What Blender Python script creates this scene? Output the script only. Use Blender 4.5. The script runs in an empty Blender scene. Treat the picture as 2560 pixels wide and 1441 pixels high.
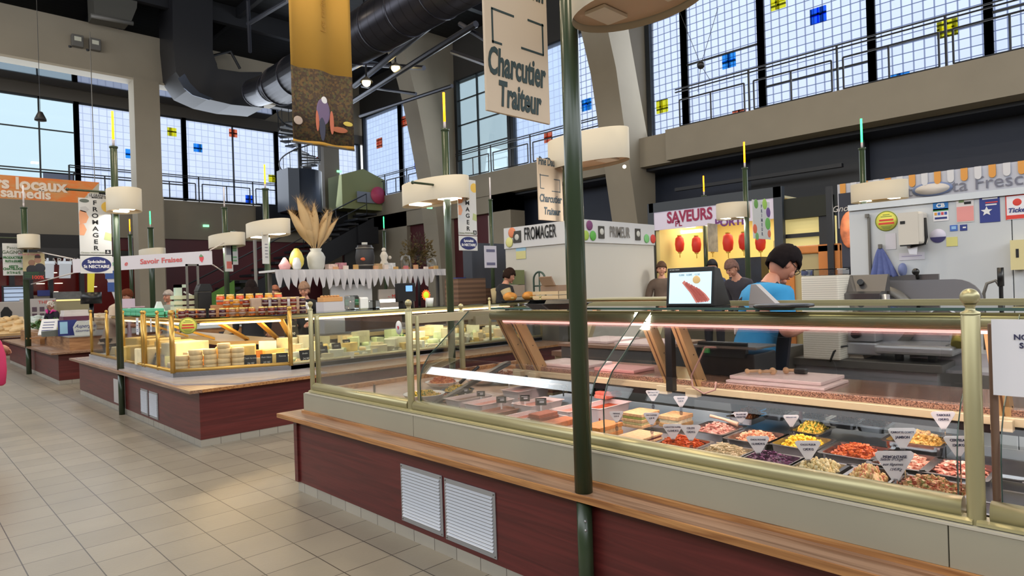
import bpy, bmesh, math, random
from mathutils import Vector, Matrix
R = math.radians
PI = math.pi
random.seed(7)
C = bpy.context.scene.collection
scn = bpy.context.scene

# ---------------------------------------------------------------- camera
FPX, YAW, PITCH, ROLL, CH = 1609.0, 0.7729, -0.0009, -0.03184, 1.5
_fw = Vector((math.sin(YAW)*math.cos(PITCH), math.cos(YAW)*math.cos(PITCH), math.sin(PITCH)))
_r0 = Vector((math.cos(YAW), -math.sin(YAW), 0)); _u0 = _r0.cross(_fw)
_rt = _r0*math.cos(ROLL) + _u0*math.sin(ROLL); _up = -_r0*math.sin(ROLL) + _u0*math.cos(ROLL)
cam = bpy.data.cameras.new('camera'); camo = bpy.data.objects.new('camera', cam); C.objects.link(camo)
cam.sensor_width = 36; cam.lens = 36*FPX/2560; cam.clip_start = .05; cam.clip_end = 300
m = Matrix((_rt, _up, -_fw)).transposed().to_4x4(); m.translation = Vector((0, 0, CH)); camo.matrix_world = m
cam.dof.use_dof = True; cam.dof.focus_distance = 3.4; cam.dof.aperture_fstop = 6.5
scn.camera = camo
# ---------------------------------------------------------------- world (overcast daylight) and exposure
w = bpy.data.worlds.new('overcast'); scn.world = w; w.use_nodes = True
wt = w.node_tree; bg = wt.nodes['Background']
tc = wt.nodes.new('ShaderNodeTexCoord'); sp = wt.nodes.new('ShaderNodeSeparateXYZ'); cr = wt.nodes.new('ShaderNodeValToRGB')
wt.links.new(tc.outputs['Generated'], sp.inputs[0]); wt.links.new(sp.outputs['Z'], cr.inputs[0]); wt.links.new(cr.outputs[0], bg.inputs[0])
cr.color_ramp.elements[0].color = (.80, .82, .84, 1); cr.color_ramp.elements[0].position = 0
cr.color_ramp.elements[1].color = (.90, .95, 1.0, 1); cr.color_ramp.elements[1].position = .5
bg.inputs[1].default_value = 1.4
scn.view_settings.view_transform = 'Standard'; scn.view_settings.look = 'None'
scn.view_settings.exposure = 0.0; scn.view_settings.gamma = 1; scn.view_settings.use_curve_mapping = False
scn.cycles.use_denoising = True
scn.cycles.max_bounces = 6; scn.cycles.diffuse_bounces = 3; scn.cycles.glossy_bounces = 3; scn.cycles.transparent_max_bounces = 24
scn.cycles.transmission_bounces = 4; scn.cycles.sample_clamp_indirect = 4; scn.cycles.caustics_reflective = False; scn.cycles.caustics_refractive = False

def area(name, loc, rot, sx, sy, col, power):
    l = bpy.data.lights.new(name, 'AREA'); l.shape = 'RECTANGLE'; l.size = sx; l.size_y = sy; l.color = col; l.energy = power
    o = bpy.data.objects.new(name, l); C.objects.link(o); o.location = loc; o.rotation_euler = rot
    return o
# daylight entering through the big window bands (right wall, back wall), and the hall's ceiling floodlights
area('daylight_right_windows', (17.9, 9, 8.0), (0, R(75), 0), 5, 24, (.88, .94, 1), 900)
area('daylight_back_windows', (9, 27.5, 7.6), (R(-75), 0, 0), 18, 4, (.88, .94, 1), 500)
area('daylight_left_windows', (-6.8, 10, 8.0), (0, R(-90), 0), 4.5, 36, (.92, .96, 1), 1500)
area('daylight_front_windows', (5.5, -8.8, 8.0), (R(90), 0, 0), 24, 4.5, (.92, .96, 1), 1000)
for i_, (x_, y_) in enumerate(((0, 0), (0, 6), (0, 12), (4.5, 9), (8, 3), (0, 19), (9, 14), (4.5, 2))):
    area('hall_floodlight', (x_, y_, 11.6), (0, 0, 0), .45, .45, (1, .82, .58), 210)

# ---------------------------------------------------------------- pixel of the photo -> point on a real plane
def at(px, py, **k):
    d = _fw + _rt*((px-1280)/FPX) - _up*((py-720.5)/FPX)
    (a, v), = k.items(); i = 'xyz'.index(a); o = Vector((0, 0, CH))
    return o + d*((v-o[i])/d[i])
def atd(px, py, d):                     # at a distance along the view axis
    return Vector((0, 0, CH)) + (_fw + _rt*((px-1280)/FPX) - _up*((py-720.5)/FPX))*d

# ---------------------------------------------------------------- materials
def lin(c):
    return tuple(((v/255)/12.92 if v/255 <= .04045 else ((v/255+.055)/1.055)**2.4) for v in c) + (1,)
MATS = {}
def mat(name, rgb, rough=.5, metal=0, var=0, scale=8, bump=0, emit=0, spec=None, stretch=None):
    if name in MATS: return MATS[name]
    m = bpy.data.materials.new(name); m.use_nodes = True; MATS[name] = m
    nt = m.node_tree; b = nt.nodes['Principled BSDF']; c = lin(rgb)
    b.inputs['Base Color'].default_value = c; b.inputs['Roughness'].default_value = rough; b.inputs['Metallic'].default_value = metal
    if spec is not None: b.inputs['Specular IOR Level'].default_value = spec
    if var or bump:
        t = nt.nodes.new('ShaderNodeTexCoord'); mp = nt.nodes.new('ShaderNodeMapping'); n = nt.nodes.new('ShaderNodeTexNoise')
        n.inputs['Scale'].default_value = scale; n.inputs['Detail'].default_value = 4
        nt.links.new(t.outputs['Object'], mp.inputs[0]); nt.links.new(mp.outputs[0], n.inputs[0])
        if stretch: mp.inputs['Scale'].default_value = stretch
        if var:
            r = nt.nodes.new('ShaderNodeValToRGB'); nt.links.new(n.outputs[0], r.inputs[0])
            r.color_ramp.elements[0].position = .3; r.color_ramp.elements[1].position = .7
            r.color_ramp.elements[0].color = tuple(v*(1-var) for v in c[:3])+(1,)
            r.color_ramp.elements[1].color = tuple(min(1, v*(1+var)) for v in c[:3])+(1,)
            nt.links.new(r.outputs[0], b.inputs['Base Color'])
        if bump:
            bp = nt.nodes.new('ShaderNodeBump'); bp.inputs['Strength'].default_value = bump; bp.inputs['Distance'].default_value = .01
            nt.links.new(n.outputs[0], bp.inputs['Height']); nt.links.new(bp.outputs[0], b.inputs['Normal'])
    if emit:
        b.inputs['Emission Color'].default_value = c; b.inputs['Emission Strength'].default_value = emit
    return m
def glassmat(name, tint=(1, 1, 1), refl=1.0, haze=0):
    if name in MATS: return MATS[name]
    m = bpy.data.materials.new(name); m.use_nodes = True; MATS[name] = m; nt = m.node_tree; nt.nodes.clear()
    o = nt.nodes.new('ShaderNodeOutputMaterial'); t = nt.nodes.new('ShaderNodeBsdfTransparent'); g = nt.nodes.new('ShaderNodeBsdfGlossy')
    g.inputs['Roughness'].default_value = .02; t.inputs[0].default_value = (*tint, 1)
    f = nt.nodes.new('ShaderNodeFresnel'); f.inputs[0].default_value = 1.45
    mu = nt.nodes.new('ShaderNodeMath'); mu.operation = 'MULTIPLY'; mu.inputs[1].default_value = refl; nt.links.new(f.outputs[0], mu.inputs[0])
    mx = nt.nodes.new('ShaderNodeMixShader'); nt.links.new(mu.outputs[0], mx.inputs[0]); nt.links.new(t.outputs[0], mx.inputs[1]); nt.links.new(g.outputs[0], mx.inputs[2])
    nt.links.new(mx.outputs[0], o.inputs[0])
    return m
def frosted(name, rgb, lines, cell=.2, lw=.06, cells2=0):
    """translucent wired glass with a square grid; lit by the sky behind it"""
    if name in MATS: return MATS[name]
    m = bpy.data.materials.new(name); m.use_nodes = True; MATS[name] = m; nt = m.node_tree; nt.nodes.clear()
    o = nt.nodes.new('ShaderNodeOutputMaterial'); t = nt.nodes.new('ShaderNodeBsdfTransparent'); d = nt.nodes.new('ShaderNodeBsdfTranslucent')
    tc = nt.nodes.new('ShaderNodeTexCoord'); br = nt.nodes.new('ShaderNodeTexBrick'); br.offset = 0; br.squash = 1
    br.inputs['Scale'].default_value = 1; br.inputs['Brick Width'].default_value = cell; br.inputs['Row Height'].default_value = cell
    br.inputs['Mortar Size'].default_value = cell*lw; br.inputs['Mortar Smooth'].default_value = .6
    c = lin(rgb); br.inputs['Color1'].default_value = c; br.inputs['Color2'].default_value = tuple(v*.96 for v in c[:3])+(1,); br.inputs['Mortar'].default_value = lin(lines)
    nt.links.new(tc.outputs['UV'], br.inputs[0]); nt.links.new(br.outputs[0], t.inputs[0]); nt.links.new(br.outputs[0], d.inputs[0])
    mx = nt.nodes.new('ShaderNodeMixShader'); mx.inputs[0].default_value = .12
    nt.links.new(t.outputs[0], mx.inputs[1]); nt.links.new(d.outputs[0], mx.inputs[2]); nt.links.new(mx.outputs[0], o.inputs[0])
    return m
def brickmat(name, rgb, mortar, bw, bh, ms, rough=.5, off=0, var=.1, spec=None, coord='UV', bump=.15, freq=2):
    if name in MATS: return MATS[name]
    m = bpy.data.materials.new(name); m.use_nodes = True; MATS[name] = m; nt = m.node_tree; b = nt.nodes['Principled BSDF']
    tc = nt.nodes.new('ShaderNodeTexCoord'); br = nt.nodes.new('ShaderNodeTexBrick'); br.offset = off; br.offset_frequency = freq; br.squash = 1
    br.inputs['Scale'].default_value = 1; br.inputs['Brick Width'].default_value = bw; br.inputs['Row Height'].default_value = bh
    br.inputs['Mortar Size'].default_value = ms; br.inputs['Mortar Smooth'].default_value = .1
    c = lin(rgb); br.inputs['Color1'].default_value = tuple(v*(1-var) for v in c[:3])+(1,); br.inputs['Color2'].default_value = tuple(v*(1+var) for v in c[:3])+(1,)
    br.inputs['Mortar'].default_value = lin(mortar)
    n = nt.nodes.new('ShaderNodeTexNoise'); n.inputs['Scale'].default_value = 2.2; n.inputs['Detail'].default_value = 8
    mx = nt.nodes.new('ShaderNodeMixRGB'); mx.blend_type = 'MULTIPLY'; mx.inputs[0].default_value = .35
    r = nt.nodes.new('ShaderNodeValToRGB'); r.color_ramp.elements[0].color = (.72, .72, .74, 1); r.color_ramp.elements[0].position = .35; r.color_ramp.elements[1].position = .65
    nt.links.new(tc.outputs[coord], br.inputs[0]); nt.links.new(tc.outputs['Object'], n.inputs[0]); nt.links.new(n.outputs[0], r.inputs[0])
    nt.links.new(br.outputs[0], mx.inputs[1]); nt.links.new(r.outputs[0], mx.inputs[2]); nt.links.new(mx.outputs[0], b.inputs['Base Color'])
    n2 = nt.nodes.new('ShaderNodeTexNoise'); n2.inputs['Scale'].default_value = 45; n2.inputs['Detail'].default_value = 3; nt.links.new(tc.outputs['Object'], n2.inputs[0])
    bp = nt.nodes.new('ShaderNodeBump'); bp.inputs['Strength'].default_value = bump; bp.inputs['Distance'].default_value = .004
    nt.links.new(n2.outputs[0], bp.inputs['Height']); nt.links.new(bp.outputs[0], b.inputs['Normal'])
    b.inputs['Roughness'].default_value = rough
    if spec is not None: b.inputs['Specular IOR Level'].default_value = spec
    return m
def grainmat(name, rgb, dark, rough=.4, scale=(1, 14, 30), dist=3, bump=0, line=.5, axis='Object'):
    if name in MATS: return MATS[name]
    m = bpy.data.materials.new(name); m.use_nodes = True; MATS[name] = m; nt = m.node_tree; b = nt.nodes['Principled BSDF']
    tc = nt.nodes.new('ShaderNodeTexCoord'); mp = nt.nodes.new('ShaderNodeMapping'); mp.inputs['Scale'].default_value = scale
    n = nt.nodes.new('ShaderNodeTexNoise'); n.inputs['Scale'].default_value = 1.5; n.inputs['Detail'].default_value = 5; n.inputs['Distortion'].default_value = dist*.2
    r = nt.nodes.new('ShaderNodeValToRGB'); r.color_ramp.elements[0].position = .35; r.color_ramp.elements[1].position = line+.12
    r.color_ramp.elements[0].color = lin(dark); r.color_ramp.elements[1].color = lin(rgb)
    nt.links.new(tc.outputs[axis], mp.inputs[0]); nt.links.new(mp.outputs[0], n.inputs[0]); nt.links.new(n.outputs[0], r.inputs[0]); nt.links.new(r.outputs[0], b.inputs['Base Color'])
    b.inputs['Roughness'].default_value = rough
    if bump:
        bp = nt.nodes.new('ShaderNodeBump'); bp.inputs['Strength'].default_value = bump; bp.inputs['Distance'].default_value = .004
        nt.links.new(n.outputs[0], bp.inputs['Height']); nt.links.new(bp.outputs[0], b.inputs['Normal'])
    return m
def speckle(name, cols, scale=120, rough=.3):
    if name in MATS: return MATS[name]
    m = bpy.data.materials.new(name); m.use_nodes = True; MATS[name] = m; nt = m.node_tree; b = nt.nodes['Principled BSDF']
    tc = nt.nodes.new('ShaderNodeTexCoord'); v = nt.nodes.new('ShaderNodeTexVoronoi'); v.inputs['Scale'].default_value = scale
    s = nt.nodes.new('ShaderNodeSeparateXYZ'); r = nt.nodes.new('ShaderNodeValToRGB'); r.color_ramp.interpolation = 'CONSTANT'
    nt.links.new(tc.outputs['Object'], v.inputs['Vector']); nt.links.new(v.outputs['Color'], s.inputs[0]); nt.links.new(s.outputs[0], r.inputs[0]); nt.links.new(r.outputs[0], b.inputs['Base Color'])
    e = r.color_ramp.elements
    while len(e) < len(cols): e.new(.5)
    for i, c in enumerate(cols): e[i].position = i/len(cols); e[i].color = lin(c)
    b.inputs['Roughness'].default_value = rough
    return m
def ribbed(name, rgb, dark, period, axis=2, rough=.5, metal=0, duty=.5):
    """hard-edged stripes along one object axis"""
    if name in MATS: return MATS[name]
    m = bpy.data.materials.new(name); m.use_nodes = True; MATS[name] = m; nt = m.node_tree; b = nt.nodes['Principled BSDF']
    tc = nt.nodes.new('ShaderNodeTexCoord'); s = nt.nodes.new('ShaderNodeSeparateXYZ'); a = nt.nodes.new('ShaderNodeMath'); a.operation = 'DIVIDE'; a.inputs[1].default_value = period
    f = nt.nodes.new('ShaderNodeMath'); f.operation = 'FRACT'; g = nt.nodes.new('ShaderNodeMath'); g.operation = 'GREATER_THAN'; g.inputs[1].default_value = duty
    mx = nt.nodes.new('ShaderNodeMixRGB'); mx.inputs[1].default_value = lin(rgb); mx.inputs[2].default_value = lin(dark)
    nt.links.new(tc.outputs['Object'], s.inputs[0]); nt.links.new(s.outputs[axis], a.inputs[0]); nt.links.new(a.outputs[0], f.inputs[0]); nt.links.new(f.outputs[0], g.inputs[0])
    nt.links.new(g.outputs[0], mx.inputs[0]); nt.links.new(mx.outputs[0], b.inputs['Base Color']); b.inputs['Roughness'].default_value = rough; b.inputs['Metallic'].default_value = metal
    return m

# ---------------------------------------------------------------- mesh builder
class MB:
    def __init__(s): s.bm = bmesh.new()
    def xf(s, vs, M):
        if M is not None: bmesh.ops.transform(s.bm, matrix=M, verts=vs)
    def box(s, x0, x1, y0, y1, z0, z1, M=None, bev=0):
        r = bmesh.ops.create_cube(s.bm, size=1); vs = r['verts']
        for v in vs: v.co = Vector(((x0+x1)/2+v.co.x*(x1-x0), (y0+y1)/2+v.co.y*(y1-y0), (z0+z1)/2+v.co.z*(z1-z0)))
        if bev:
            es = list({e for v in vs for e in v.link_edges})
            rr = bmesh.ops.bevel(s.bm, geom=es, offset=bev, segments=2, profile=.5, affect='EDGES')
            vs = list({v for f in rr['faces'] for v in f.verts} | {v for v in vs if v.is_valid})
        s.xf(vs, M); return s
    def cyl(s, a, b, r, r2=None, seg=16, cap=True):
        a, b = Vector(a), Vector(b); r2 = r if r2 is None else r2; d = b-a; q = d.to_track_quat('Z', 'Y').to_matrix()
        A = [s.bm.verts.new(a+q@Vector((math.cos(2*PI*i/seg)*r, math.sin(2*PI*i/seg)*r, 0))) for i in range(seg)]
        B = [s.bm.verts.new(b+q@Vector((math.cos(2*PI*i/seg)*r2, math.sin(2*PI*i/seg)*r2, 0))) for i in range(seg)]
        for i in range(seg):
            f = s.bm.faces.new((A[i], A[(i+1) % seg], B[(i+1) % seg], B[i])); f.smooth = seg > 8
        if cap: s.bm.faces.new(A[::-1]); s.bm.faces.new(B)
        return s
    def tube(s, pts, r, seg=8, cap=True):
        pts = [Vector(p) for p in pts]; rings = []; n0 = None
        for i, p in enumerate(pts):
            t = (pts[min(i+1, len(pts)-1)]-pts[max(i-1, 0)]).normalized()
            if n0 is None: n0 = t.orthogonal().normalized()
            n0 = (n0-t*n0.dot(t)).normalized(); b = t.cross(n0); rr = r[i] if isinstance(r, (list, tuple)) else r
            rings.append([s.bm.verts.new(p+(n0*math.cos(2*PI*k/seg)+b*math.sin(2*PI*k/seg))*rr) for k in range(seg)])
        for A, B in zip(rings, rings[1:]):
            for k in range(seg):
                f = s.bm.faces.new((A[k], A[(k+1) % seg], B[(k+1) % seg], B[k])); f.smooth = True
        if cap: s.bm.faces.new(rings[0][::-1]); s.bm.faces.new(rings[-1])
        return s
    def lathe(s, prof, o=(0, 0, 0), seg=24, M=None, sx=1, sy=1):
        o = Vector(o); rings = []; allv = []
        for r, z in prof:
            if r < 1e-6: ring = [s.bm.verts.new(o+Vector((0, 0, z)))]
            else: ring = [s.bm.verts.new(o+Vector((math.cos(2*PI*k/seg)*r*sx, math.sin(2*PI*k/seg)*r*sy, z))) for k in range(seg)]
            rings.append(ring); allv += ring
        for A, B in zip(rings, rings[1:]):
            for k in range(seg):
                k2 = (k+1) % seg
                if len(A) == 1 and len(B) == 1: continue
                if len(A) == 1: f = s.bm.faces.new((A[0], B[k2], B[k]))
                elif len(B) == 1: f = s.bm.faces.new((A[k], A[k2], B[0]))
                else: f = s.bm.faces.new((A[k], A[k2], B[k2], B[k]))
                f.smooth = True
        s.xf(allv, M); return s
    def sph(s, c, r, seg=12, sc=(1, 1, 1), M=None):
        u = bmesh.ops.create_uvsphere(s.bm, u_segments=seg, v_segments=max(6, seg*2//3), radius=1); vs = u['verts']
        for v in vs: v.co = Vector((c[0]+v.co.x*r*sc[0], c[1]+v.co.y*r*sc[1], c[2]+v.co.z*r*sc[2]))
        for f in {f for v in vs for f in v.link_faces}: f.smooth = True
        s.xf(vs, M); return s
    def prism(s, pts, a, b, plane='xz', M=None, smooth=False):
        """outline pts in a plane, extruded from a to b along the third axis"""
        def mk(p, t):
            return Vector((p[0], t, p[1])) if plane == 'xz' else Vector((t, p[0], p[1])) if plane == 'yz' else Vector((p[0], p[1], t))
        A = [s.bm.verts.new(mk(p, a)) for p in pts]; B = [s.bm.verts.new(mk(p, b)) for p in pts]; n = len(pts)
        for i in range(n):
            f = s.bm.faces.new((A[i], A[(i+1) % n], B[(i+1) % n], B[i])); f.smooth = smooth
        s.bm.faces.new(A[::-1]); s.bm.faces.new(B); s.xf(A+B, M); return s
    def quad(s, *ps):
        s.bm.faces.new([s.bm.verts.new(Vector(p)) for p in ps]); return s
    def sheet(s, prof, a, b, th, plane='xz'):
        """a bent pane: open profile with thickness, extruded"""
        P = [Vector(p) for p in prof]; off = []
        for i, p in enumerate(P):
            t = (P[min(i+1, len(P)-1)]-P[max(i-1, 0)]).normalized(); off.append(p+Vector((-t.y, t.x))*th)
        return s.prism([tuple(p) for p in P]+[tuple(p) for p in off[::-1]], a, b, plane)
    def build(s, name, m=None, parent=None, loc=None, rz=0, label=None, fixn=True, uv=None):
        if fixn: bmesh.ops.recalc_face_normals(s.bm, faces=s.bm.faces)
        me = bpy.data.meshes.new(name)
        if uv:
            L = s.bm.loops.layers.uv.new('UVMap')
            for f in s.bm.faces:
                for l in f.loops: l[L].uv = uv(l.vert.co)
        s.bm.to_mesh(me); s.bm.free(); o = bpy.data.objects.new(name, me); C.objects.link(o)
        if m: me.materials.append(m)
        if parent: o.parent = parent
        if loc is not None: o.location = loc
        o.rotation_euler.z = rz
        if label: o['label'] = label
        return o
def tag(o, label=None, cat=None, group=None, kind=None):
    if label: o['label'] = label
    if cat: o['category'] = cat
    if group: o['group'] = group
    if kind: o['kind'] = kind
    return o
def empty(name, loc=(0, 0, 0), rz=0, label=None, cat=None, group=None, s=1):
    o = bpy.data.objects.new(name, None); C.objects.link(o); o.location = loc; o.rotation_euler.z = rz; o.empty_display_size = .05
    o.scale = (s, s, s); return tag(o, label, cat, group)
KIDS = {}
def kids(o): return [c for c in bpy.data.objects if c.parent == o]
def copy_tree(o, parent=None):
    c = o.copy(); C.objects.link(c); c.parent = parent
    for ch in list(o.children): copy_tree(ch, c)
    return c
def struct(name, mb, m, **k):
    o = mb.build(name, m, **k); o['kind'] = 'structure'; return o
def text(body, size, name, m, parent=None, loc=(0, 0, 0), rot=(PI/2, 0, 0), align='CENTER', bold=0, shear=0, sx=1, depth=.001, space=1, line=1, sy=1):
    cu = bpy.data.curves.new('t', 'FONT'); cu.body = body; cu.size = size; cu.align_x = align; cu.align_y = 'CENTER'; cu.extrude = depth
    cu.offset = bold; cu.shear = shear; cu.space_character = space; cu.space_line = line; cu.resolution_u = 3
    t = bpy.data.objects.new('t', cu); C.objects.link(t)
    me = bpy.data.meshes.new_from_object(t); bpy.data.objects.remove(t); bpy.data.curves.remove(cu)
    o = bpy.data.objects.new(name, me); C.objects.link(o); me.name = name
    me.materials.clear(); me.materials.append(m)
    if parent: o.parent = parent
    o.location = loc; o.rotation_euler = rot; o.scale = (sx, sy, 1)
    return o

# common materials
M_green = mat('green_paint', (52, 66, 46), .28, var=.12, scale=3)
M_champ = mat('champagne_metal', (180, 172, 132), .36, .5)
M_cream = mat('cream_metal', (188, 176, 142), .45, .15)
M_gold = mat('gold_metal', (196, 158, 84), .34, .75)
M_panel = mat('case_panel', (168, 164, 146), .42, .1, var=.03, scale=2)
M_ledge = grainmat('ledge_wood', (158, 126, 104), (118, 88, 68), .3, (30, 1.2, 30), 3)
M_edge = grainmat('edge_wood', (190, 138, 86), (140, 92, 54), .4, (30, 1.5, 30), 3)
M_white = mat('white_plastic', (225, 225, 225), .5)
M_paper = mat('white_paper', (232, 230, 235), .8)
M_black = mat('black_plastic', (18, 18, 20), .35)
M_ink = mat('black_ink', (25, 25, 28), .7)
M_steel = mat('steel', (186, 186, 190), .36, .6, var=.05, scale=4)
M_dsteel = mat('dark_steel', (112, 109, 104), .42, .5)
M_glass = glassmat('clear_glass', (.985, .995, .99), .55)
M_wood = grainmat('plywood', (178, 134, 92), (140, 98, 62), .5, (2, 2, 20), 3)
M_skin = mat('skin', (196, 142, 118), .55, var=.06, scale=20)
M_conc = mat('concrete_paint', (146, 137, 121), .75, var=.04, scale=1.2)
M_dark = mat('dark_steelwork', (26, 27, 32), .5)
M_navy = mat('navy_panels', (44, 49, 64), .6, var=.08, scale=.8)
M_redwall = mat('dark_red_wall', (88, 30, 38), .5, var=.06, scale=1)
M_lamp = mat('lamp_shade_cream', (200, 190, 170), .6)
# ================================================================ SETTING
XR, YB = 18.4, 30.0
fl = brickmat('floor_tiles', (142, 135, 122), (66, 60, 54), .3, .3, .0032, rough=.34, off=0, var=.09, spec=.4)
mb = MB(); mb.quad((-7, -9, 0), (XR+1, -9, 0), (XR+1, YB+2, 0), (-7, YB+2, 0))
struct('floor', mb, fl, uv=lambda c: (c.x-.83+30, c.y-3.43+30))
# roof: dark corrugated deck with purlins
mb = MB(); mb.box(-7, XR+1, -9, YB+2, 12.6, 12.8)
struct('ceiling', mb, ribbed('roof_deck', (24, 25, 29), (16, 17, 20), .3, 1, .6))
mb = MB()
for y in (3, 10.5, 18, 25): mb.box(-6.9, XR, y-.12, y+.12, 11.9, 12.6)
for x in (-2, 2, 6, 10, 14): mb.box(x-.08, x+.08, -1, YB, 12.2, 12.6)
struct('trim_1', mb, M_dark)
mb = MB(); mb.box(-7.3, -7, -9, YB+2, 0, 5.6); mb.box(-7.3, -7, -9, YB+2, 10.4, 12.6); struct('wall_left', mb, mat('hall_grey', (112, 106, 98), .7))
mb = MB(); mb.box(-7, XR+1, -9.3, -9, 0, 5.6); mb.box(-7, XR+1, -9.3, -9, 10.4, 12.6); struct('wall_front', mb, MATS['hall_grey'])
# ---- back wall, y = YB
def back(px, py): return at(px, py, y=YB)
zs, zt = 5.75, 9.35
mb = MB(); mb.box(-4, XR+.3, YB, YB+.4, 4.05, zs-.02); mb.box(-4, XR+.3, YB, YB+.4, zt+.45, 12.6)
struct('wall_back', mb, M_conc)
mb = MB(); mb.box(-4, XR+.3, YB+.1, YB+.5, 0, 4.05)
struct('wall_back_lower', mb, M_redwall)
mb = MB(); mb.box(-4, 5.6, YB-.6, YB+.05, 3.2, 4.05)
struct('trim_2', mb, mat('black_band', (20, 20, 24), .5))
mb = MB(); mb.box(-4, XR+.3, YB-.12, YB+.1, zt, zt+.45)
struct('trim_3', mb, mat('window_head', (92, 86, 78), .7))
mull = [2.0, 5.66, 9.6, 13.76, 17.6]
fr_b = frosted('wired_glass_back', (232, 238, 250), (206, 213, 228), .28, .06)
clear = glassmat('clear_window', (.76, .86, .90), .5)
COLS = {'yellow': (255, 248, 120), 'blue': (130, 205, 250), 'deep_blue': (110, 165, 250), 'orange': (255, 180, 150)}
cm = {k: frosted('glass_'+k, v, tuple(int(c*.55) for c in v), .3, .12) for k, v in COLS.items()}
WN = [0]
def bay(a, b, z0, z1, place, glass, squares=(), cross=(), panes='window_pane', clearbay=False, mullw=.16):
    """one window bay; place(u, depth, z) -> world; squares: (u, z, size, colour)"""
    WN[0] += 1
    fr = MB()
    def bx(u0, u1, d0, d1, zz0, zz1, q):
        p, r = place(u0, d0, zz0), place(u1, d1, zz1)
        q.box(min(p.x, r.x), max(p.x, r.x), min(p.y, r.y), max(p.y, r.y), zz0, zz1)
    bx(a, a+mullw, -.1, .12, z0, z1, fr)
    bx(b, b+mullw, -.1, .12, z0, z1, fr)
    bx(a, b, -.04, .04, z0, z0+.07, fr); bx(a, b, -.04, .04, z1-.07, z1, fr)
    for (k, v) in cross:
        if k == 'v': bx(v, v+.05, -.04, .05, z0, z1, fr)
        else: bx(a, b, -.03, .04, v, v+.045, fr)
    o = fr.build('window_%d' % WN[0], mat('window_frame', (38, 42, 46), .5)); o['kind'] = 'structure'
    g = MB(); bx(a+mullw, b, .03, .042, z0, z1, g)
    g.build(panes, glass, o, uv=lambda c: (c.x+c.y, c.z))
    for (u, z, sz, colr) in squares:
        s = MB(); bx(u-sz/2, u+sz/2, -.01, .028, z-sz/2, z+sz/2, s); bx(u-sz/2, u+sz/2, -.02, -.012, z-.02, z+.02, s); bx(u-.02, u+.02, -.02, -.012, z-sz/2, z+sz/2, s)
        q = s.build('coloured_pane', cm[colr], o, uv=lambda c: (c.x+c.y, c.z)); q['label'] = colr.replace('_', ' ')+' square of glass'
    return o
pb = lambda u, d, z: Vector((u, YB+d, z))
def sqb(px, py, sz, c, Y=YB):
    p = back(px, py); return (p.x, p.z, sz, c)
bay(-2.2, 2.0, zs, zt, pb, clear, cross=(('v', -.1), ('h', 7.1), ('h', 8.3)))
bay(2.0, 5.5, zs, zt, pb, clear, cross=(('v', 3.05), ('v', 4.35), ('h', 6.55), ('h', 8.1), ('h', 6.45)))
bay(5.5, 9.45, zs, zt, pb, fr_b, (sqb(327, 385, .38, 'blue'), sqb(430, 330, .36, 'yellow')), (('h', 6.4),))
bay(9.45, 13.6, zs, zt, pb, fr_b, (sqb(495, 370, .36, 'blue'), sqb(583, 333, .36, 'orange'), sqb(681, 447, .36, 'yellow'), sqb(624, 498, .36, 'deep_blue')), (('v', 11.6),))
bay(13.6, XR-.3, zs, zt, pb, fr_b, (sqb(800, 402, .36, 'orange'),), (('v', 16.2),))
# opaque grey pane bottom right of the clear bay
mb = MB(); mb.box(4.45, 5.45, YB-.03, YB+.02, 5.8, 6.5); q = mb.build('pane_panel', mat('grey_pane', (110, 122, 150), .5), bpy.data.objects['window_2'])
# ---- right wall, x = XR
zs2, zt2 = 6.25, 10.75
pr = lambda u, d, z: Vector((XR+d, u, z))
fr_r = frosted('wired_glass_right', (234, 240, 252), (156, 164, 186), .235, .065)
def sqr(px, py, sz, c):
    p = at(px, py, x=XR); return (p.y, p.z, sz, c)
bay(26.3, 29.6, zs2, zt2, pr, frosted('wired_glass_far', (222, 232, 248), (204, 213, 230), .28, .07), (sqr(948, 358, .5, 'orange'),))
bay(22.4, 26.3, zs2, zt2, pr, MATS['wired_glass_far'], (sqr(1009, 304, .5, 'orange'), sqr(1044, 408, .5, 'deep_blue')))
bay(18.6, 21.9, zs2, zt2, pr, clear, cross=(('v', 20.6), ('h', 7.6), ('h', 8.7), ('h', 9.8)))
bay(15.5, 18.4, zs2, zt2, pr, MATS['wired_glass_far'], (sqr(1370, 343, .4, 'orange'),))
bay(12.3, 15.3, zs2, zt2, pr, fr_r, (sqr(1466, 262, .42, 'blue'),), (('v', 13.6),))
bay(10.6, 11.9, zs2, zt2, pr, fr_r, (sqr(1655, 266, .42, 'yellow'),))
bay(8.1, 10.6, zs2, zt2, pr, fr_r, (sqr(1822, 152, .42, 'blue'), sqr(1720, -5, .42, 'blue')), cross=(('h', 8.35),))
bay(5.2, 8.1, zs2, zt2, pr, fr_r, (sqr(2045, 38, .42, 'deep_blue'), sqr(1945, 4, .42, 'yellow'), sqr(1848, 292, .42, 'orange')), cross=(('h', 7.05),))
bay(2.75, 5.2, zs2, zt2, pr, fr_r, (sqr(2368, 70, .42, 'yellow'), sqr(2250, 204, .42, 'blue')), cross=(('h', 7.3),))
bay(1.3, 2.75, zs2, zt2, pr, fr_r, (), cross=(('h', 7.45), ('v', 1.9)))
bay(-2.5, 1.3, zs2, zt2, pr, MATS['wired_glass_far'], (), cross=(('h', 7.6), ('v', -.3)))
mb = MB(); mb.box(XR-.05, XR+.4, -4, YB, zt2, 12.6); struct('wall_right_upper', mb, mat('head_band', (60, 57, 54), .7))
mb = MB(); mb.box(XR-.9, XR+.3, -4, 10.9, 5.3, zs2); mb.box(XR-.55, XR+.3, 10.9, YB, 5.3, zs2)
struct('trim_4', mb, M_conc)
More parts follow.
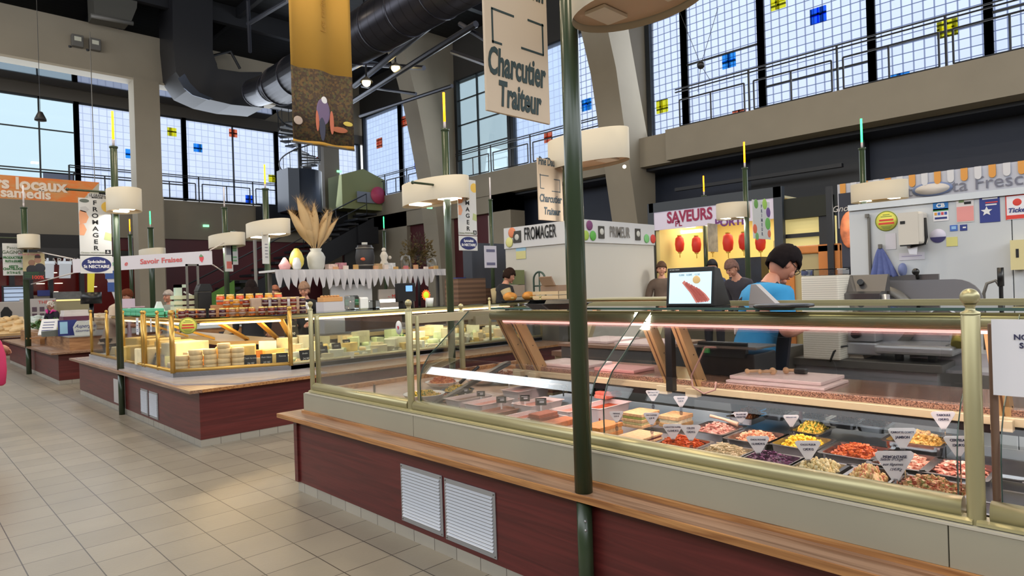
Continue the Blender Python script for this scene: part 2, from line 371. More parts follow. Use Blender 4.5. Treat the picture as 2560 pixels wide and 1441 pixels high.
mb = MB(); mb.box(XR+1.0, XR+1.3, -4, YB, 0, 5.35); struct('wall_right_lower', mb, M_navy)
mb = MB(); mb.box(XR-.2, XR+1.1, -4, 24, 5.2, 5.32); mb.box(XR+.6, XR+1, 5.7, 8.9, 3.5, 5.2); mb.box(XR-.3, XR-.15, 6, 11, 4.4, 4.5)
struct('trim_5', mb, M_dark)
mb = MB(); mb.box(XR-.3, XR+1, 19.2, 25.5, .3, 4.9); struct('wall_red_niche', mb, mat('niche_red', (80, 28, 34), .6))
mb = MB(); mb.box(XR-.5, XR+.3, 25.4, YB, 0, 5.3); mb.box(XR-.5, XR+.3, 18.3, 19.4, 0, 5.3); mb.box(XR-.5, XR+.3, 18.3, YB, 4.6, 5.3)
struct('wall_right_corner', mb, M_conc)
# pillars (curved concrete frames) on the right side
def pillar(y0, y1, pts, n):
    mb = MB(); mb.prism([(p.x, p.z) for p in pts], y0, y1, 'xz'); return struct(n, mb, M_conc)
yy = 12.1
L = [at(a, b, y=yy) for a, b in ((1613, 780), (1600, 600), (1575, 420), (1558, 300), (1540, 170), (1516, 60), (1490, -60))]
Rr = [at(a, b, y=yy) for a, b in ((1632, -60), (1636, 345), (1640, 560), (1640, 780))]
for p in L+Rr: pass
L[0].z = 0; Rr[-1].z = 0
pillar(yy, yy+1.0, L+Rr, 'pillar_1')
yy = 22.1
L = [at(a, b, y=yy) for a, b in ((1112, 780), (1094, 560), (1078, 440), (1060, 340), (1040, 240), (1020, 160), (990, 82))]
Rr = [at(a, b, y=yy) for a, b in ((1010, 60), (1130, -20), (1141, 200), (1142, 400), (1146, 780))]
L[0].z = 0; Rr[-1].z = 0
pillar(yy, yy+1.0, L+Rr, 'pillar_2')
mb = MB(); p, q = at(810, 400, y=29.2), at(848, 400, y=29.2); mb.box(p.x, q.x, 29.2, 29.8, 0, 12); struct('pillar_3', mb, M_conc)
# near beam and column before the back wall (left), with soffit
yb = 26.0
mb = MB(); mb.box(-4, 11.9, yb, yb+.6, 9.5, 11.15); struct('trim_6', mb, M_conc)
mb = MB(); mb.box(-4, 11.9, yb-.02, yb+.62, 9.42, 9.5); struct('trim_7', mb, mat('pale_edge', (178, 168, 150), .6))
p, q = at(338, 400, y=yb), at(402, 400, y=yb)
mb = MB(); mb.box(p.x, q.x, yb-.1, yb+.6, 0, 9.5); struct('pillar_4', mb, M_conc)
mb = MB()   # glossy soffit between beam and windows
mb.quad((-4, yb+1.0, 9.9), (13, yb+1.0, 9.9), (13, YB-.4, 9.75), (-4, YB-.4, 9.75))
struct('ceiling_soffit', mb, mat('glossy_soffit', (150, 152, 160), .07, 1.0))
mb = MB(); mb.box(-4, 13, yb+.6, yb+1.05, 9.55, 10.2); struct('trim_8', mb, M_dark)
# white soffit recess of the balcony on the right and its service boxes
def railing(name, a, b, z0, h, step, gap, label, posts_x=True):
    """railing between two points: two thin rails and gates of square frame"""
    a, b = Vector(a), Vector(b); t = empty(name, a, 0, label, 'railing'); d = b-a; n = max(1, round(d.length/step))
    r = MB()
    for hh in (h, h*.93): r.cyl((0, 0, hh), d+Vector((0, 0, hh)), .022, seg=6)
    r.build('handrail', M_dark, t)
    for i in range(n):
        u, v = d*(i/n), d*((i+1)/n); e = d.normalized()*gap
        f = MB(); A, B = u+e, v-e
        f.cyl(A+Vector((0, 0, h*.72)), B+Vector((0, 0, h*.72)), .025, seg=6); f.cyl(A+Vector((0, 0, .1)), B+Vector((0, 0, .1)), .025, seg=6)
        for q in (A, (A+B)/2, B): f.cyl(q+Vector((0, 0, .1)), q+Vector((0, 0, h*.72)), .025, seg=6)
        f.build('balustrade_frame', M_dark, t)
        p = MB(); p.cyl(u, u+Vector((0, 0, h)), .03, seg=6); p.build('post', M_dark, t)
    return t
railing('railing', (XR-.75, -1.2, zs2-.05), (XR-.75, 10.6, zs2-.05), 0, 1.25, 2.15, .14, 'long dark steel railing on the balcony beam under the large gridded windows')
railing('railing', (XR-.5, 12.6, zs2-.05), (XR-.5, 21.6, zs2-.05), 0, 1.15, 2.1, .14, 'dark steel railing on the balcony between the two leaning concrete pillars')
railing('railing', (XR-.5, 23.4, zs2-.05), (XR-.5, 29, zs2-.05), 0, 1.1, 2.2, .14, 'dark steel railing on the balcony in the far corner, right of the green tent')
railing('railing', (5.2, YB-.5, zs-.1), (17, YB-.5, zs-.1), 0, 1.1, 2.2, .14, 'dark railing in front of the back windows, behind the pole lamps')
# ================================================================ COUNTER BASES
M_red = grainmat('red_stained_panel', (104, 42, 40), (82, 32, 31), .38, (.7, .7, 15), 6, bump=.5, line=.52)
M_redx = grainmat('red_stained_panel_side', (104, 42, 40), (78, 30, 30), .38, (.8, 14, 16), 6, bump=.3, line=.52)
M_plinth = brickmat('plinth_tiles', (176, 170, 158), (110, 104, 96), .2, .3, .003, rough=.35, var=.06)
def base(name, label, boxes, ledges, plinth=True):
    """boxes: (x0,x1,y0,y1) red bodies; ledges: polygons (xy outline) of the wooden ledge"""
    t = empty(name, (boxes[0][0], boxes[0][2], 0), 0, label, 'counter'); ox, oy = boxes[0][0], boxes[0][2]
    mb = MB(); pl = MB()
    for x0, x1, y0, y1 in boxes:
        mb.box(x0-ox, x1-ox, y0-oy, y1-oy, .072, .555); pl.box(x0-ox+.004, x1-ox-.004, y0-oy+.004, y1-oy-.004, 0, .075)
    mb.build('front_panel', M_red, t)
    pl.build('plinth', M_plinth, t, uv=lambda c: (c.x+c.y, c.z+.1))
    for pts in ledges:
        l = MB(); l.prism([(a-ox, b-oy) for a, b in pts], .555, .587, 'xy'); l.build('ledge', M_ledge, t)
    return t
b1 = base('counter_base', 'dark red stained counter base with wooden ledge, under the prepared-food display case',
     [(2.23, 3.6, -1.6, 4.7), (3.6, 5.1, 4.0, 4.7)], [[(2.15, -1.7), (3.6, -1.7), (3.6, 4.0), (5.2, 4.0), (5.2, 4.84), (2.15, 4.84)]])
x = MB(); x.prism([(2.143, -1.7), (2.151, -1.7), (2.151, 4.84), (2.143, 4.84)], .556, .586, 'xy', Matrix.Translation((-2.23, 1.6, 0))).build('ledge_nosing', M_edge, b1)
x = MB(); x.box(-.015, .0, 6.26, 6.31, .075, .555); x.build('corner_post', M_red, b1)
b2 = base('counter_base', 'dark red stained counter base on the second island, below the gold-framed cheese case',
     [(2.23, 7.85, 6.81, 8.4), (2.23, 3.4, 8.4, 12.36)], [[(2.11, 6.72), (7.95, 6.72), (7.95, 8.5), (3.5, 8.5), (3.5, 12.45), (2.11, 12.45)]])
x = MB(); x.box(-.0, 5.7, -.094, -.088, .556, .586); x.build('ledge_nosing', M_edge, b2)
b3 = base('counter_base', 'dark red stained counter base of the fruit stall, third along the aisle',
     [(2.23, 6.5, 14.1, 15.6), (2.23, 3.0, 15.6, 20.5)], [[(2.1, 13.95), (6.6, 13.95), (6.6, 15.7), (3.1, 15.7), (3.1, 20.6), (2.1, 20.6)]])
b4 = base('counter_base', 'dark red counter base at the far end of the aisle, behind the fruit stall',
     [(1.9, 6.0, 22.3, 23.4)], [[(1.8, 22.2), (6.1, 22.2), (6.1, 23.5), (1.8, 23.5)]])
# ventilation grilles
def grille(x, y, z0, w, h, label, group=None, n=16):
    t = empty('ventilation_grille', (x, y, z0), 0, label, 'grille', group)
    p = MB(); p.box(-.006, 0, -w/2, w/2, 0, h, bev=.001); p.build('plate', mat('grey_aluminium', (176, 178, 182), .35, .6), t)
    s = MB(); pitch = (h-.05)/n
    for i in range(n):
        z = .028+i*pitch
        s.prism([(-.006, z), (-.016, z+pitch*.25), (-.006, z+pitch*.8)], -w/2+.02, w/2-.02, 'xz')
    s.build('louvres', mat('white_aluminium', (214, 217, 224), .35, .4), t)
    for yy_ in (-w/2+.011, w/2-.011):
        for zz in (.012, h-.012):
            q = MB(); q.sph((-.007, yy_, zz), .0045, 8); q.build('screw', M_dsteel, t)
    return t
grille(2.229, 3.10, .105, .405, .345, 'aluminium louvred grille in the near counter base, the one further from the camera')
grille(2.229, 2.665, .10, .42, .345, 'aluminium louvred grille in the near counter base, beside the green pole')
grille(2.229, 8.72, .10, .30, .31, 'louvred grille in the second counter base, the nearer of its adjoining pair')
grille(2.229, 8.35, .10, .34, .31, 'louvred grille in the second counter base, close to its corner')
q = MB(); q.box(-.008, 0, -.21, .21, 0, .32); q = q.build('access_panel', mat('plain_white_plate', (196, 192, 190), .5), loc=(2.229, 9.95, .105)); tag(q, 'plain pale access plate in the second counter base, behind the green pole', 'panel')

# ================================================================ NEAR DISPLAY CASE (prepared food)
case = empty('display_case', (2.4, 0, .587), 0, 'champagne-framed glass display case of prepared dishes, nearest stall', 'display case')
def cb(mb, name, m, parent=None, label=None):
    par = parent or case
    for v in mb.bm.verts:
        if v.co.x < 2.75: v.co.x -= .057*min(1, (2.75-v.co.x)/.25)
    o = mb.build(name, m, par, label=label)
    if par == case: o.location = (-2.4, 0, -.587)
    return o
CY0, CY1, CP1, CPR = -1.4, 4.70, 3.335, .427       # ends, partition post, right post
# wooden strip and body panels
mb = MB(); mb.box(2.335, 2.46, CY0, CY1, .587, .605); cb(mb, 'wood_strip', M_edge)
for a, b in ((CY0, .49), (.493, 3.258), (3.262, CY1)):
    mb = MB(); mb.box(2.355, 2.40, a, b, .605, .735, bev=.002); cb(mb, 'body_panel', M_panel)
mb = MB(); mb.box(2.40, 3.9, CY1-.04, CY1-.005, .605, .735); cb(mb, 'body_panel', M_panel)
mb = MB(); mb.box(2.352, 2.405, CY0, CY1-.03, .735, .743); cb(mb, 'trim_strip', mat('pale_trim', (214, 210, 196), .3, .3))
# lower rail: round nose + small lip
for a, b in ((CY0, CPR-.035), (CPR+.035, CP1-.03), (CP1+.03, CY1-.09)):
    mb = MB(); P = []
    for i in range(13):
        th = R(-70+i*18); P.append((2.415-math.cos(th)*.034, .781+math.sin(th)*.034))
    mb.prism(P+[(2.45, .80), (2.45, .75)], a, b, 'xz', smooth=True); cb(mb, 'front_rail', M_champ)
    mb = MB(); mb.prism([(2.40, .743), (2.368, .746), (2.366, .756), (2.38, .762), (2.42, .762)], a-.03, b+.03, 'xz'); cb(mb, 'rail_lip', M_champ)
# deck
mb = MB(); mb.box(2.45, 3.62, CY0, CP1-.02, .66, .70); cb(mb, 'deck', M_steel)
mb = MB(); mb.box(2.44, 4.3, 3.40, CY1-.04, .70, .725); cb(mb, 'side_deck', mat('pinkish_marble', (206, 176, 158), .25, var=.1, scale=6))
mb = MB(); mb.box(2.43, 4.6, CY1-.09, CY1-.03, .725, .76); cb(mb, 'side_deck_edge', M_edge)
mb = MB(); mb.box(4.25, 4.31, 3.4, CY1-.04, .70, .76); cb(mb, 'side_deck_edge', M_edge)
# posts with ball finials
def post(x, y, z0, z1, r=.026, ball=.03, top=True, name='post', m=None, par=None, sq=False):
    m = m or M_champ
    mb = MB()
    if sq: mb.box(x-r, x+r, y-r, y+r, z0, z1, bev=.004)
    else: mb.lathe([(0, z0), (r*1.0, z0), (r, z0+.004), (r, z1-.004), (r*.9, z1), (0, z1)], (x, y, 0), 24)
    o = cb(mb, name, m, par)
    if top:
        x = x-.057*max(0, min(1, (2.75-x)/.25))
        f = MB(); f.lathe([(r*1.05, z1), (r*1.05, z1+.006), (r*.55, z1+.012), (r*.5, z1+.022), (r*.75, z1+.03)], (x, y, 0), 20)
        f.sph((x, y, z1+.03+ball*.85), ball, 20); f.build('finial', m, o)
    return o
post(2.40, CPR, .733, 1.375, .0245, .026)
post(2.40, CP1, .745, 1.375, .022, .022)
post(2.405, CY1-.06, .76, 1.375, .018, .02)
post(2.455, CY1-.06, .76, 1.33, .018, .02, top=False)
post(3.85, CY1-.06, .75, 1.29, .026, .024)
post(2.44, CP1-.03, .78, 1.34, .012, 0, top=False)
post(2.445, CPR-.045, .8, 1.345, .011, 0, top=False, m=mat('red_brown_strip', (118, 92, 76), .5))
# glass: curved front panes, side pane, top pane
def curved(y0, y1, name='front_glass'):
    prof = [(2.425, .79), (2.425, .93), (2.435, .985), (2.455, 1.03), (2.50, 1.09), (2.56, 1.145), (2.78, 1.352)]
    mb = MB(); mb.sheet(prof, y0, y1, -.006); o = cb(mb, name, M_glass)
    for yy_ in (y0, y1):
        e = MB(); e.sheet([(a-.057*max(0, min(1, (2.75-a)/.25)), b) for a, b in prof], yy_-.0015, yy_+.0015, -.006); e.build('pane_edge', mat('glass_edge', (70, 96, 88), .3), o)
    return o
curved(CY0, CPR-.06); curved(CPR+.05, 1.85); curved(1.925, CP1-.06)
mb = MB(); mb.box(2.425, 2.431, CP1+.03, CY1-.08, .79, 1.3); cb(mb, 'front_glass', M_glass)
mb = MB(); mb.box(2.46, 3.82, CY1-.06, CY1-.054, .76, 1.28); cb(mb, 'side_glass', M_glass)
mb = MB(); mb.box(2.46, 3.05, 3.85, 3.856, .70, .90); o = cb(mb, 'partition_glass', M_glass)
e = MB(); e.box(2.398, 2.405, 3.845, 3.861, .73, .86); e.build('pane_edge', mat('dark_edge', (60, 52, 50), .3), o)
mb = MB(); mb.prism([(2.49, .70), (2.52, .70), (3.3, .93), (3.3, .955), (3.27, .955)], 3.42, 3.46, 'xz'); cb(mb, 'sloping_bar', M_dsteel)
mb = MB(); mb.box(2.74, 3.30, CY0, 3.0, 1.368, 1.376); o = cb(mb, 'top_glass', glassmat('top_glass', (.9, .96, .94), 1.6))
e = MB(); e.box(2.734, 2.738, CY0, 3.0, 1.366, 1.377); e.build('pane_edge', MATS['glass_edge'], o)
# top rail with lamp tube
mb = MB()
P = [(2.80+.030*math.cos(R(a)), 1.325+.030*math.sin(R(a))) for a in range(0, 360, 24)]
mb.prism(P, CY0, 3.06, 'xz', smooth=True); o = cb(mb, 'top_rail', M_champ)
mb = MB(); mb.cyl((2.82, CY0+.05, 1.288), (2.82, 2.98, 1.288), .009, seg=10)
cb(mb, 'light_tube', mat('pink_tube', (255, 176, 168), .5, emit=3.2))
mb = MB(); mb.box(2.81, 2.90, CY0, 3.04, 1.292, 1.30); cb(mb, 'tube_reflector', M_champ)
area('food_case_tube', (2.80, 1.0, 1.27), (0, R(-12), 0), .05, 3.9, (1, .74, .70), 24)
mb = MB(); mb.box(2.46, 3.2, 3.36, 3.40, 1.29, 1.345); mb.box(2.9, 3.02, 3.34, 3.42, 1.25, 1.31); cb(mb, 'end_arm', M_cream)
mb = MB(); mb.box(2.78, 2.9, -.1, 3.0, 1.345, 1.352); mb.box(3.28, 3.31, CY0, 3.0, 1.366, 1.39); cb(mb, 'rear_rail', M_champ)
# slanted supports (pairs of grooved bars) on wooden feet
def strut(y, w=.045, foot=True):
    a, b = (2.90, 1.30), (3.13, .925)
    mb = MB(); mb.prism([a, (a[0]+.075, a[1]), (b[0]+.085, b[1]), (b[0]-.0, b[1])], y-w/2, y+w/2, 'xz'); o = cb(mb, 'strut', mat('strut_wood_metal', (190, 156, 108), .45, .1))
    g = MB(); g.prism([(a[0]-.001, a[1]), (a[0]+.003, a[1]), (b[0]+.003, b[1]), (b[0]-.001, b[1])], y-.004, y+.004, 'xz'); g.build('groove', mat('groove_dark', (96, 66, 40), .6), o)
    s = MB()
    for k in (.12, .5, .88):
        q = (a[0]+(b[0]-a[0])*k+.045, a[1]+(b[1]-a[1])*k); s.sph((q[0], y-w/2, q[1]), .004, 8)
    s.build('screws', M_ink, o)
    if foot:
        f = MB(); f.box(3.06, 3.22, y-.035, y+.035, .885, .93, bev=.003); f.build('foot', M_cream, o)
for y in (3.12, 2.98, 1.98, 1.80, .47, -.9): strut(y)
mb = MB(); mb.box(2.98, 3.02, 1.86, 1.90, .92, 1.3, Matrix.Translation((0, 0, 0))); cb(mb, 'cable_duct', M_black)
# service shelf: cream beam + granite
mb = MB(); mb.box(3.10, 3.14, CY0, 3.2, .90, .935, bev=.003); cb(mb, 'shelf_beam', M_cream)
mb = MB(); mb.box(3.11, 3.6, CY0, 3.2, .865, .90); cb(mb, 'shelf_shadow_rail', M_black)
granite = speckle('brown_granite', [(146, 110, 90), (112, 80, 66), (160, 124, 102), (88, 66, 56), (132, 98, 80)], 230, .12)
mb = MB(); mb.box(3.13, 3.62, CY0, 3.2, .935, .962, bev=.002); cb(mb, 'granite_shelf', granite)
text('IGENI', .028, 'maker_lettering', M_ink, case, (3.098-2.4, .32, .918-.587), (PI/2, 0, -PI/2), bold=.0006)
mb = MB(); mb.box(3.6, 3.606, .5, 3.0, .70, .86); cb(mb, 'rear_glass', M_glass)
# paper notice on the right post side
nt_ = empty('paper_notice', (2.355, .378, 1.36), R(-90), 'white printed paper notice taped on the glass right of the ball-topped post', 'notice')
mb = MB(); mb.box(0, .5, -.002, 0, -.225, 0); mb.build('sheet', M_paper, nt_)
for s_, xx, zz in (('NOS SALADES', .052, -.052), ('SONT FAITES', .065, -.076), ('MERCI DE', .092, -.120), ('COMMANDER', .088, -.143)):
    text(s_, .022, 'lettering', mat('navy_ink', (48, 48, 84), .7), nt_, (xx, -.0035, zz), align='LEFT', bold=.0005)
# white round sticker with a red mark on the partition glass
st = empty('round_sticker', (2.36, 3.47, 1.265), R(-90), 'white oval sticker with a red mark, hanging by the partition post of the near case', 'sticker')
mb = MB(); mb.lathe([(0, 0), (.034, 0), (.034, .003), (0, .003)], M=Matrix.Rotation(PI/2, 4, 'X')@Matrix.Scale(1.3, 4, (0, 1, 0))); mb.build('disc', M_white, st)
mb = MB(); mb.prism([(-.012, .008), (0, .012), (.006, 0), (-.004, -.014)], -.006, -.004, 'xz'); mb.build('red_mark', mat('mark_red', (200, 60, 80), .6), st)
# ================================================================ FOOD
FOOD = {}
def foodmat(n, cols, scale=60):
    return speckle('food_'+n, cols, scale, .45)
def mound(kind, w, l, h, m, n, size, seed=0):
    """a heap of small pieces: one countless mass"""
    rnd = random.Random(seed); mb = MB()
    g = 9; top = {}
    for i in range(g):
        for j in range(g):
            u, v = i/(g-1)*2-1, j/(g-1)*2-1
            z = h*.75*max(0, 1-(abs(u)**2.4*.8+abs(v)**2.4*.8))+rnd.uniform(0, .003)
            top[i, j] = mb.bm.verts.new((u*w/2, v*l/2, z))
    for i in range(g-1):
        for j in range(g-1): mb.bm.faces.new((top[i, j], top[i+1, j], top[i+1, j+1], top[i, j+1]))
    for k in range(n):
        u, v = rnd.uniform(-.93, .93), rnd.uniform(-.93, .93)
        z = h*.75*max(0, 1-(abs(u)**2.4*.8+abs(v)**2.4*.8))+rnd.uniform(0, h*.25)
        M = Matrix.Translation((u*w/2, v*l/2, z))@Matrix.Rotation(rnd.uniform(0, 6.3), 4, 'Z')@Matrix.Rotation(rnd.uniform(-.6, .6), 4, 'X')
        s = size*rnd.uniform(.7, 1.3)
        if kind == 'shred': mb.box(-s*1.8, s*1.8, -s*.16, s*.16, -s*.14, s*.14, M)
        elif kind == 'cube': mb.box(-s*.5, s*.5, -s*.5, s*.5, -s*.4, s*.4, M)
        elif kind == 'floret':
            mb.sph((0, 0, 0), s*.6, 6, (1, .8, .8), M)
        else: mb.prism([(-s, -s*.3), (0, -s*.55), (s, -s*.2), (s*.7, s*.4), (-s*.5, s*.5)], -s*.08, s*.08, 'xy', M)
    o = mb.build('food_mound', m, fixn=False); return o
M_tray = mat('tray_steel', (176, 176, 178), .22, .95, var=.04, scale=5)
def trough(w, l, h, t=.003, lip=.012, taper=.008, r=.0):
    """open rectangular container with rolled lip"""
    mb = MB()
    def ring(hw, hl, z, rr=.02):
        P = []
        for cx, cy, a0 in ((1, 1, 0), (-1, 1, 90), (-1, -1, 180), (1, -1, 270)):
            for k in range(4):
                a = R(a0+k*30); P.append(mb.bm.verts.new((cx*(hw-rr)+math.cos(a)*rr, cy*(hl-rr)+math.sin(a)*rr, z)))
        return P
    W, L = w/2, l/2
    rs = [ring(W-taper, L-taper, 0), ring(W, L, h-.003), ring(W+lip, L+lip, h-.001), ring(W+lip, L+lip, h+.001), ring(W-t, L-t, h+.001), ring(W-taper-t, L-taper-t, t)]
    for A, B in zip(rs, rs[1:]):
        for k in range(16): mb.bm.faces.new((A[k], A[(k+1) % 16], B[(k+1) % 16], B[k])).smooth = False
    mb.bm.faces.new(rs[0][::-1]); mb.bm.faces.new(rs[-1]); return mb
FD = {
 'carrot': ('shred', [(226, 96, 26), (240, 120, 40), (204, 78, 20)], 260, .011), 'celery': ('shred', [(222, 200, 160), (236, 214, 176), (206, 180, 138)], 200, .012),
 'cabbage': ('leaf', [(70, 24, 62), (96, 36, 84), (48, 16, 44), (130, 60, 110)], 230, .009), 'potato': ('floret', [(232, 212, 158), (220, 196, 136), (236, 220, 176)], 130, .016),
 'piemontaise': ('floret', [(234, 206, 150), (222, 190, 130), (222, 150, 120)], 90, .017), 'barley': ('cube', [(196, 148, 104), (166, 80, 56), (150, 146, 88), (214, 170, 120)], 260, .010),
 'sauce_red': ('cube', [(184, 84, 40), (206, 108, 54), (150, 62, 32)], 180, .013), 'yellow': ('floret', [(240, 196, 40), (228, 176, 30), (246, 212, 76)], 170, .013),
 'shrimp': ('leaf', [(226, 156, 116), (214, 128, 92), (236, 184, 146)], 190, .011), 'ham': ('leaf', [(214, 156, 140), (198, 124, 112), (228, 180, 160)], 160, .012),
 'surimi': ('shred', [(238, 178, 152), (228, 150, 124), (244, 200, 178)], 200, .013), 'cervelas': ('leaf', [(220, 136, 112), (236, 190, 170), (200, 100, 80)], 110, .018),
 'taboule': ('cube', [(220, 178, 96), (204, 156, 76), (232, 196, 120)], 260, .008), 'olive': ('floret', [(150, 90, 66), (120, 60, 48), (180, 120, 80)], 80, .014),
 'pasta': ('floret', [(236, 196, 84), (222, 176, 64), (120, 140, 60)], 160, .012), 'tomato': ('floret', [(206, 116, 76), (226, 150, 96), (180, 92, 60)], 120, .013),
}
_mm = {}
def food(k):
    if k not in _mm:
        kind, cols, n, size = FD[k]; n = int(n*1.5); size *= .8; o = mound(kind, .26, .155, .05, foodmat(k, cols, 90), n, size, len(_mm)); _mm[k] = o.data; bpy.data.objects.remove(o)
    return _mm[k]
_tr = None
def tray(x, y, k,  label, z=.70, w=.235, l=.185, h=.06, m=None, rot=0, fs=1.0, name='food_tray', cat='tray'):
    if x < 2.39+w/2: y *= (2.39+w/2)/x; x = 2.39+w/2
    if z == .70 and x < 2.7: z = .718
    t = empty(name, (x, y, z), rot, label, cat, 'trays of prepared salads')
    trough(w, l, h).build('pan', m or M_tray, t)
    o = bpy.data.objects.new('food', food(k)); C.objects.link(o); o.parent = t; o.location = (0, 0, h*.45); o.scale = (w/.29*.98*fs, l/.185*.98*fs, 1.4 if x < 2.6 else 1.15); o['kind'] = 'stuff'
    return t
def P2(px, py, z): v = at(px, py, z=z); return v.x, v.y
# front row (nearest the front glass), middle row, back row
Z1 = .70
tray(*P2(1702, 1112, .775), 'carrot', 'steel tray of grated orange carrot in the front row')
tray(*P2(1808, 1142, .775), 'celery', 'steel tray of pale grated celeriac, between the orange carrot and the red cabbage')
tray(*P2(1918, 1160, .775), 'cabbage', 'steel tray of purple red cabbage salad in the front row', l=.19)
tray(*P2(2048, 1180, .775), 'potato', 'steel tray of pale cauliflower salad right of the red cabbage')
bx_, by_ = P2(2168, 1192, .775)
tray(bx_, by_, 'piemontaise', 'square black bowl with beige inside holding a creamy potato salad', m=mat('black_melamine', (26, 24, 24), .3), w=.24, l=.18, fs=.72)
mb = MB(); 
tray(*P2(2325, 1235, .775), 'barley', 'steel tray of mixed barley and vegetable salad, front right of the case', l=.22)
tray(*P2(1790, 1063, .80), 'ham', 'steel tray of pink diced ham salad with a pale spoon, middle row', z=.725)
tray(*P2(1890, 1083, .80), 'shrimp', 'steel tray of orange-pink prawn salad in the middle row', z=.725)
tray(*P2(2005, 1096, .80), 'yellow', 'steel tray of bright yellow curried salad in the middle row', z=.725)
tray(*P2(2140, 1118, .80), 'sauce_red', 'steel tray of dark orange-red cooked vegetables in the middle row', z=.725, l=.2)
tray(*P2(2262, 1142, .80), 'surimi', 'steel tray of shredded pink surimi salad in the middle row', z=.725)
tray(*P2(2400, 1163, .80), 'cervelas', 'steel tray of red and pink sausage salad half behind the ball-topped post', z=.725)
tray(*P2(2300, 1088, .83), 'taboule', 'steel tray of yellow couscous salad at the back, below the cream shelf beam', z=.76, w=.27, l=.2)
for i, (px, py, k, lb) in enumerate(((1870, 1028, 'tomato', 'heap of orange seafood salad in a dish at the back, left'), (1945, 1015, 'potato', 'small dish of pale salad at the back beside a pink handle'), (2040, 1022, 'olive', 'dark dish of mixed salad at the very back, centre'), (2120, 1032, 'tomato', 'dish of reddish salad at the very back, under the shelf beam'), (2190, 1045, 'shrimp', 'dish of mixed pink salad at the very back, right end'), (2030, 1062, 'pasta', 'clear dome dish with a wedge of yellow cheese behind the yellow salad'))):
    x_, y_ = P2(px, py, .80); tray(min(x_, 3.48), y_*min(1, 3.48/x_), k, lb, z=.745, w=.2, l=.13, h=.035)
for i, (px, py) in enumerate(((2500, 1170), (2530, 1235), (2480, 1290))):
    x_, y_ = P2(px, py, .76); y_ *= max(1, 2.545/x_); x_ = max(2.545, x_); t = empty('food_tray', (x_, y_, Z1), 0, ['empty deep steel tray at the far right edge, middle row', 'empty shallow steel tray at the right edge behind another empty one', 'empty steel tray nearest the glass right of the ball-topped post'][i], 'tray', 'empty trays'); trough(.29, .19, .06).build('pan', M_tray, t)
# loaves / terrine blocks
def block(px, py, z, w, l, h, cols, label, name='terrine_loaf', layers=True, rot=0):
    x_, y_ = P2(px, py, z+h/2)
    if x_ < 2.39+w/2: y_ *= (2.39+w/2)/x_; x_ = 2.39+w/2
    t = empty(name, (x_, y_, z), rot, label, 'food')
    n = len(cols); dz = h/n
    for i, c in enumerate(cols):
        mb = MB(); s = .004*(i % 2); mb.box(-w/2+s, w/2-s, -l/2+s, l/2-s, i*dz, (i+1)*dz+.001, bev=.003); mb.build(['slice_layer', 'filling'][i % 2], mat('loaf_%d_%d_%d' % c, c, .6, var=.18, scale=60, bump=.3), t)
    return t
br = (214, 172, 124)
block(1506, 1075, .71, .2, .12, .06, [(196, 128, 60), (206, 164, 112), (196, 128, 60)], 'golden crusted pate loaf with jelly, right of the green pole by the front glass')
block(1598, 1100, .71, .2, .14, .05, [br, (120, 40, 40), br, (120, 40, 40), br], 'layered sandwich loaf with dark red filling by the front glass')
block(1602, 1046, .735, .17, .13, .075, [br, (196, 186, 130), br, (160, 170, 90), br], 'tall sandwich loaf with green-flecked filling, behind the red-filled one')
block(1690, 1050, .735, .15, .12, .06, [(176, 140, 90), (226, 214, 180), br], 'small herb-topped sandwich loaf left of the ham salad')
block(1395, 1072, .71, .22, .09, .085, [(196, 128, 70), (224, 170, 156), (190, 104, 48)], 'pate en croute with golden crust and pink cut face, left of the green pole')
# white terrine dishes
def dish(px, py, k, label, w=.26, l=.13, h=.075, z=.702, m=None, rot=0, fill=True):
    x_, y_ = P2(px, py, z+h)
    if x_ < 2.39+w/2: y_ *= (2.39+w/2)/x_; x_ = 2.39+w/2
    t = empty('terrine_dish', (x_, y_, z), rot, label, 'dish', 'terrine dishes')
    trough(w, l, h, lip=.008, taper=.015).build('bowl', m or mat('white_china', (222, 206, 202), .25), t)
    if fill:
        mb = MB(); mb.box(-w/2+.012, w/2-.012, -l/2+.012, l/2-.012, h*.3, h*.78, bev=.006); mb.build('filling', mat('pate_'+k, dict(brown=(128, 82, 66), pink=(196, 132, 120), grey=(118, 92, 80), red=(168, 74, 44))[k], .5, var=.35, scale=45, bump=.6), t)
    return t
dish(1172, 992, 'grey', 'white terrine dish of grey pate, leftmost by the front glass', w=.3, l=.16)
dish(1222, 1003, 'pink', 'white terrine dish of pink pate, second from the left', w=.3, l=.16)
dish(1246, 1026, 'brown', 'black-rimmed brown terrine of coarse pate between white dishes', m=mat('brown_china', (150, 96, 70), .3), h=.05, w=.24)
dish(1303, 1040, 'red', 'white terrine dish with a flat red-brown pate, by the front glass', w=.28)
dish(1352, 1052, 'brown', 'white terrine dish holding a coarse meat loaf with a cut face', w=.3)
block(1358, 1040, .765, .16, .09, .035, [(140, 72, 48), (176, 96, 66)], 'coarse roasted meat loaf with grey cut face lying in a white dish', name='meat_loaf')
dish(1318, 970, 'pink', 'wide white terrine dish of pale pink pate in the second row', w=.34, l=.17, z=.73)
dish(1345, 1004, 'pink', 'white terrine dish of smooth pink mousse behind the meat loaf', w=.3, l=.17)
dish(1440, 1018, 'pink', 'white terrine dish half behind the green pole', w=.3, l=.15)
dish(1510, 1010, 'red', 'tall white dish with a ham joint just right of the green pole', w=.3, l=.17, h=.1)
block(1520, 985, .81, .16, .09, .04, [(206, 120, 100), (190, 96, 80)], 'rosy piece of ham on top of the tall white dish', name='ham_joint')
block(1385, 975, .745, .16, .12, .05, [(222, 190, 140), (176, 104, 76), (222, 190, 140)], 'pale yellow wrapped pastry block behind the meat loaf', name='pastry_block')
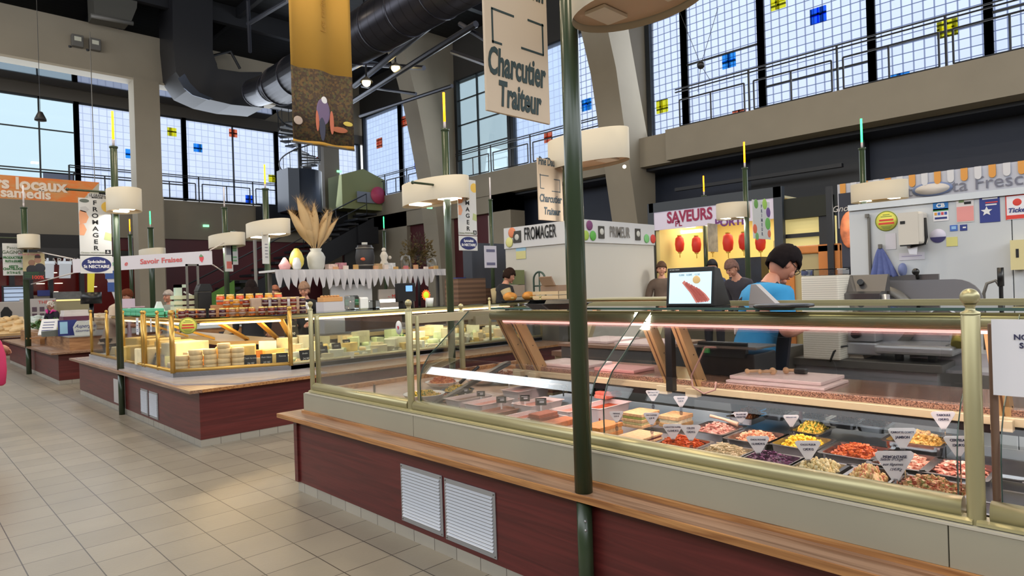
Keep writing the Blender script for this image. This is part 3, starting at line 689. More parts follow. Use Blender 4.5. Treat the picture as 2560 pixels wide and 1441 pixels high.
# round bowls with salads
def bowl(px, py, r, h, k, label, m, z=.72, foodscale=1.0):
    x_, y_ = P2(px, py, z+h); t = empty('salad_bowl', (x_, y_, z), 0, label, 'bowl')
    mb = MB(); mb.lathe([(0, 0), (r*.75, 0), (r, h), (r*1.04, h+.003), (r*.96, h+.003), (r*.72, .006), (0, .006)]); mb.build('bowl', m, t)
    o = bpy.data.objects.new('food', food(k)); C.objects.link(o); o.parent = t; o.location = (0, 0, h*.5); o.scale = (r*1.45/.26*foodscale, r*1.45/.155*foodscale, 1.2); o['kind'] = 'stuff'; return t
bowl(1143, 975, .12, .05, 'pasta', 'dark bowl heaped with yellow pasta salad behind the leftmost terrine', M_black)
bowl(1060, 985, .14, .07, 'pasta', 'white ribbed bowl of yellow salad behind the partition post', M_white)
bowl(1100, 1000, .11, .02, 'tomato', 'low plate of bright orange prawns at the left end of the deck', M_white, z=.71)
bowl(1105, 955, .13, .03, 'tomato', 'plate of orange stuffed tomatoes at the back left of the deck', M_white, z=.74)
bowl(1205, 948, .13, .03, 'shrimp', 'plate of browned golden pastries at the back, by the black tongs', M_white, z=.74)
bowl(1262, 935, .14, .06, 'olive', 'clear glass bowl of pickled vegetables at the back of the deck', glassmat('bowl_glass', (.92, .95, .9), 1.2), z=.75, foodscale=.8)
# utensils
def rod(name, a, b, r, m, label, cat, r2=None):
    mb = MB(); a, b = Vector(a), Vector(b); mb.tube([a, a.lerp(b, .5)+Vector((0, 0, .004)), b], [r, r*.9, (r2 or r)], 8); o = mb.build(name, m); return tag(o, label, cat)
a = at(1150, 958, z=.84); b = at(1196, 918, z=.93); rod('serving_tongs', a, b, .012, M_black, 'black-handled serving tongs standing in the back dishes left', 'utensil')
a = at(1775, 1040, z=.83); b = at(1845, 1062, z=.80); rod('serving_spoon', a, b, .008, mat('wooden_spoon', (226, 190, 160), .5), 'pale wooden spoon lying in the pink ham salad', 'utensil', .012)
a = at(2003, 1048, z=.78); b = at(2000, 1000, z=.88); rod('serving_spatula', a, b, .009, mat('pink_handle', (226, 150, 158), .4), 'pink upright handle standing behind the yellow salad', 'utensil', .012)
a = at(1085, 1000, z=.83); b = at(1180, 985, z=.86)
# price tags
def thin_card():
    if 'thin_card' in MATS: return MATS['thin_card']
    m = bpy.data.materials.new('thin_card'); m.use_nodes = True; MATS['thin_card'] = m; nt = m.node_tree; nt.nodes.clear()
    o = nt.nodes.new('ShaderNodeOutputMaterial'); d = nt.nodes.new('ShaderNodeBsdfDiffuse'); t = nt.nodes.new('ShaderNodeBsdfTranslucent'); x = nt.nodes.new('ShaderNodeMixShader')
    d.inputs[0].default_value = (.96, .96, .98, 1); t.inputs[0].default_value = (.98, .98, 1, 1); x.inputs[0].default_value = .62
    nt.links.new(d.outputs[0], x.inputs[1]); nt.links.new(t.outputs[0], x.inputs[2]); nt.links.new(x.outputs[0], o.inputs[0]); return m
def vtag(px, py, s, label, lines=('', ''), tilt=0, z=2.6):
    """white blunt triangle tag on a clear clip, facing the customer"""
    v = at(px, py, x=z); t = empty('price_tag', v, R(-52+tilt), label, 'price tag', 'white price tags')
    mb = MB(); h = s*.8
    mb.prism([(-s*.5, h*.42), (-s*.42, h*.5), (s*.42, h*.5), (s*.5, h*.42), (s*.47, h*.28), (s*.08, -h*.5), (-s*.08, -h*.5), (-s*.47, h*.28)], -.001, .001, 'xz'); mb.build('card', thin_card(), t)
    c = MB(); c.box(-.006, .006, -.004, .004, min(-h*.5-.03, .74-v.z), -h*.45); c.sph((0, 0, -h*.5-.03), .008, 8, (1, .5, 1.4)); c.build('clip', glassmat('clip_plastic', (.85, .85, .88), 1.5), t)
    for i, l in enumerate(lines):
        if l: text(l, s*(.13 if len(l) < 10 else .1), 'lettering', mat('tag_ink', (52, 56, 84), .7), t, (0, -.0022, h*(.3-i*.24)), bold=.0002)
    return t
for i, (px, py, s, nm, ln) in enumerate((
  (1541, 1043, .07, 'left end, beside the golden pate loaf', ('TERRINE', '2,30 €')), (1629, 1048, .075, 'in front of the tall sandwich loaf', ('PAIN SURPRISE', '2,50 €')),
  (1682, 1080, .085, 'left one in the orange carrot', ('CAROTTES RAPEES', '12,00€/KG')), (1727, 1083, .085, 'right one in front of the orange carrot, over the celeriac', ('CELERI', '12€/KG')),
  (1632, 990, .075, 'at the back above the sandwich loaves', ('GATEAU DE', 'LEGUMES')), (1702, 1005, .075, 'at the back, right of the sandwich loaves', ('QUICHE', '3,50 €')),
  (1895, 1113, .088, 'standing in the purple cabbage', ('CHOU ROUGE', '12,00€/KG')), (2020, 1127, .092, 'standing in the pale cauliflower salad', ('CHOU FLEUR', '12€/KG')),
  (2256, 1097, .09, 'standing in the shredded surimi', ('CAROTTE COMTE', 'JAMBON')), (2358, 1052, .09, 'pink-lit, high above the yellow couscous', ('TABOULE', '12€/KG')),
  (2395, 1117, .085, 'beside the ball-topped post, over the sausage salad', ('CERVELAS', '12€/KG')), (1852, 1045, .07, 'over the orange-pink prawn salad', ('SALADE DE', 'CREVETTES')),
  (1978, 1053, .07, 'half see-through, over the yellow salad', ('PIPERADE AUX', '')),)):
    vtag(px, py, s, 'white blunt triangular price tag, '+nm, ln, z=(2.47 if py > 1075 else 2.6 if py > 1040 and px < 1700 else 3.0))
t = vtag(2237, 1165, .125, 'largest white price tag, handwritten, above the creamy potato salad', ('PIEMONTAISE', ''), z=2.44)
text("Salade d'Orge", .013, 'handwriting', mat('pen_ink', (90, 92, 110), .7), t, (-.012, -.0022, .022), shear=.5); text("aux légumes", .013, 'handwriting', MATS['pen_ink'], t, (-.008, -.0022, .005), shear=.5); text("15€/Kg", .013, 'handwriting', MATS['pen_ink'], t, (.0, -.0022, -.012), shear=.5)
def btag(px, py, s, label, z=.80, big=False, a=-50):
    x_, y_ = P2(px, py, z); t = empty('price_tag', (x_, y_, z), R(a), label, 'price tag', 'black price tags')
    mb = MB(); mb.box(-s/2, s/2, -.001, .001, -s*.33, s*.33); mb.build('card', mat('slate_card', (30, 31, 34), .6), t)
    w_ = MB(); w_.box(-s*.12, s*.28, -.0022, -.001, -s*.1, s*.06); w_.box(-s*.35, s*.3, -.0018, -.001, s*.14, s*.2); w_.build('price_field', mat('tag_white', (200, 200, 206), .6), t)
    c = MB(); c.box(-.005, .005, -.003, .003, -s*.33-.05, -s*.33); c.build('clip', M_white, t); return t
for px, py, s, nm in ((1163, 977, .055, 'over the pasta salad, leftmost'), (1202, 985, .055, 'above the second white terrine'), (1253, 1000, .062, 'above the brown terrine'), (1312, 996, .062, 'over the middle white terrines'),
   (1352, 1005, .068, 'with a white ring, above the meat loaf'), (1272, 948, .055, 'near the glass bowl of pickles'), (1320, 955, .06, 'tilted, at the back beside the support foot'), (1366, 966, .05, 'beside the rear glass, left of the pole'),
   (1478, 970, .06, 'just right of the green pole, at the back'), (1535, 972, .06, 'behind the rosy ham'), (1870, 1006, .062, 'alone at the back, above the prawn salad'), (1408, 968, .045, 'small, touching the green pole on its left')):
    btag(px, py, s, 'small black price tag with white figures, '+nm)
for px, py, nm in ((1178, 935, 'left'), (1135, 940, 'far left')):
    x_, y_ = P2(px, py, .9); t = MB(); t.box(-.03, .03, -.002, .002, -.03, .03); t.box(-.006, .006, -.002, .002, -.1, -.03); o = t.build('tag_holder', glassmat('clip_plastic'), loc=(x_, y_, .92), rz=R(-50)); tag(o, 'empty clear plastic tag holder at the back %s of the deck' % nm, 'tag holder')
# on the service shelf: scale, boards, bits
def slab(name, px, py, z, w, l, h, m, label, cat, rz=0, bev=.004, grp=None):
    x_, y_ = P2(px, py, z+h); mb = MB(); mb.box(-w/2, w/2, -l/2, l/2, 0, h, bev=bev); o = mb.build(name, m, loc=(x_, y_, z), rz=rz); return tag(o, label, cat, grp)
M_board = mat('cutting_board_white', (228, 206, 204), .5)
slab('cutting_board', 1965, 950, .962, .33, .5, .014, M_board, 'lower of two stacked white cutting boards on the granite shelf', 'cutting board')
slab('cutting_board', 1965, 938, .977, .32, .47, .018, M_board, 'upper of two stacked white cutting boards, with wooden tools on it', 'cutting board')
slab('cutting_board', 1435, 905, .962, .3, .42, .02, M_board, 'white cutting board on the granite shelf behind the green pole', 'cutting board')
slab('plastic_box_lid', 1560, 918, .962, .22, .3, .02, mat('pink_translucent', (226, 160, 156), .4), 'pinkish plastic tray on the granite shelf right of the green pole', 'tray')
for i, (px, py, r_, l_, lb) in enumerate(((1868, 930, .014, .06, 'wooden knob tool lying at the left on the upper cutting board'), (1900, 931, .013, .07, 'second small wooden tool on the upper cutting board'), (1932, 930, .02, .02, 'round pale wooden disc standing on the upper cutting board'), (1965, 928, .018, .08, 'wooden pestle lying towards the right of the cutting board'))):
    v = at(px, py, z=1.01); mb = MB(); mb.cyl((0, 0, 0), (l_*.7, -l_*.7, 0), .008, seg=10); mb.sph((0, 0, 0), r_, 10, (.6, 1, 1)); o = mb.build('wooden_tool', mat('pale_wood', (216, 180, 140), .5), loc=(v.x, v.y, 1.013)); tag(o, lb, 'utensil')
v = at(2002, 928, z=1.01); mb = MB(); mb.box(-.02, .02, -.03, .03, -.014, .012, bev=.006); o = mb.build('scraper', M_black, loc=(v.x, v.y, 1.01)); tag(o, 'small dark scraper at the right end of the wooden tools', 'utensil')
# scale with black body on the shelf
v = at(1820, 935, z=.962); sc_ = empty('weighing_scale', (v.x+.03, v.y, .962), R(0), 'black weighing scale with green key, on the granite shelf by the slanted struts', 'scale')
mb = MB(); mb.box(-.12, .16, -.2, .16, 0, .13, bev=.006); mb.build('body', M_black, sc_)
mb = MB(); mb.box(-.13, .12, -.22, .18, .155, .17, bev=.004); mb.box(-.02, .02, -.02, .02, .12, .16); mb.build('plate', M_dsteel, sc_)
mb = MB(); mb.prism([(-.15, .11), (-.11, .19), (-.10, .19), (-.10, .11)], -.16, .14, 'xz'); mb.build('display', M_black, sc_)
mb = MB(); mb.box(-.157, -.14, .05, .09, .13, .155); mb.build('green_key', mat('key_green', (40, 120, 60), .4, emit=.3), sc_)
cab = MB(); p0 = at(1755, 870, x=3.05); p1 = at(1712, 980, x=3.05); p2_ = at(1728, 968, x=3.05)
cab.tube([at(1790, 868, x=3.07), at(1762, 868, x=3.06), at(1748, 900, x=3.05), at(1728, 940, x=3.045), at(1732, 968, x=3.04), at(1760, 985, x=3.04), at(1788, 975, x=3.05), at(1790, 955, x=3.06)], .005, 8)
tag(cab.build('power_cable', mat('grey_cable', (150, 120, 110), .5)), 'grey cable hanging in a loop from the scale over the shelf beam', 'cable')
# ================================================================ THINGS ON THE CASE TOP
zt_ = 1.377
def pt(px, py, z): return at(px, py, z=z)
# customer display
A = at(1665, 770, x=2.93); B = at(1783, 770, x=2.93); yl, yr = A.y, B.y; H_ = at(1720, 670, x=2.93).z
sc = empty('customer_display', (2.93, (yl+yr)/2, zt_), R(-90), 'black till display showing a picture of sausages, on the case top', 'display')
Wd = (yl-yr); Hd = H_-zt_+.004
mb = MB(); Mt = Matrix.Rotation(R(-7), 4, 'X')
mb.box(-Wd/2, Wd/2, 0, .03, .0, Hd, Mt, bev=.004); mb.build('bezel', M_black, sc)
mb = MB(); mb.box(-Wd/2+.018, Wd/2-.012, -.002, 0, .012, Hd-.025, Mt); s_ = mb.build('screen', mat('screen_glow', (196, 226, 240), .3, emit=.75), sc)
for i in range(7):
    m2 = MB(); a_ = Vector((-.035+i*.014, -.004, .125-i*.007)); b_ = a_+Vector((.085-i*.004, 0, -.105+i*.008)); c_ = a_.lerp(b_, .5)+Vector((.006, 0, 0)); w_ = Vector((.0065, 0, .0065)); m2.prism([(q.x, q.z) for q in (a_-w_, c_-w_, b_-w_, b_+w_, c_+w_, a_+w_)], -.0042, -.0022, 'xz', Mt); o = m2.build('sausage_picture', mat('sausage_print' if i % 2 else 'sausage_print_pale', (178, 92, 84) if i % 2 else (206, 124, 112), .5, emit=.3), sc)
m2 = MB(); m2.sph(Mt@Vector((.04, -.003, .132)), .022, 12, (1, .12, 1)); m2.build('potato_picture', mat('potato_print', (226, 190, 130), .5, emit=.3), sc)
text('0,000   0,00€   12,50', .014, 'readout', mat('lcd_ink', (50, 70, 90), .6), sc, (0, .013, Hd-.04), (PI/2+R(-7), 0, 0), depth=.0002)
text('METTLER TOLEDO', .007, 'maker_lettering', M_white, sc, (-Wd/2+.045, .021, Hd-.012), (PI/2+R(-7), 0, 0))
mb = MB(); mb.prism([(.03, 0), (.19, 0), (.09, Hd*.93), (.04, Hd*.98)], -Wd/2+.02, Wd/2-.005, 'yz'); mb.build('rear_housing', M_black, sc)
A = at(1850, 770, z=zt_)
tl = empty('till', (3.05, at(1830, 770, x=3.05).y-.04, zt_-.0), R(-90), 'grey sloping till cover behind the customer display', 'till')
mb = MB(); mb.prism([(0, 0), (.14, 0), (.04, .10), (.015, .10)], .1, .15, 'xz'); mb.build('housing', mat('grey_till', (176, 168, 166), .5), tl)
for k, (dz, r) in enumerate(((0, .112), (.012, .108))):
    v = pt(1874, 772, zt_+dz); mb = MB(); mb.lathe([(0, 0), (r, 0), (r*1.02, .005), (r, .011), (r*.8, .012), (0, .009)], seg=32); o = mb.build('black_plate', M_black, loc=(v.x+.15, v.y-.07, zt_+dz)); tag(o, ['lower', 'upper'][k]+' of two round black plates stacked on the glass case top', 'plate', 'black plates on the case top')
for k, (px, lb) in enumerate(((1345, 'closed black tray with clear lid on the case top, left of the green pole'), (1388, 'black tray with arched edge on the case top, touching the green pole'))):
    v = pt(px, 776, zt_); t = empty('black_food_tray', (v.x+.14, v.y+.05, zt_), R(20*k), lb, 'tray'); trough(.17, .22, .03, taper=.025).build('pan', M_black, t)
    mb = MB(); mb.prism([(-.08, .03), (-.05, .05), (.05, .05), (.08, .03)], -.09, .09, 'xz'); mb.build('lid', glassmat('lid_clear', (.75, .75, .78), 2) if not k else M_black, t)
# ================================================================ BEHIND: STAINLESS BENCH, SLICER, COLD-ROOM WALL
XW = 6.0
bench = empty('steel_bench', (4.93, 1.06, 0), 0, 'stainless steel preparation bench behind the near display case', 'bench')
mb = MB(); mb.box(0, .95, 0, 2.2, .845, .9, bev=.004); mb.build('worktop', M_dsteel, bench)
mb = MB(); mb.box(.05, .9, .04, 2.15, .1, .845); mb.build('cabinet', M_steel, bench)
mb = MB(); mb.box(.04, .05, .75, 1.15, .5, .75); mb.build('door_panel', M_steel, bench)
mb = MB(); mb.box(.1, .9, -.25, 0, .84, .86); mb.box(.1, .9, -.2, -.18, .5, .53); mb.build('shelf_rail', M_steel, bench)
mb = MB()
for yy_ in (1.35, 1.5, 1.63): mb.cyl((.05, yy_, .77), (.0, yy_, .77), .035, seg=14)
mb.build('socket', M_black, bench); mb = MB(); mb.box(.03, .05, 1.25, 1.75, .71, .83); mb.build('socket_strip', mat('pale_grey', (176, 172, 168), .5), bench)
tag(MB().tube([at(2120, 865, x=4.94), at(2100, 868, x=4.92), at(2085, 880, x=4.9), at(2075, 905, x=4.9)], .008, 8).build('power_cable', M_black), 'black cable hanging from the slicer over the bench edge', 'cable')
# slicer
sl = empty('meat_slicer', (5.05, 1.25, .9), 0, 'large stainless meat slicer with a round blade, on the steel bench', 'slicer')
M_mid = mat('mid_steel', (124, 124, 126), .3, .85)
mb = MB(); mb.box(.0, .5, .2, .62, .03, .12, bev=.012); mb.box(.02, .5, .24, .60, .125, .24, bev=.01); mb.build('body', M_steel, sl)
mb = MB(); mb.cyl((.02, .36, .18), (-.03, .36, .18), .03, seg=12); mb.build('knob', M_black, sl)
mb = MB(); mb.box(-.1, .35, -.25, .22, .055, .12, bev=.02); mb.box(-.06, .3, -.2, .17, .12, .128); mb.build('carriage_tray', M_steel, sl)
mb = MB(); mb.prism([(-.16, .13), (-.16, .30), (.16, .30), (.2, .13)], .24, .27, 'yz'); mb.build('back_plate', M_steel, sl)
for yy_ in (-.1, .1, .55):
    mb = MB(); mb.cyl((.05, yy_, 0), (.05, yy_, .06), .028, seg=12); mb.build('foot', M_black, sl)
mb = MB(); mb.lathe([(.20, 0), (.255, 0), (.255, .05), (.20, .05), (.20, 0)], seg=40, M=Matrix.Translation((.16, .27, .28))@Matrix.Rotation(PI/2, 4, 'Y')); mb.build('blade_guard', M_dsteel, sl)
mb = MB(); mb.cyl((.19, .27, .28), (.20, .27, .28), .215, seg=40); mb.cyl((.17, .27, .28), (.19, .27, .28), .09, seg=30); mb.build('blade', M_steel, sl)
mb = MB(); P = [(.21, .30), (.21, .56)]+[(-.20+.16*math.cos(R(a)), .40+.16*math.sin(R(a))) for a in range(90, 181, 15)]+[(-.36, .30)]
mb.prism(P, .24, .275, 'yz'); mb.build('thickness_plate', mat('plate_steel', (128, 128, 132), .45, .45), sl)
mb = MB(); mb.prism([(.23, .30), (.23, .58), (.1, .60), (-.1, .60), (-.1, .56), (.15, .5)], .28, .31, 'yz'); mb.build('rear_plate', M_mid, sl)
mb = MB(); mb.prism([(.02, .49), (.10, .61), (.14, .61), (.14, .49)], .17, .455, 'xz'); mb.build('sharpener_cover', mat('cover_dark', (100, 98, 98), .4, .5), sl)
mb = MB(); mb.prism([(-.02, .41), (-.03, .475), (.02, .49), (.14, .49), (.12, .41)], .19, .44, 'xz'); mb.build('sharpener_housing', M_mid, sl)
mb = MB(); mb.cyl((.05, .33, .55), (.02, .33, .56), .022, seg=12); mb.build('cover_knob', M_black, sl)
mb = MB(); mb.cyl((.02, .17, .46), (-.02, .15, .33), .03, .022, seg=12); mb.cyl((-.02, .15, .33), (-.02, .12, .25), .03, seg=10); mb.build('handle', M_steel, sl)
mb = MB(); mb.sph((.2, .02, .62), .025, 10); mb.cyl((.25, .02, .57), (.22, .02, .62), .012); mb.build('grip_knob', M_black, sl)
mb = MB(); mb.lathe([(.085, 0), (.1, 0), (.1, .02), (.085, .02), (.085, 0)], seg=30, M=Matrix.Translation((.2, -.13, .27))@Matrix.Rotation(PI/2, 4, 'Y')); mb.build('dial_ring', M_steel, sl)
mb = MB(); mb.cyl((-.02, -.26, .13), (.04, -.26, .19), .04, seg=14); mb.build('dial', mat('olive_brass', (150, 140, 60), .4, .6), sl)
# film roll and box dispensers
v = at(1945, 845, x=4.95); fr = empty('film_roll', v, 0, 'roll of cling film lying on the bench, end towards the viewer', 'roll'); mb = MB()
mb.lathe([(.025, -.15), (.062, -.15), (.062, .15), (.025, .15), (.025, -.15)], M=Matrix.Rotation(R(65), 4, 'Y')@Matrix.Rotation(0, 4, 'X')); mb.build('film', mat('cling_film', (196, 190, 176), .25), fr)
mb = MB(); mb.box(-.16, .2, -.12, .12, -.26, -.06, bev=.006); mb.build('cradle', M_dsteel, fr)
pile = empty('white_box', (0, 0, 0), 0, 'tall stack of white foam trays behind the case top, left of the slicer', 'box')
v = at(2050, 790, x=4.9); pile.location = (v.x, v.y, .9)
ht = at(2050, 690, x=4.9).z-.9
mb = MB(); mb.box(0, .3, -.13, .13, 0, ht, bev=.01); mb.build('stack_body', ribbed('foam_stack', (232, 226, 212), (196, 190, 176), .016, 2, .6, duty=.75), pile)
mb = MB(); mb.box(0, .25, -.13, .13, ht, ht+.05, bev=.01); mb.build('plastic_wrap', glassmat('wrap', (.85, .88, .92), 3), pile)
v = at(2105, 790, x=5.1); mb = MB(); mb.prism([(-.1, 0), (.14, 0), (.04, .52), (-.1, .54)], 0, .25, 'yz'); o = mb.build('white_box', mat('off_white_box', (220, 212, 192), .6), loc=(5.1, v.y, .9)); o.rotation_euler.z = PI; o.location.x += .25; tag(o, 'off-white sloping box between the foam trays and the meat slicer', 'box')
# cold-room wall (stands under the balcony)
y0w = at(2124, 600, x=XW).y; zw = at(2124, 514, x=XW).z-.05
wl = empty('cold_room', (XW, y0w, 0), 0, 'white panelled cold-room box with stickers, behind the meat slicer', 'cold room')
M_cold = mat('cold_room_white', (196, 199, 202), .45, var=.015, scale=1)
mb = MB(); mb.box(0, 2.2, -1.12, 0, 0, zw, bev=.006); mb.build('wall_panel', M_cold, wl)
mb = MB(); mb.box(0, 2.2, -4.2, -1.125, 0, zw, bev=.003); mb.build('wall_panel', M_cold, wl)
mb = MB(); mb.box(-.02, .06, -4.2, .0, zw, zw+.05); mb.build('top_rail', mat('white_trim', (206, 212, 218), .4), wl)
mb = MB(); mb.cyl((-.012, -.16, .3), (-.012, -.16, zw-.07), .012, seg=8); mb.cyl((-.02, -.15, zw-.07), (-.02, -.15, zw-.04), .018, seg=8); mb.build('door_bar', M_dsteel, wl)
def onwall(px, py): v = at(px, py, x=XW-.004); return v
def flat(name, px0, py0, px1, py1, m, label, cat, X=None, th=.003, group=None, parent=None):
    X = X or XW-.001; a, b = at(px0, (py0+py1)/2, x=X), at(px1, (py0+py1)/2, x=X); c, d = at((px0+px1)/2, py0, x=X), at((px0+px1)/2, py1, x=X)
    t = empty(name, (X, (a.y+b.y)/2, (c.z+d.z)/2), R(-90), label, cat, group); W, H = abs(a.y-b.y), abs(c.z-d.z)
    mb = MB(); mb.box(-W/2, W/2, -th, 0, -H/2, H/2); mb.build('sheet', m, t); t['W'] = W; t['H'] = H; return t, W, H
def patch(t, x0, x1, z0, z1, m, n='printed_block', d=-.0045):
    mb = MB(); mb.box(x0, x1, d, -.001, z0, z1); return mb.build(n, m, t)
def roundel(px, py, r, m, label, cat, X=None, name='round_sticker', rx=None):
    X = X or XW-.001; v = at(px, py, x=X); t = empty(name, (X, v.y, v.z), R(-90), label, cat)
    mb = MB(); mb.lathe([(0, 0), (r, 0), (r, .003), (0, .003)], seg=32, M=Matrix.Rotation(PI/2, 4, 'X')); mb.build('disc', m, t); return t
YEL = mat('sticker_yellow', (226, 220, 96), .5); INKB = mat('blue_print', (40, 50, 120), .6); REDP = mat('red_print', (214, 64, 52), .6)
def warn(t, r):
    mb = MB(); mb.box(-r*.62, r*.62, -.006, -.003, r*.02, r*.18); mb.box(-r*.68, r*.68, -.006, -.003, -r*.32, -r*.14); mb.build('red_lines', REDP, t)
    k = MB(); 
    for zz, w_ in ((.62, .3), (.45, .5), (-.5, .5), (-.62, .4), (-.75, .3)): k.box(-r*w_, r*w_, -.005, -.003, r*zz-.002, r*zz+.002)
    k.lathe([(r*.93, 0), (r*.98, 0), (r*.98, .0045), (r*.93, .0045)], seg=32, M=Matrix.Rotation(PI/2, 4, 'X')); k.build('green_print', mat('green_print', (90, 120, 60), .6), t)
warn(roundel(2216, 553, .085, YEL, 'round yellow sticker with two red lines of print, left of the paper towel dispenser', 'sticker'), .085)
d, W, H = flat('paper_towel_dispenser', 2246, 531, 2296, 612, mat('dispenser_plastic', (206, 200, 190), .35), 'pale plastic paper towel dispenser with dark grey side, on the cold-room wall', 'dispenser', X=XW-.16)
for c_ in list(d.children): c_.name = 'front_cover'
mb = MB(); mb.box(-W/2, W/2+.03, 0, .16, -H/2, H/2, bev=.02); mb.build('housing', MATS['dispenser_plastic'], d)
mb = MB(); mb.tube([(W/2+.034, .05, H*.3), (W/2+.04, .05, -H*.3), (W/2+.03, .05, -H*.48), (0, .05, -H*.56)], .012, 8); mb.build('edge_strip', M_ink, d)
patch(d, -W*.4, -W*.15, H*.15, H*.24, M_ink, 'badge', -.006)
mb = MB(); mb.prism([(-.03, -H/2), (.05, -H/2), (.04, -H/2-.08), (-.01, -H/2-.075)], .05, .055, 'xz'); mb.build('paper_towel', M_paper, d)
patch(d, -W*.45, W*.1, -H*.54, -H*.48, M_ink, 'outlet', .03)
t, W, H = flat('soap_dispenser', 2526, 600, 2563, 675, mat('soap_cream', (212, 200, 150), .4), 'cream soap dispenser with dark window at the right edge of the cold-room wall', 'dispenser', X=XW-.09, th=.004)
mb = MB(); mb.box(-W/2, W/2, 0, .09, -H/2, H/2, bev=.012); mb.build('housing', MATS['soap_cream'], t); patch(t, -W*.12, W*.08, -.02, H*.2, M_ink, 'level_window', -.006)
t, W, H = flat('card_sticker', 2333, 503, 2371, 553, M_paper, 'small poster with a blue and green block above rows of card symbols', 'sticker')
patch(t, -W/2, W/2, H*.05, H/2, mat('cb_blue', (30, 110, 180), .5)); patch(t, -W/2, W/2, 0, H*.12, mat('cb_green', (50, 140, 90), .5)); text('CB', H*.28, 'lettering', M_white, t, (0, -.006, H*.27), bold=.002)
for i, c in enumerate(((214, 150, 60), (70, 110, 190), (200, 70, 80), (60, 80, 160))): patch(t, -W*.42+i*W*.22, -W*.25+i*W*.22, -H*.2, -H*.06, mat('card_%d' % i, c, .6))
patch(t, -W*.4, W*.4, -H*.4, -H*.3, INKB)
t, W, H = flat('pink_poster', 2391, 492, 2435, 556, mat('pale_poster', (214, 208, 206), .6), 'small poster with a salmon-pink square and a green leaf mark', 'sticker'); patch(t, -W*.48, W*.48, -H*.46, H*.12, mat('salmon', (226, 150, 146), .6)); patch(t, -W*.35, -W*.05, H*.28, H*.44, mat('leafmark', (110, 130, 84), .6)); patch(t, -.005, W*.35, H*.2, H*.3, M_ink)
t, W, H = flat('blue_poster', 2449, 489, 2500, 556, mat('deep_blue_print', (44, 56, 130), .5), 'dark blue poster with a white star burst', 'sticker')
mb = MB(); P = []
for i in range(10): rr = (W*.3 if i % 2 == 0 else W*.13); P.append((-W*.15+rr*math.cos(PI/2+i*PI/5), -H*.08+rr*math.sin(PI/2+i*PI/5)))
mb.prism(P, -.006, -.001, 'xz'); mb.build('white_star', M_white, t); patch(t, -W*.35, W*.4, H*.36, H*.42, M_white); patch(t, -W*.2, W*.4, H*.22, H*.26, REDP); patch(t, -W*.2, W*.35, H*.13, H*.18, M_white)
t, W, H = flat('ticket_poster', 2514, 487, 2580, 548, M_paper, 'white poster with a red ball and the word Ticket, rightmost on the wall', 'sticker')
mb = MB(); mb.sph((-W*.05, -.002, H*.2), H*.16, 16, (1, .1, 1)); mb.build('red_ball', REDP, t); text('Ticket', H*.26, 'lettering', INKB, t, (-W*.04, -.006, -H*.13), shear=.25, bold=.001); patch(t, -W*.5, W*.5, -H*.48, -H*.32, REDP)
mb = MB(); mb.box(-W/2, -W/2+.006, -.005, 0, -H/2, H/2); mb.box(-W/2, W/2, -.005, 0, H/2-.006, H/2); mb.build('red_border', REDP, t)
t = roundel(2345, 590, .055, mat('lilac_white', (206, 202, 220), .5), 'round white and dark blue sticker below the card symbols', 'sticker'); mb = MB(); P = [(.055*math.cos(R(a)), .055*math.sin(R(a))) for a in range(190, 351, 16)]; mb.prism(P, -.005, -.003, 'xz'); mb.build('blue_half', mat('dusk_blue', (56, 50, 100), .5), t)
t, W, H = flat('small_sticker', 2375, 563, 2394, 578, mat('mid_blue', (70, 110, 190), .5), 'small bright blue square sticker', 'sticker'); patch(t, -W*.3, W*.3, -H*.2, H*.3, mat('pale_blue', (150, 190, 230), .5))
t, W, H = flat('small_sticker', 2400, 562, 2418, 577, mat('deep_blue_print'  , (44, 56, 130)), 'small dark blue sticker with white dots, right of the bright blue one', 'sticker'); patch(t, -W*.1, W*.35, -H*.1, H*.15, M_white)
t, W, H = flat('yellow_note', 2366, 593, 2394, 616, mat('note_yellow', (214, 208, 130), .7), 'yellow sticky note under the small blue stickers', 'note')
t, W, H = flat('white_note', 2214, 584, 2240, 624, mat('note_white', (206, 204, 214), .7), 'white portrait note taped left below the towel dispenser', 'note')
t, W, H = flat('white_note', 2248, 632, 2312, 650, MATS['note_white'], 'wide white strip of paper taped under the towel dispenser', 'note'); patch(t, -W*.4, W*.4, 0, .004, mat('faint_ink', (150, 140, 180), .7)); 
# hanging cloth
v = at(2200, 620, x=XW-.03); cl = empty('cloth', (XW-.03, v.y, v.z), R(-90), 'blue-grey cloth hanging from a hook on the cold-room wall', 'cloth')
mb = MB(); n = 14; G = []
hz = v.z-at(2200, 700, x=XW).z
for i in range(n+1):
    row = []; f = i/n
    for j in range(13):
        u = (j/12-.5); wd = (.03+.20*f**.8); row.append(mb.bm.verts.new((u*wd+.02*f, .02*math.sin(j*2.1+i*.15)*f, -hz*f*(1-.12*abs(math.sin(j*1.3))))))
    G.append(row)
for i in range(n):
    for j in range(12): mb.bm.faces.new((G[i][j], G[i][j+1], G[i+1][j+1], G[i+1][j])).smooth = True
o = mb.build('fabric', mat('cloth_blue', (92, 104, 158), .85, var=.1, scale=30), cl); md = o.modifiers.new('s', 'SOLIDIFY'); md.thickness = .006
mb = MB(); mb.box(-.012, .012, -.01, .02, -.005, .03); mb.build('hook', M_dsteel, cl)
v = at(2240, 690, x=XW-.02); mb = MB(); mb.sph((0, 0, 0), .07, 14, (.4, 1.2, .8)); o = mb.build('cloth_bundle', mat('cloth_bundle', (108, 118, 160), .85, bump=.5, scale=12), loc=(v.x, v.y, v.z)); o.parent = cl; o.location = (.16, .01, -.16-.03)
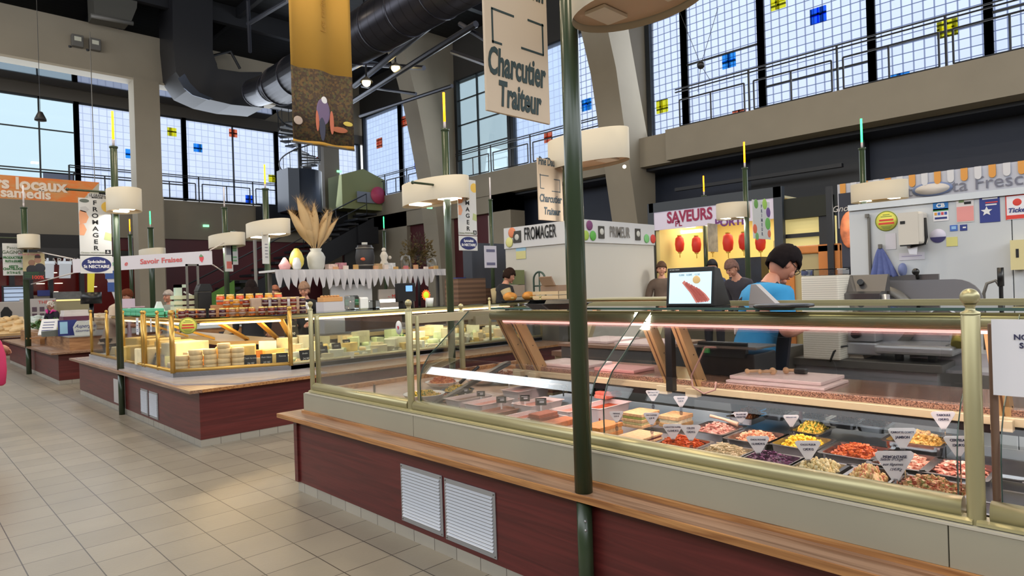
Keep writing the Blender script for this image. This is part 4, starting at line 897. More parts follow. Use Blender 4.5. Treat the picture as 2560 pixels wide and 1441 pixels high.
# tap
v = at(2460, 755, x=5.6); tp = empty('tap', (5.6, v.y, .95), 0, 'thin curved tap and black spray hose beside the cold-room wall', 'tap')
mb = MB(); mb.tube([(0, 0, 0), (0, 0, .4), (0, -.02, .47), (0, -.07, .49), (0, -.1, .44)], .011, 8); mb.build('spout', M_dsteel, tp)
v2 = at(2503, 740, x=5.6).y-v.y; mb = MB(); mb.cyl((0, v2, 0), (0, v2, .45), .013, seg=8); mb.cyl((0, v2, .45), (0, v2, .58), .02, seg=10); mb.build('spray_hose', M_black, tp)
mb = MB(); mb.box(-.3, .3, -.6, .4, -.1, -.0); mb.build('sink', M_steel, tp)
# dark wooden hatch frame and lit room left of the cold room, beyond
# ================================================================ SECOND ISLAND: CHEESE CASE
cz = .587
ch = empty('display_case', (2.3, 7.9, cz), 0, 'gold-framed glass cheese case with a cut corner, on the second island', 'display case')
def g2(mb, name, m, par=None, label=None):
    o = mb.build(name, m, par or ch, label=label)
    if not par: o.location = (-2.3, -7.9, -cz)
    return o
A_ = (2.32, 7.92); B_ = (3.46, 7.37); Lf = (2.32, 11.9); Rt = (7.85, 7.37)
zb, ztp = .66, 1.22
pts = [Lf, A_, B_, Rt]
def seg(mb, a, b, z0, z1, t, inset=0):
    a, b = Vector(a), Vector(b); d = (b-a).normalized(); n = Vector((-d.y, d.x))
    mb.prism([tuple(a), tuple(b), tuple(b+n*t), tuple(a+n*t)], z0, z1, 'xy')
M_base2 = mat('brushed_plinth', (150, 148, 150), .35, .6, var=.05, scale=3)
for a, b in zip(pts, pts[1:]):
    mb = MB(); seg(mb, a, b, .587, .65, .04); g2(mb, 'plinth_strip', M_base2)
mb = MB(); mb.prism([(2.16, 12.2), (2.16, 7.3), (2.6, 6.76), (3.6, 6.76), (3.6, 7.3), (3.46, 7.37), A_, (2.32, 12.2)], .587, .60, 'xy'); g2(mb, 'marble_step', mat('veined_marble', (176, 170, 172), .15, var=.12, scale=5))
for a, b in zip(pts, pts[1:]):
    a3, b3 = Vector((*a, .675)), Vector((*b, .675)); mb = MB(); mb.cyl(a3, b3, .02, seg=12); g2(mb, 'lower_rail', M_gold if b[0] < 4 else M_champ)
def gpost(x, y, z1=1.30, m=None, r=.02, z0=.65, fin=True):
    m = m or M_gold; mb = MB(); mb.lathe([(0, z0), (r, z0), (r, z1), (0, z1)], (x, y, 0), 14); o = g2(mb, 'post', m)
    if fin: f = MB(); f.lathe([(r, z1), (r*.5, z1+.008), (r*.7, z1+.016)], (x, y, 0), 12); f.sph((x, y, z1+.035), r*1.15, 12); f.build('finial', m, o)
for y in (11.9, 10.9, 10.0, 9.08, 8.98, 8.45): gpost(2.32, y)
gpost(*A_, r=.027); gpost(*B_, r=.025)
for x in (5.2, 6.7, 7.85): gpost(x, 7.38, m=M_champ, r=.02)
for (a, b) in ((Lf, (2.32, 10.9)), ((2.32, 10.9), (2.32, 10)), ((2.32, 10), (2.32, 9.05)), ((2.32, 9), (2.32, 8.45)), ((2.32, 8.45), A_), (A_, B_), (B_, (5.2, 7.37)), ((5.2, 7.37), (6.7, 7.37)), ((6.7, 7.37), Rt)):
    mb = MB(); seg(mb, a, b, .69, 1.24, .006); g2(mb, 'glass_pane', M_glass)
mb = MB(); mb.prism([(2.3, 12.0), A_, B_, Rt, (7.85, 8.3), (3.5, 8.4), (3.0, 8.6), (3.0, 12.0)], .60, .655, 'xy'); g2(mb, 'deck', M_steel)
# upper gold rail and glass shelf, lamps
top = [(2.62, 11.9), (2.62, 8.1), (3.56, 7.68), (7.85, 7.68)]
for i, (a, b) in enumerate(zip(top, top[1:])):
    mb = MB(); mb.cyl((*a, ztp), (*b, ztp), .024, seg=12); g2(mb, 'upper_rail', M_champ if i == 2 else M_gold)
    d = (Vector(b)-Vector(a)); L_ = d.length
    mb = MB(); mb.cyl((*Vector(a).lerp(Vector(b), .06), ztp-.04), (*Vector(a).lerp(Vector(b), .94 if i < 2 else .9), ztp-.04), .011, seg=8); g2(mb, 'light_tube', mat('warm_tube', (255, 226, 170), .5, emit=5))
mb = MB(); mb.prism([(2.6, 12.0), (2.6, 8.1), (3.55, 7.64), (7.85, 7.64), (7.85, 8.25), (3.8, 8.25), (3.1, 8.6), (3.1, 12.0)], 1.245, 1.256, 'xy'); g2(mb, 'top_glass', MATS['top_glass'])
area('cheese_tube_front', (2.85, 9.6, 1.2), (0, 0, 0), .3, 4.0, (1, .74, .4), 16)
area('cheese_tube_corner', (3.15, 8.1, 1.19), (0, 0, R(-25)), 1.1, .2, (1, .70, .36), 19)
area('cheese_tube_side', (5.7, 7.85, 1.19), (0, 0, 0), 4.2, .2, (1, .93, .66), 20)
for (a, b) in (((2.62, 10.5), (3.3, 10.5)), ((2.62, 9.4), (3.3, 9.4)), ((2.9, 8.1), (3.5, 8.75)), ((3.3, 7.9), (3.8, 8.5)), ((3.55, 7.8), (3.95, 8.4))):
    mb = MB(); d = Vector((b[0]-a[0], b[1]-a[1], 0)); q = Vector((-d.y, d.x, 0)).normalized()*.03
    A4, B4 = Vector((*a, 1.2)), Vector((*b, .93)); vs = [A4-q, A4+q, B4+q, B4-q]
    lo = [v+Vector((0, 0, -.03)) for v in vs]
    V1 = [mb.bm.verts.new(v) for v in vs]; V2 = [mb.bm.verts.new(v) for v in lo]
    for i in range(4): mb.bm.faces.new((V1[i], V1[(i+1) % 4], V2[(i+1) % 4], V2[i]))
    mb.bm.faces.new(V1); mb.bm.faces.new(V2[::-1]); g2(mb, 'strut', mat('gold_strut', (206, 160, 70), .4, .4))
mb = MB(); mb.box(3.75, 7.85, 8.3, 8.40, .85, .90); mb.prism([(3.2, 12), (3.2, 8.9), (3.7, 8.35), (3.9, 8.35), (3.9, 12)], .85, .9, 'xy'); g2(mb, 'work_shelf', mat('work_shelf', (176, 150, 110), .4))
mb = MB(); mb.box(0, 3.9, 0, .4, .0, .9); tag(mb.build('rear_cabinet', M_dsteel, loc=(3.9, 8.52, 0)), 'dark steel cabinet behind the long row of white cheeses', 'cabinet')
# ---- cheeses
rnd = random.Random(11)
CHC = {'cream': (240, 210, 160), 'straw': (228, 196, 116), 'orange': (228, 150, 70), 'white': (236, 232, 206), 'grey': (190, 180, 150), 'pale': (240, 224, 180), 'green': (214, 222, 170), 'rust': (214, 96, 56), 'rind': (206, 170, 120)}
def cmat(c): return mat('cheese_'+c, CHC[c], .55, var=.1, scale=14, bump=.2)
_cm = {}
def cheese_mesh(kind, c):
    if (kind, c) in _cm: return _cm[kind, c]
    mb = MB()
    if kind == 'wheel': mb.lathe([(0, 0), (.066, 0), (.071, .004), (.072, .028), (.071, .052), (.066, .056), (0, .057)], seg=24)
    elif kind == 'small': mb.lathe([(0, 0), (.036, 0), (.042, .008), (.042, .03), (.036, .038), (0, .04)], seg=16)
    elif kind == 'wedge': mb.prism([(0, 0), (.16, .05), (.165, 0), (.16, -.05)], 0, .09, 'xy')
    elif kind == 'block': mb.box(-.09, .09, -.06, .06, 0, .11, bev=.006)
    elif kind == 'half': mb.prism([(.14*math.cos(R(a)), .14*math.sin(R(a))) for a in range(0, 181, 15)], 0, .12, 'xy')
    elif kind == 'log': mb.cyl((0, -.07, .03), (0, .07, .03), .03, seg=14)
    elif kind == 'pyramid': mb.lathe([(0, 0), (.05, 0), (.03, .06), (0, .06)], seg=4)
    elif kind == 'big': mb.box(-.2, .2, -.14, .14, 0, .2, bev=.01)
    o = mb.build('cheese', cmat(c)); me = o.data; bpy.data.objects.remove(o); _cm[kind, c] = me; return me
KN = {'wheel': 'round', 'small': 'small round', 'wedge': 'wedge-cut', 'block': 'block', 'half': 'half-wheel', 'log': 'log-shaped', 'pyramid': 'pyramid', 'big': 'large block'}
CN = {'cream': 'cream', 'straw': 'straw-yellow', 'orange': 'orange-yellow', 'white': 'white', 'grey': 'grey', 'pale': 'pale', 'green': 'greenish', 'rust': 'rust-red', 'rind': 'tan-rinded'}
def cheese(kind, c, x, y, z, where, rz=0, s=1, sz=1):
    o = bpy.data.objects.new('cheese', cheese_mesh(kind, c)); C.objects.link(o); o.location = (x, y, z); o.rotation_euler.z = rz; o.scale = (s, s, s*sz)
    g = '%s %s cheeses %s' % (CN[c], KN[kind], where)
    return tag(o, '%s %s cheese %s' % (CN[c], KN[kind], where), 'cheese', g)
# corner: stacks of round cheeses along the cut-corner pane
ca, cb_ = Vector(A_), Vector(B_); dirv = (cb_-ca).normalized(); nrm = Vector((-dirv.y, dirv.x))
for i, (f, n_) in enumerate(((.055, 3), (.175, 4), (.295, 4), (.415, 5), (.53, 4))):
    p = ca+dirv*(f*(cb_-ca).length)+nrm*.14
    for k in range(n_): cheese('wheel', 'cream', p.x+rnd.uniform(-.006, .006), p.y, .657+k*.059, 'in %s behind the cut-corner glass' % ['the leftmost stack', 'the second stack', 'the middle stack', 'the tall fourth stack', 'the stack beside the slates'][i], s=1.02, sz=1.02)
for i, (f, dd, kd, c, zz) in enumerate(((.12, .42, 'block', 'straw', .70), (.24, .4, 'block', 'orange', .70), (.36, .42, 'block', 'cream', .72), (.50, .40, 'big', 'straw', .70), (.66, .30, 'wedge', 'cream', .66), (.74, .36, 'wedge', 'orange', .66), (.84, .34, 'wedge', 'cream', .66), (.93, .36, 'half', 'straw', .66), (.66, .5, 'half', 'orange', .70), (.85, .55, 'half', 'straw', .70), (.3, .6, 'half', 'white', .72), (.15, .6, 'block', 'pale', .76), (1.02, .45, 'wedge', 'white', .66))):
    p = ca+dirv*(f*(cb_-ca).length)+nrm*dd
    cheese(kd, c, p.x, p.y, zz-.02, '%s in the corner of the gold case' % ['behind the first stack', 'behind the second stack', 'behind the middle stack', 'high behind stack four', 'left of the slates', 'behind the first slate', 'behind the second slate', 'at the corner post', 'deep behind the first slate', 'deep behind the second slate', 'at the back centre', 'at the back left', 'past the corner post'][i], rnd.uniform(-.5, .5), 1.1)
# aisle side
ys = [8.25, 8.55, 8.85, 9.25, 9.6, 9.95, 10.3, 10.7, 11.1, 11.5]
for i, y in enumerate(ys):
    kd, c = [('block', 'rust'), ('wheel', 'white'), ('block', 'green'), ('big', 'pale'), ('half', 'straw'), ('big', 'straw'), ('wedge', 'pale'), ('half', 'straw'), ('wedge', 'cream'), ('block', 'white')][i]
    cheese(kd, c, 2.52, y, .657, 'number %s along the aisle glass from the cut corner' % ['one', 'two', 'three', 'four', 'five', 'six', 'seven', 'eight', 'nine', 'ten'][i], rnd.uniform(-.4, .4), 1.05)
    kd, c = [('half', 'white'), ('block', 'cream'), ('big', 'pale'), ('big', 'straw'), ('half', 'pale'), ('big', 'straw'), ('block', 'orange'), ('big', 'straw'), ('wedge', 'cream'), ('block', 'pale')][i]
    cheese(kd, c, 2.78, y+.1, .68, 'in the rear row facing place %s of the aisle glass' % ['one', 'two', 'three', 'four', 'five', 'six', 'seven', 'eight', 'nine', 'ten'][i], rnd.uniform(-.4, .4), 1.15, 1.1)
# side facing the near island: long row
reg = ['near the corner post', 'left of the near partition post', 'right of the near partition post', 'beside the slanted strut', 'right of the green pole']
kinds = ['block', 'small', 'wedge', 'half', 'log', 'pyramid', 'wheel', 'small', 'block', 'wedge']; cs = ['white', 'pale', 'green', 'cream', 'straw', 'white', 'grey']
x = 3.62; n_ = 0
while x < 7.75:
    r_ = reg[min(4, int((x-3.6)/1.15))]
    for row, y in enumerate((7.46, 7.6, 7.76, 7.94, 8.12)):
        if rnd.random() < .08: continue
        kd = kinds[rnd.randrange(len(kinds))] if row > 0 else rnd.choice(['small', 'small', 'log', 'pyramid', 'wedge']); c = rnd.choice(cs)
        cheese(kd, c, x+rnd.uniform(-.03, .03), y, .657+(.05 if row > 1 else 0)+(.045 if row > 2 else 0)+(.04 if row > 3 else 0), 'in row %s from glass, %s' % (['one', 'two', 'three', 'four', 'five'][row], r_), rnd.uniform(0, 6), .9+.1*row); n_ += 1
    x += .145+.006*(x-3.6)
mb = MB()
for i in range(40):
    a = rnd.uniform(0, 6.28); l = rnd.uniform(.05, .1); p0 = Vector((rnd.uniform(-.05, .05), rnd.uniform(-.03, .03), 0)); mb.prism([(0, 0), (l*.5, .016), (l, 0), (l*.5, -.016)], -.001, .001, 'xy', Matrix.Translation(p0)@Matrix.Rotation(a, 4, 'Z')@Matrix.Rotation(-rnd.uniform(.4, 1.3), 4, 'Y'))
v = at(1002, 850, y=7.95); tag(mb.build('parsley_bunch', mat('parsley', (70, 150, 60), .6), loc=(v.x, 7.95, .78)), 'bunch of green parsley standing among the pale cheeses', 'herbs')
# steps under the rear rows
mb = MB(); mb.box(3.6, 7.8, 7.68, 8.25, .655, .705); mb.box(3.6, 7.8, 7.86, 8.25, .705, .75); mb.box(3.6, 7.8, 8.03, 8.25, .75, .79); g2(mb, 'stepped_riser', mat('riser', (206, 210, 190), .4))
# slates
def slate(x, y, z, w, h, rz, label, l1='', l2='', lean=-.25):
    t = empty('price_slate', (x, y, z), rz, label, 'price slate', 'chalk price slates'); M = Matrix.Rotation(lean, 4, 'X')
    mb = MB(); mb.box(-w/2, w/2, -.003, .003, 0, h, M); mb.build('board', mat('slate_black', (34, 35, 38), .7), t)
    for i, l in enumerate((l1, l2)):
        if l: text(l, w*(.2 if i == 0 else .26), 'chalk_writing', mat('chalk', (206, 206, 200), .8), t, M@Vector((0, -.005, h*(.72-i*.45))), (PI/2+lean, 0, 0), shear=.3)
    return t
rc = math.atan2(dirv.y, dirv.x)
for i, (f, dd, l1, l2) in enumerate(((.64, .08, 'Chabi fermier', '26,90'), (.78, .08, 'Petit blanc', '20,90'), (.92, .11, 'Tomme', ''))):
    p = ca+dirv*(f*(cb_-ca).length)+nrm*dd; slate(p.x, p.y, .66, .135, .14, rc, '%s black chalk slate against the cut-corner glass' % ['leftmost', 'middle', 'rightmost'][i], l1, l2)
for i, (px, py, w_, lb) in enumerate(((765, 905, .14, 'black chalk slate just right of the cut-corner gold post'), (808, 900, .16, 'large black slate, first behind the double post of the near case'), (843, 870, .13, 'black slate standing a step higher than its larger neighbour'), (868, 862, .11, 'brownish slate in the third row behind the near glass'), (800, 868, .10, 'small slate at the top left beside the near double post'))):
    v = at(px, py, y=7.5+.08*i); slate(v.x, 7.5+.08*i, .66+(.05*(i > 1))+(.05*(i > 2)), w_, w_*1.05, 0, lb, 'Brebis', '24,90')
for i, (px, lb) in enumerate(((265, 'far'), (292, 'second'), (340, 'third'), (376, 'near'))):
    v = at(px, 890, x=2.4); slate(2.42, v.y, .66, .15, .16, R(-90), '%s one of four dark slates leaning at the aisle glass of the cheese case' % lb, 'Cantal', '', -.3)
sl2 = slate(3.95, 8.35, .9, .2, .24, 0, 'tall dark slate standing on the work shelf behind the cut corner', 'Raclette', '9,90')
v = at(400, 915, x=2.38)
bx = MB(); bx.box(-.002, .002, -.12, .12, 0, .16); t_ = bx.build('printed_bag', mat('printed_paper', (206, 190, 170), .7, var=.35, scale=18), loc=(2.40, v.y, .66)); tag(t_, 'printed paper card with red and black drawing, low by the corner post', 'card')
# stickers on case 2
t = empty('round_sticker', (2.62, 7.72, 1.2), rc, 'round yellow sticker with red lines on the cut-corner glass of the cheese case', 'sticker'); v = at(470, 815, y=7.8); t.location = (v.x, 7.8, v.z)
mb = MB(); mb.lathe([(0, 0), (.095, 0), (.095, .003), (0, .003)], seg=32, M=Matrix.Rotation(PI/2, 4, 'X')); mb.build('disc', YEL, t); warn(t, .095)
for px, py0, py1, w_, lb in ((343, 795, 837, .11, 'white paper notice on the aisle glass beside the green pole'), (377, 797, 830, .05, 'narrow white and blue notice on the aisle glass')):
    a, b = at(px, py0, x=2.30), at(px, py1, x=2.30); t = empty('paper_notice', (2.3, a.y, (a.z+b.z)/2), R(-90), lb, 'notice'); mb = MB(); hh = (a.z-b.z)/2; mb.box(-w_/2, w_/2, -.002, 0, -hh, hh); mb.build('sheet', M_paper, t)
    k = MB(); [k.box(-w_*.3, w_*.3, -.003, -.001, hh*q-.004, hh*q+.004) for q in (.5, .1, -.4, -.6)]; k.build('print', INKB, t)
# ---- on top of the cheese case: jars, boxes, bags
_jar = {}
def jar(x, y, z, c, label, grp, s=1, lid=(206, 180, 110)):
    if c not in _jar:
        t = empty('jar', (x, y, z)); mb = MB(); mb.lathe([(0, 0), (.036, 0), (.04, .008), (.04, .075), (.034, .088), (0, .088)], seg=14); mb.build('glass_body', mat('jam_%d_%d' % c[:2], c, .15), t)
        mb = MB(); mb.lathe([(.036, .086), (.036, .102), (0, .103)], seg=14); mb.build('lid', mat('jar_lid', lid, .3, .5), t)
        mb = MB(); mb.lathe([(.0405, .025), (.0408, .025), (.0408, .048), (.0405, .048)], seg=14); mb.build('paper_label', mat('jar_label', (150, 130, 120), .8), t); _jar[c] = t
    else: t = copy_tree(_jar[c]); t.location = (x, y, z)
    t.scale = (s, s, s); return tag(t, label, 'jar', grp)
JC = [(190, 96, 30), (120, 40, 24), (70, 24, 34), (96, 30, 34), (60, 20, 36), (200, 130, 40), (150, 100, 70)]
def along(f, off): p = ca+dirv*(f*(cb_-ca).length)+nrm*off; return p.x, p.y
for i in range(12):
    x_, y_ = along(-.05+i*.088, .40); jar(x_, y_, 1.258, JC[[1, 3, 2, 4, 4, 2, 6, 6, 0, 1, 1, 3][i]], 'jam jar in the front row over the cut corner', 'front row of jam jars', 1)
for lv in range(2):
    for i in range(9):
        x_, y_ = along(.42+i*.088, .52); jar(x_, y_, 1.258+lv*.104, JC[[0, 5, 1, 3, 2, 4, 3, 1, 4][i]], ['lower', 'upper'][lv]+' jam jar of the double-stacked row behind the cut corner', ['lower', 'upper'][lv]+' jars of the double row', 1)
for i in range(9): jar(2.75, 8.25+i*.1, 1.258, JC[[1, 0, 1, 5, 1, 3, 0, 1, 5][i]], 'jam jar in the row along the aisle side', 'jam jars along the aisle side', 1)
for i in range(7):
    x_, y_ = along(.35+i*.09, .72); jar(x_, y_, 1.40, (232, 160, 40) if i % 2 else (226, 96, 50), ('yellow-orange' if i % 2 else 'orange-red')+' tall jar of preserved fruit behind the jam jars', ('yellow' if i % 2 else 'red')+' fruit jars', 1.25)
mb = MB(); x_, y_ = along(.62, .72); mb.box(-.45, .45, -.1, .1, 0, .14); o = mb.build('wooden_riser', M_wood, loc=(x_, y_, 1.257), rz=rc); tag(o, 'wooden riser under the tall fruit jars', 'riser')
for i in range(5):
    v = at(640+i*24, 775, y=8.0+.0*i); t = empty('paper_bag', (v.x, 8.0, 1.30), 0, 'brown paper bag of biscuits, %s from the left on the case top' % ['first', 'second', 'third', 'fourth', 'fifth'][i], 'bag', 'paper bags on the case top')
    mb = MB(); mb.box(-.06, .06, -.04, .04, 0, .17, bev=.01); mb.build('bag', mat('kraft_bag', (186, 160, 140), .8, var=.1, scale=12, bump=.4), t)
    if i in (1, 3): q = MB(); q.box(-.055, .055, -.048, -.043, .05, .14); q.build('label_card', M_paper, t)
v = at(690, 790, y=8.0); mb = MB(); mb.box(-.38, .38, -.09, .09, 0, .045); o = mb.build('wooden_crate', M_wood, loc=(v.x, 8.0, 1.257)); tag(o, 'low wooden crate holding the brown paper bags', 'crate')
for i in range(5):
    for k in range(3):
        y_ = 10.4+i*.28; lbt = ['lower', 'lower rear', 'upper'][k]; t = (lambda mb: (mb.box(-.12, .12, -.12, .12, 0, .05, bev=.008), mb.build('green_crate', mat('mint_plastic', (96, 190, 150), .5), loc=(2.8+.26*(k % 2), y_, 1.258+.052*(k//2)))))(MB())[1]
        tag(t, lbt+' mint green tray at the far end of the cheese case', 'tray', 'mint green trays')
for i, (px, py, w_, h_, c, lb) in enumerate(((398, 785, .10, .2, (226, 226, 226), 'white leaning card stand behind the jars at the aisle side'),)):
    v = at(px, py, x=2.9); mb = MB(); mb.prism([(-.09, 0), (.09, 0), (.02, h_), (-.02, h_)], -.04, .04, 'xz'); tag(mb.build('card_stand', M_white, loc=(2.9, v.y, 1.257)), lb, 'stand')
# cow figure, buckets, scales on the cheese counter
v = at(760, 775, y=8.0); cw = empty('cow_figure', (v.x, 8.0, 1.257), R(180), 'small black and white cow figure on the case top', 'figurine')
mb = MB(); mb.sph((0, 0, .09), .06, 14, (1.3, .8, .9)); mb.sph((.09, 0, .14), .035, 10, (1, .8, 1.1)); 
for a in (-.04, .05):
    for b in (-.03, .03): mb.cyl((a, b, 0), (a, b, .07), .014)
mb.build('body', M_white, cw); q = MB(); q.sph((.02, .035, .11), .03, 8, (1, .6, 1)); q.sph((-.04, -.04, .1), .026, 8, (1, .5, 1)); q.sph((-.02, -.03, .12), .02, 8); q.build('black_patches', M_ink, cw)
v = at(1016, 750, y=8.35); sc2 = empty('weighing_scale', (v.x, 8.35, 1.0), R(0), 'black scale with a small lit blue screen, on the cheese counter', 'scale')
mb = MB(); mb.box(-.17, .17, -.02, .06, .33, .62, bev=.01); mb.cyl((0, .05, 0), (0, .05, .4), .05); mb.box(-.1, .1, -.06, .08, .12, .35, bev=.01); mb.build('housing', M_black, sc2)
q = MB(); q.box(-.02, .1, -.026, -.02, .49, .58); q.build('screen', mat('blue_screen', (110, 160, 220), .3, emit=1), sc2)
v = at(1065, 738, y=8.3); st_ = empty('price_star', (v.x, 8.3, v.z), 0, 'fluorescent orange and yellow-green starburst price sign', 'sign'); mb = MB(); P = []
for i in range(28): rr = .09 if i % 2 == 0 else .07; P.append((rr*math.cos(i*PI/14), rr*math.sin(i*PI/14)))
mb.prism(P, -.003, .003, 'xz'); mb.build('star', mat('fluo_orange', (255, 120, 40), .5, emit=.25), st_); q = MB(); q.sph((0, -.004, 0), .055, 16, (1, .1, 1)); q.build('centre', mat('fluo_yellow', (210, 240, 40), .5, emit=.25), st_)
mb = MB(); mb.box(-.006, .006, .003, .01, -.3, -.02); mb.build('stick', M_white, st_)
v = at(1074, 755, y=8.1); mb = MB(); mb.lathe([(0, 0), (.05, 0), (.065, .12), (.06, .12), (.046, .005), (0, .005)]); tag(mb.build('pot', M_white, loc=(v.x, 8.1, 1.257)), 'small white pot under the starburst sign', 'pot')
for i, (px, w_, h_) in enumerate(((880, .16, .2), (905, .14, .17), (930, .2, .12))):
    v = at(px, 780, y=8.15); mb = MB(); mb.box(-w_/2, w_/2, -.08, .08, 0, h_, bev=.02); tag(mb.build('plastic_bag_stack', glassmat('milky', (.8, .83, .82), 3) if i != 1 else M_white, loc=(v.x, 8.15, 1.257)), ['clear plastic bag stack', 'white paper bag stack', 'low clear box'][i]+' on the glass top of the cheese case', 'bag')
v = at(825, 745, y=8.9); mb = MB(); mb.box(-.16, .16, -.1, .1, 0, .07, bev=.01); 
for k in range(6): mb.lathe([(0, .07), (.026, .07), (.03, .09), (0, .1)], (-.13+k*.052, 0, 0), 10)
tag(mb.build('egg_tray', mat('egg_tan', (200, 150, 96), .7), loc=(v.x, 8.9, v.z-.06)), 'tray of brown eggs on a stand behind the cheese counter', 'eggs')
mb = MB(); mb.box(-.17, .17, -.12, .12, 0, v.z-.06); tag(mb.build('stand', mat('pale_stand', (190, 190, 200), .6), loc=(v.x, 8.9, 0)), 'pale stand carrying the egg tray', 'stand')
# big round loaves on a black tray on the wooden plank of the far case
v = at(1300, 752, y=7.95); bt = MB(); bt.box(-.33, .33, -.14, .14, 0, .02, bev=.006); tag(bt.build('bread_tray', M_black, loc=(v.x, 7.95, 1.257)), 'black tray under two golden loaves', 'tray')
for i, px in enumerate((1275, 1322)):
    v = at(px, 742, y=7.95); t = empty('loaf', (v.x, 7.95, 1.28), 0, '%s of two round golden loaves on the black tray' % ['left', 'right'][i], 'bread'); mb = MB(); mb.sph((0, 0, .06), .13, 20, (1.05, .8, .62)); mb.build('crust', mat('crust', (214, 146, 66), .55, var=.25, scale=9), t); q = MB(); q.sph((-.01, -.075, .05), .055, 12, (1.2, .5, .6)); q.build('cut_crumb', mat('crumb', (232, 206, 130), .7), t)
# ================================================================ FRUIT STALL (third island)
fb = empty('produce_box', (2.45, 14.35, .587), 0, 'large plywood display box with a grey top on the fruit stall counter', 'box')
mb = MB(); mb.box(0, 3.4, 0, 2.6, 0, .24); mb.build('body', M_wood, fb); mb = MB(); mb.box(-.02, 3.42, -.02, 2.62, .24, .255); mb.build('top', mat('grey_top', (150, 152, 150), .4), fb)
fb2 = empty('produce_box', (2.4, 17.2, .587), 0, 'second plywood display box further along the fruit stall', 'box'); mb = MB(); mb.box(0, .65, 0, 2.8, 0, .24); mb.build('body', M_wood, fb2)
t = MB(); t.box(0, .34, -.2, .06, 0, .03); t.box(.06, .1, -.05, .0, -.2, .0); tag(t.build('wooden_shelf', M_wood, loc=(2.1, 16.95, .74)), 'small wooden shelf between the two plywood boxes, by the green pole', 'shelf')
mb = MB(); rr = random.Random(3)
for i in range(260):
    x_, y_ = rr.uniform(2.5, 3.0), rr.uniform(17.2, 19.4); l = rr.uniform(.1, .2)
    mb.prism([(0, 0), (l*.5, l*.25), (l, 0), (l*.5, -l*.25)], -.003, .003, 'xy', Matrix.Translation((x_, y_, .85+rr.uniform(0, .12)))@Matrix.Rotation(rr.uniform(0, 6), 4, 'Z')@Matrix.Rotation(-rr.uniform(.2, 1.2), 4, 'Y'))
tag(mb.build('salad_leaves', mat('salad_green', (64, 104, 44), .6, var=.3, scale=9), fixn=False), 'heap of dark green salad leaves on the fruit stall', 'vegetables', kind='stuff')
mb = MB()
for i in range(60):
    l = rr.uniform(.1, .2); mb.prism([(0, 0), (l*.5, l*.3), (l, 0), (l*.5, -l*.3)], -.003, .003, 'xy', Matrix.Rotation(rr.uniform(0, 6), 4, 'Z')@Matrix.Rotation(-rr.uniform(.3, 1.5), 4, 'Y'))
v = at(147, 808, y=16.6); tag(mb.build('lettuce', mat('lettuce_pale', (214, 216, 130), .6), loc=(v.x, 16.6, .87)), 'pale yellow-green lettuce head on the fruit stall', 'vegetables')
v = at(116, 830, y=15.6); t = empty('tablet_sign', (v.x, 15.6, .842), R(-35), 'white leaning handwritten sign on the fruit stall box', 'sign'); mb = MB(); M = Matrix.Rotation(-.5, 4, 'X'); mb.box(-.16, .16, -.02, .02, 0, .36, M, bev=.02); mb.build('board', M_white, t); q = MB(); [q.box(-.1, .1, -.026, -.02, z-.006, z+.006, M) for z in (.1, .16, .22, .28)]; q.build('handwriting', INKB, t)
v = at(180, 835, y=14.9); t = empty('poster_board', (v.x-.05, 14.9, .842), R(10), 'blue edged price board standing on the fruit stall box', 'sign'); mb = MB(); mb.box(-.17, .14, 0, .03, 0, .30); mb.build('board', INKB, t); mb = MB(); mb.box(-.15, -.02, -.006, 0, .04, .27); mb.build('sheet', mat('pale_cyan', (150, 196, 226), .6), t)
v = at(213, 838, y=14.7); t = empty('heart_sign', (v.x, 14.7, .842), R(6), 'white scalloped board with large handwriting on the fruit stall box', 'sign'); mb = MB(); mb.prism([(-.22, 0), (.24, 0), (.26, .2), (.2, .32), (.1, .36), (.02, .31), (-.06, .35), (-.18, .33), (-.25, .2)], 0, .02, 'xz'); mb.build('board', mat('scallop_white', (196, 200, 196), .6), t); text('Asperges', .12, 'handwriting', INKB, t, (0, -.004, .22), shear=.4); text('Gourmandes', .08, 'handwriting', INKB, t, (0, -.004, .11), shear=.4); t.scale = (.78, 1, .8)
v = at(187, 795, y=15.2); mb = MB(); mb.box(-.21, .21, -.2, .2, 0, .05); mb.box(-.2, .2, -.19, .19, .05, .12); o = mb.build('stacked_carton', mat('carton_white', (214, 206, 204), .6), loc=(v.x+.03, 15.4, 1.205)); tag(o, 'white and purple carton lying on the stand of the fruit stall', 'box')
mb = MB(); mb.box(-.22, .22, -.21, .21, 0, .09); tag(mb.build('purple_carton', mat('carton_purple', (96, 40, 66), .6), loc=(v.x+.03, 15.4, 1.115)), 'purple carton under the white one on the fruit stall', 'box')
mb = MB(); mb.box(-.2, .2, -.2, .2, 0, .275); tag(mb.build('carton_stand', mat('carton_stand', (206, 206, 212), .6), loc=(v.x+.03, 15.4, .842)), 'pale box carrying the purple carton', 'box')
v = at(145, 835, y=15.1); mb = MB(); mb.prism([(-.25, 0), (.25, 0), (.25, .14), (-.25, .1)], -.1, .1, 'xz'); tag(mb.build('scale_base', mat('grey_green', (96, 102, 98), .5), loc=(v.x, 15.1, .842)), 'grey-green flat scale on the fruit stall', 'scale')
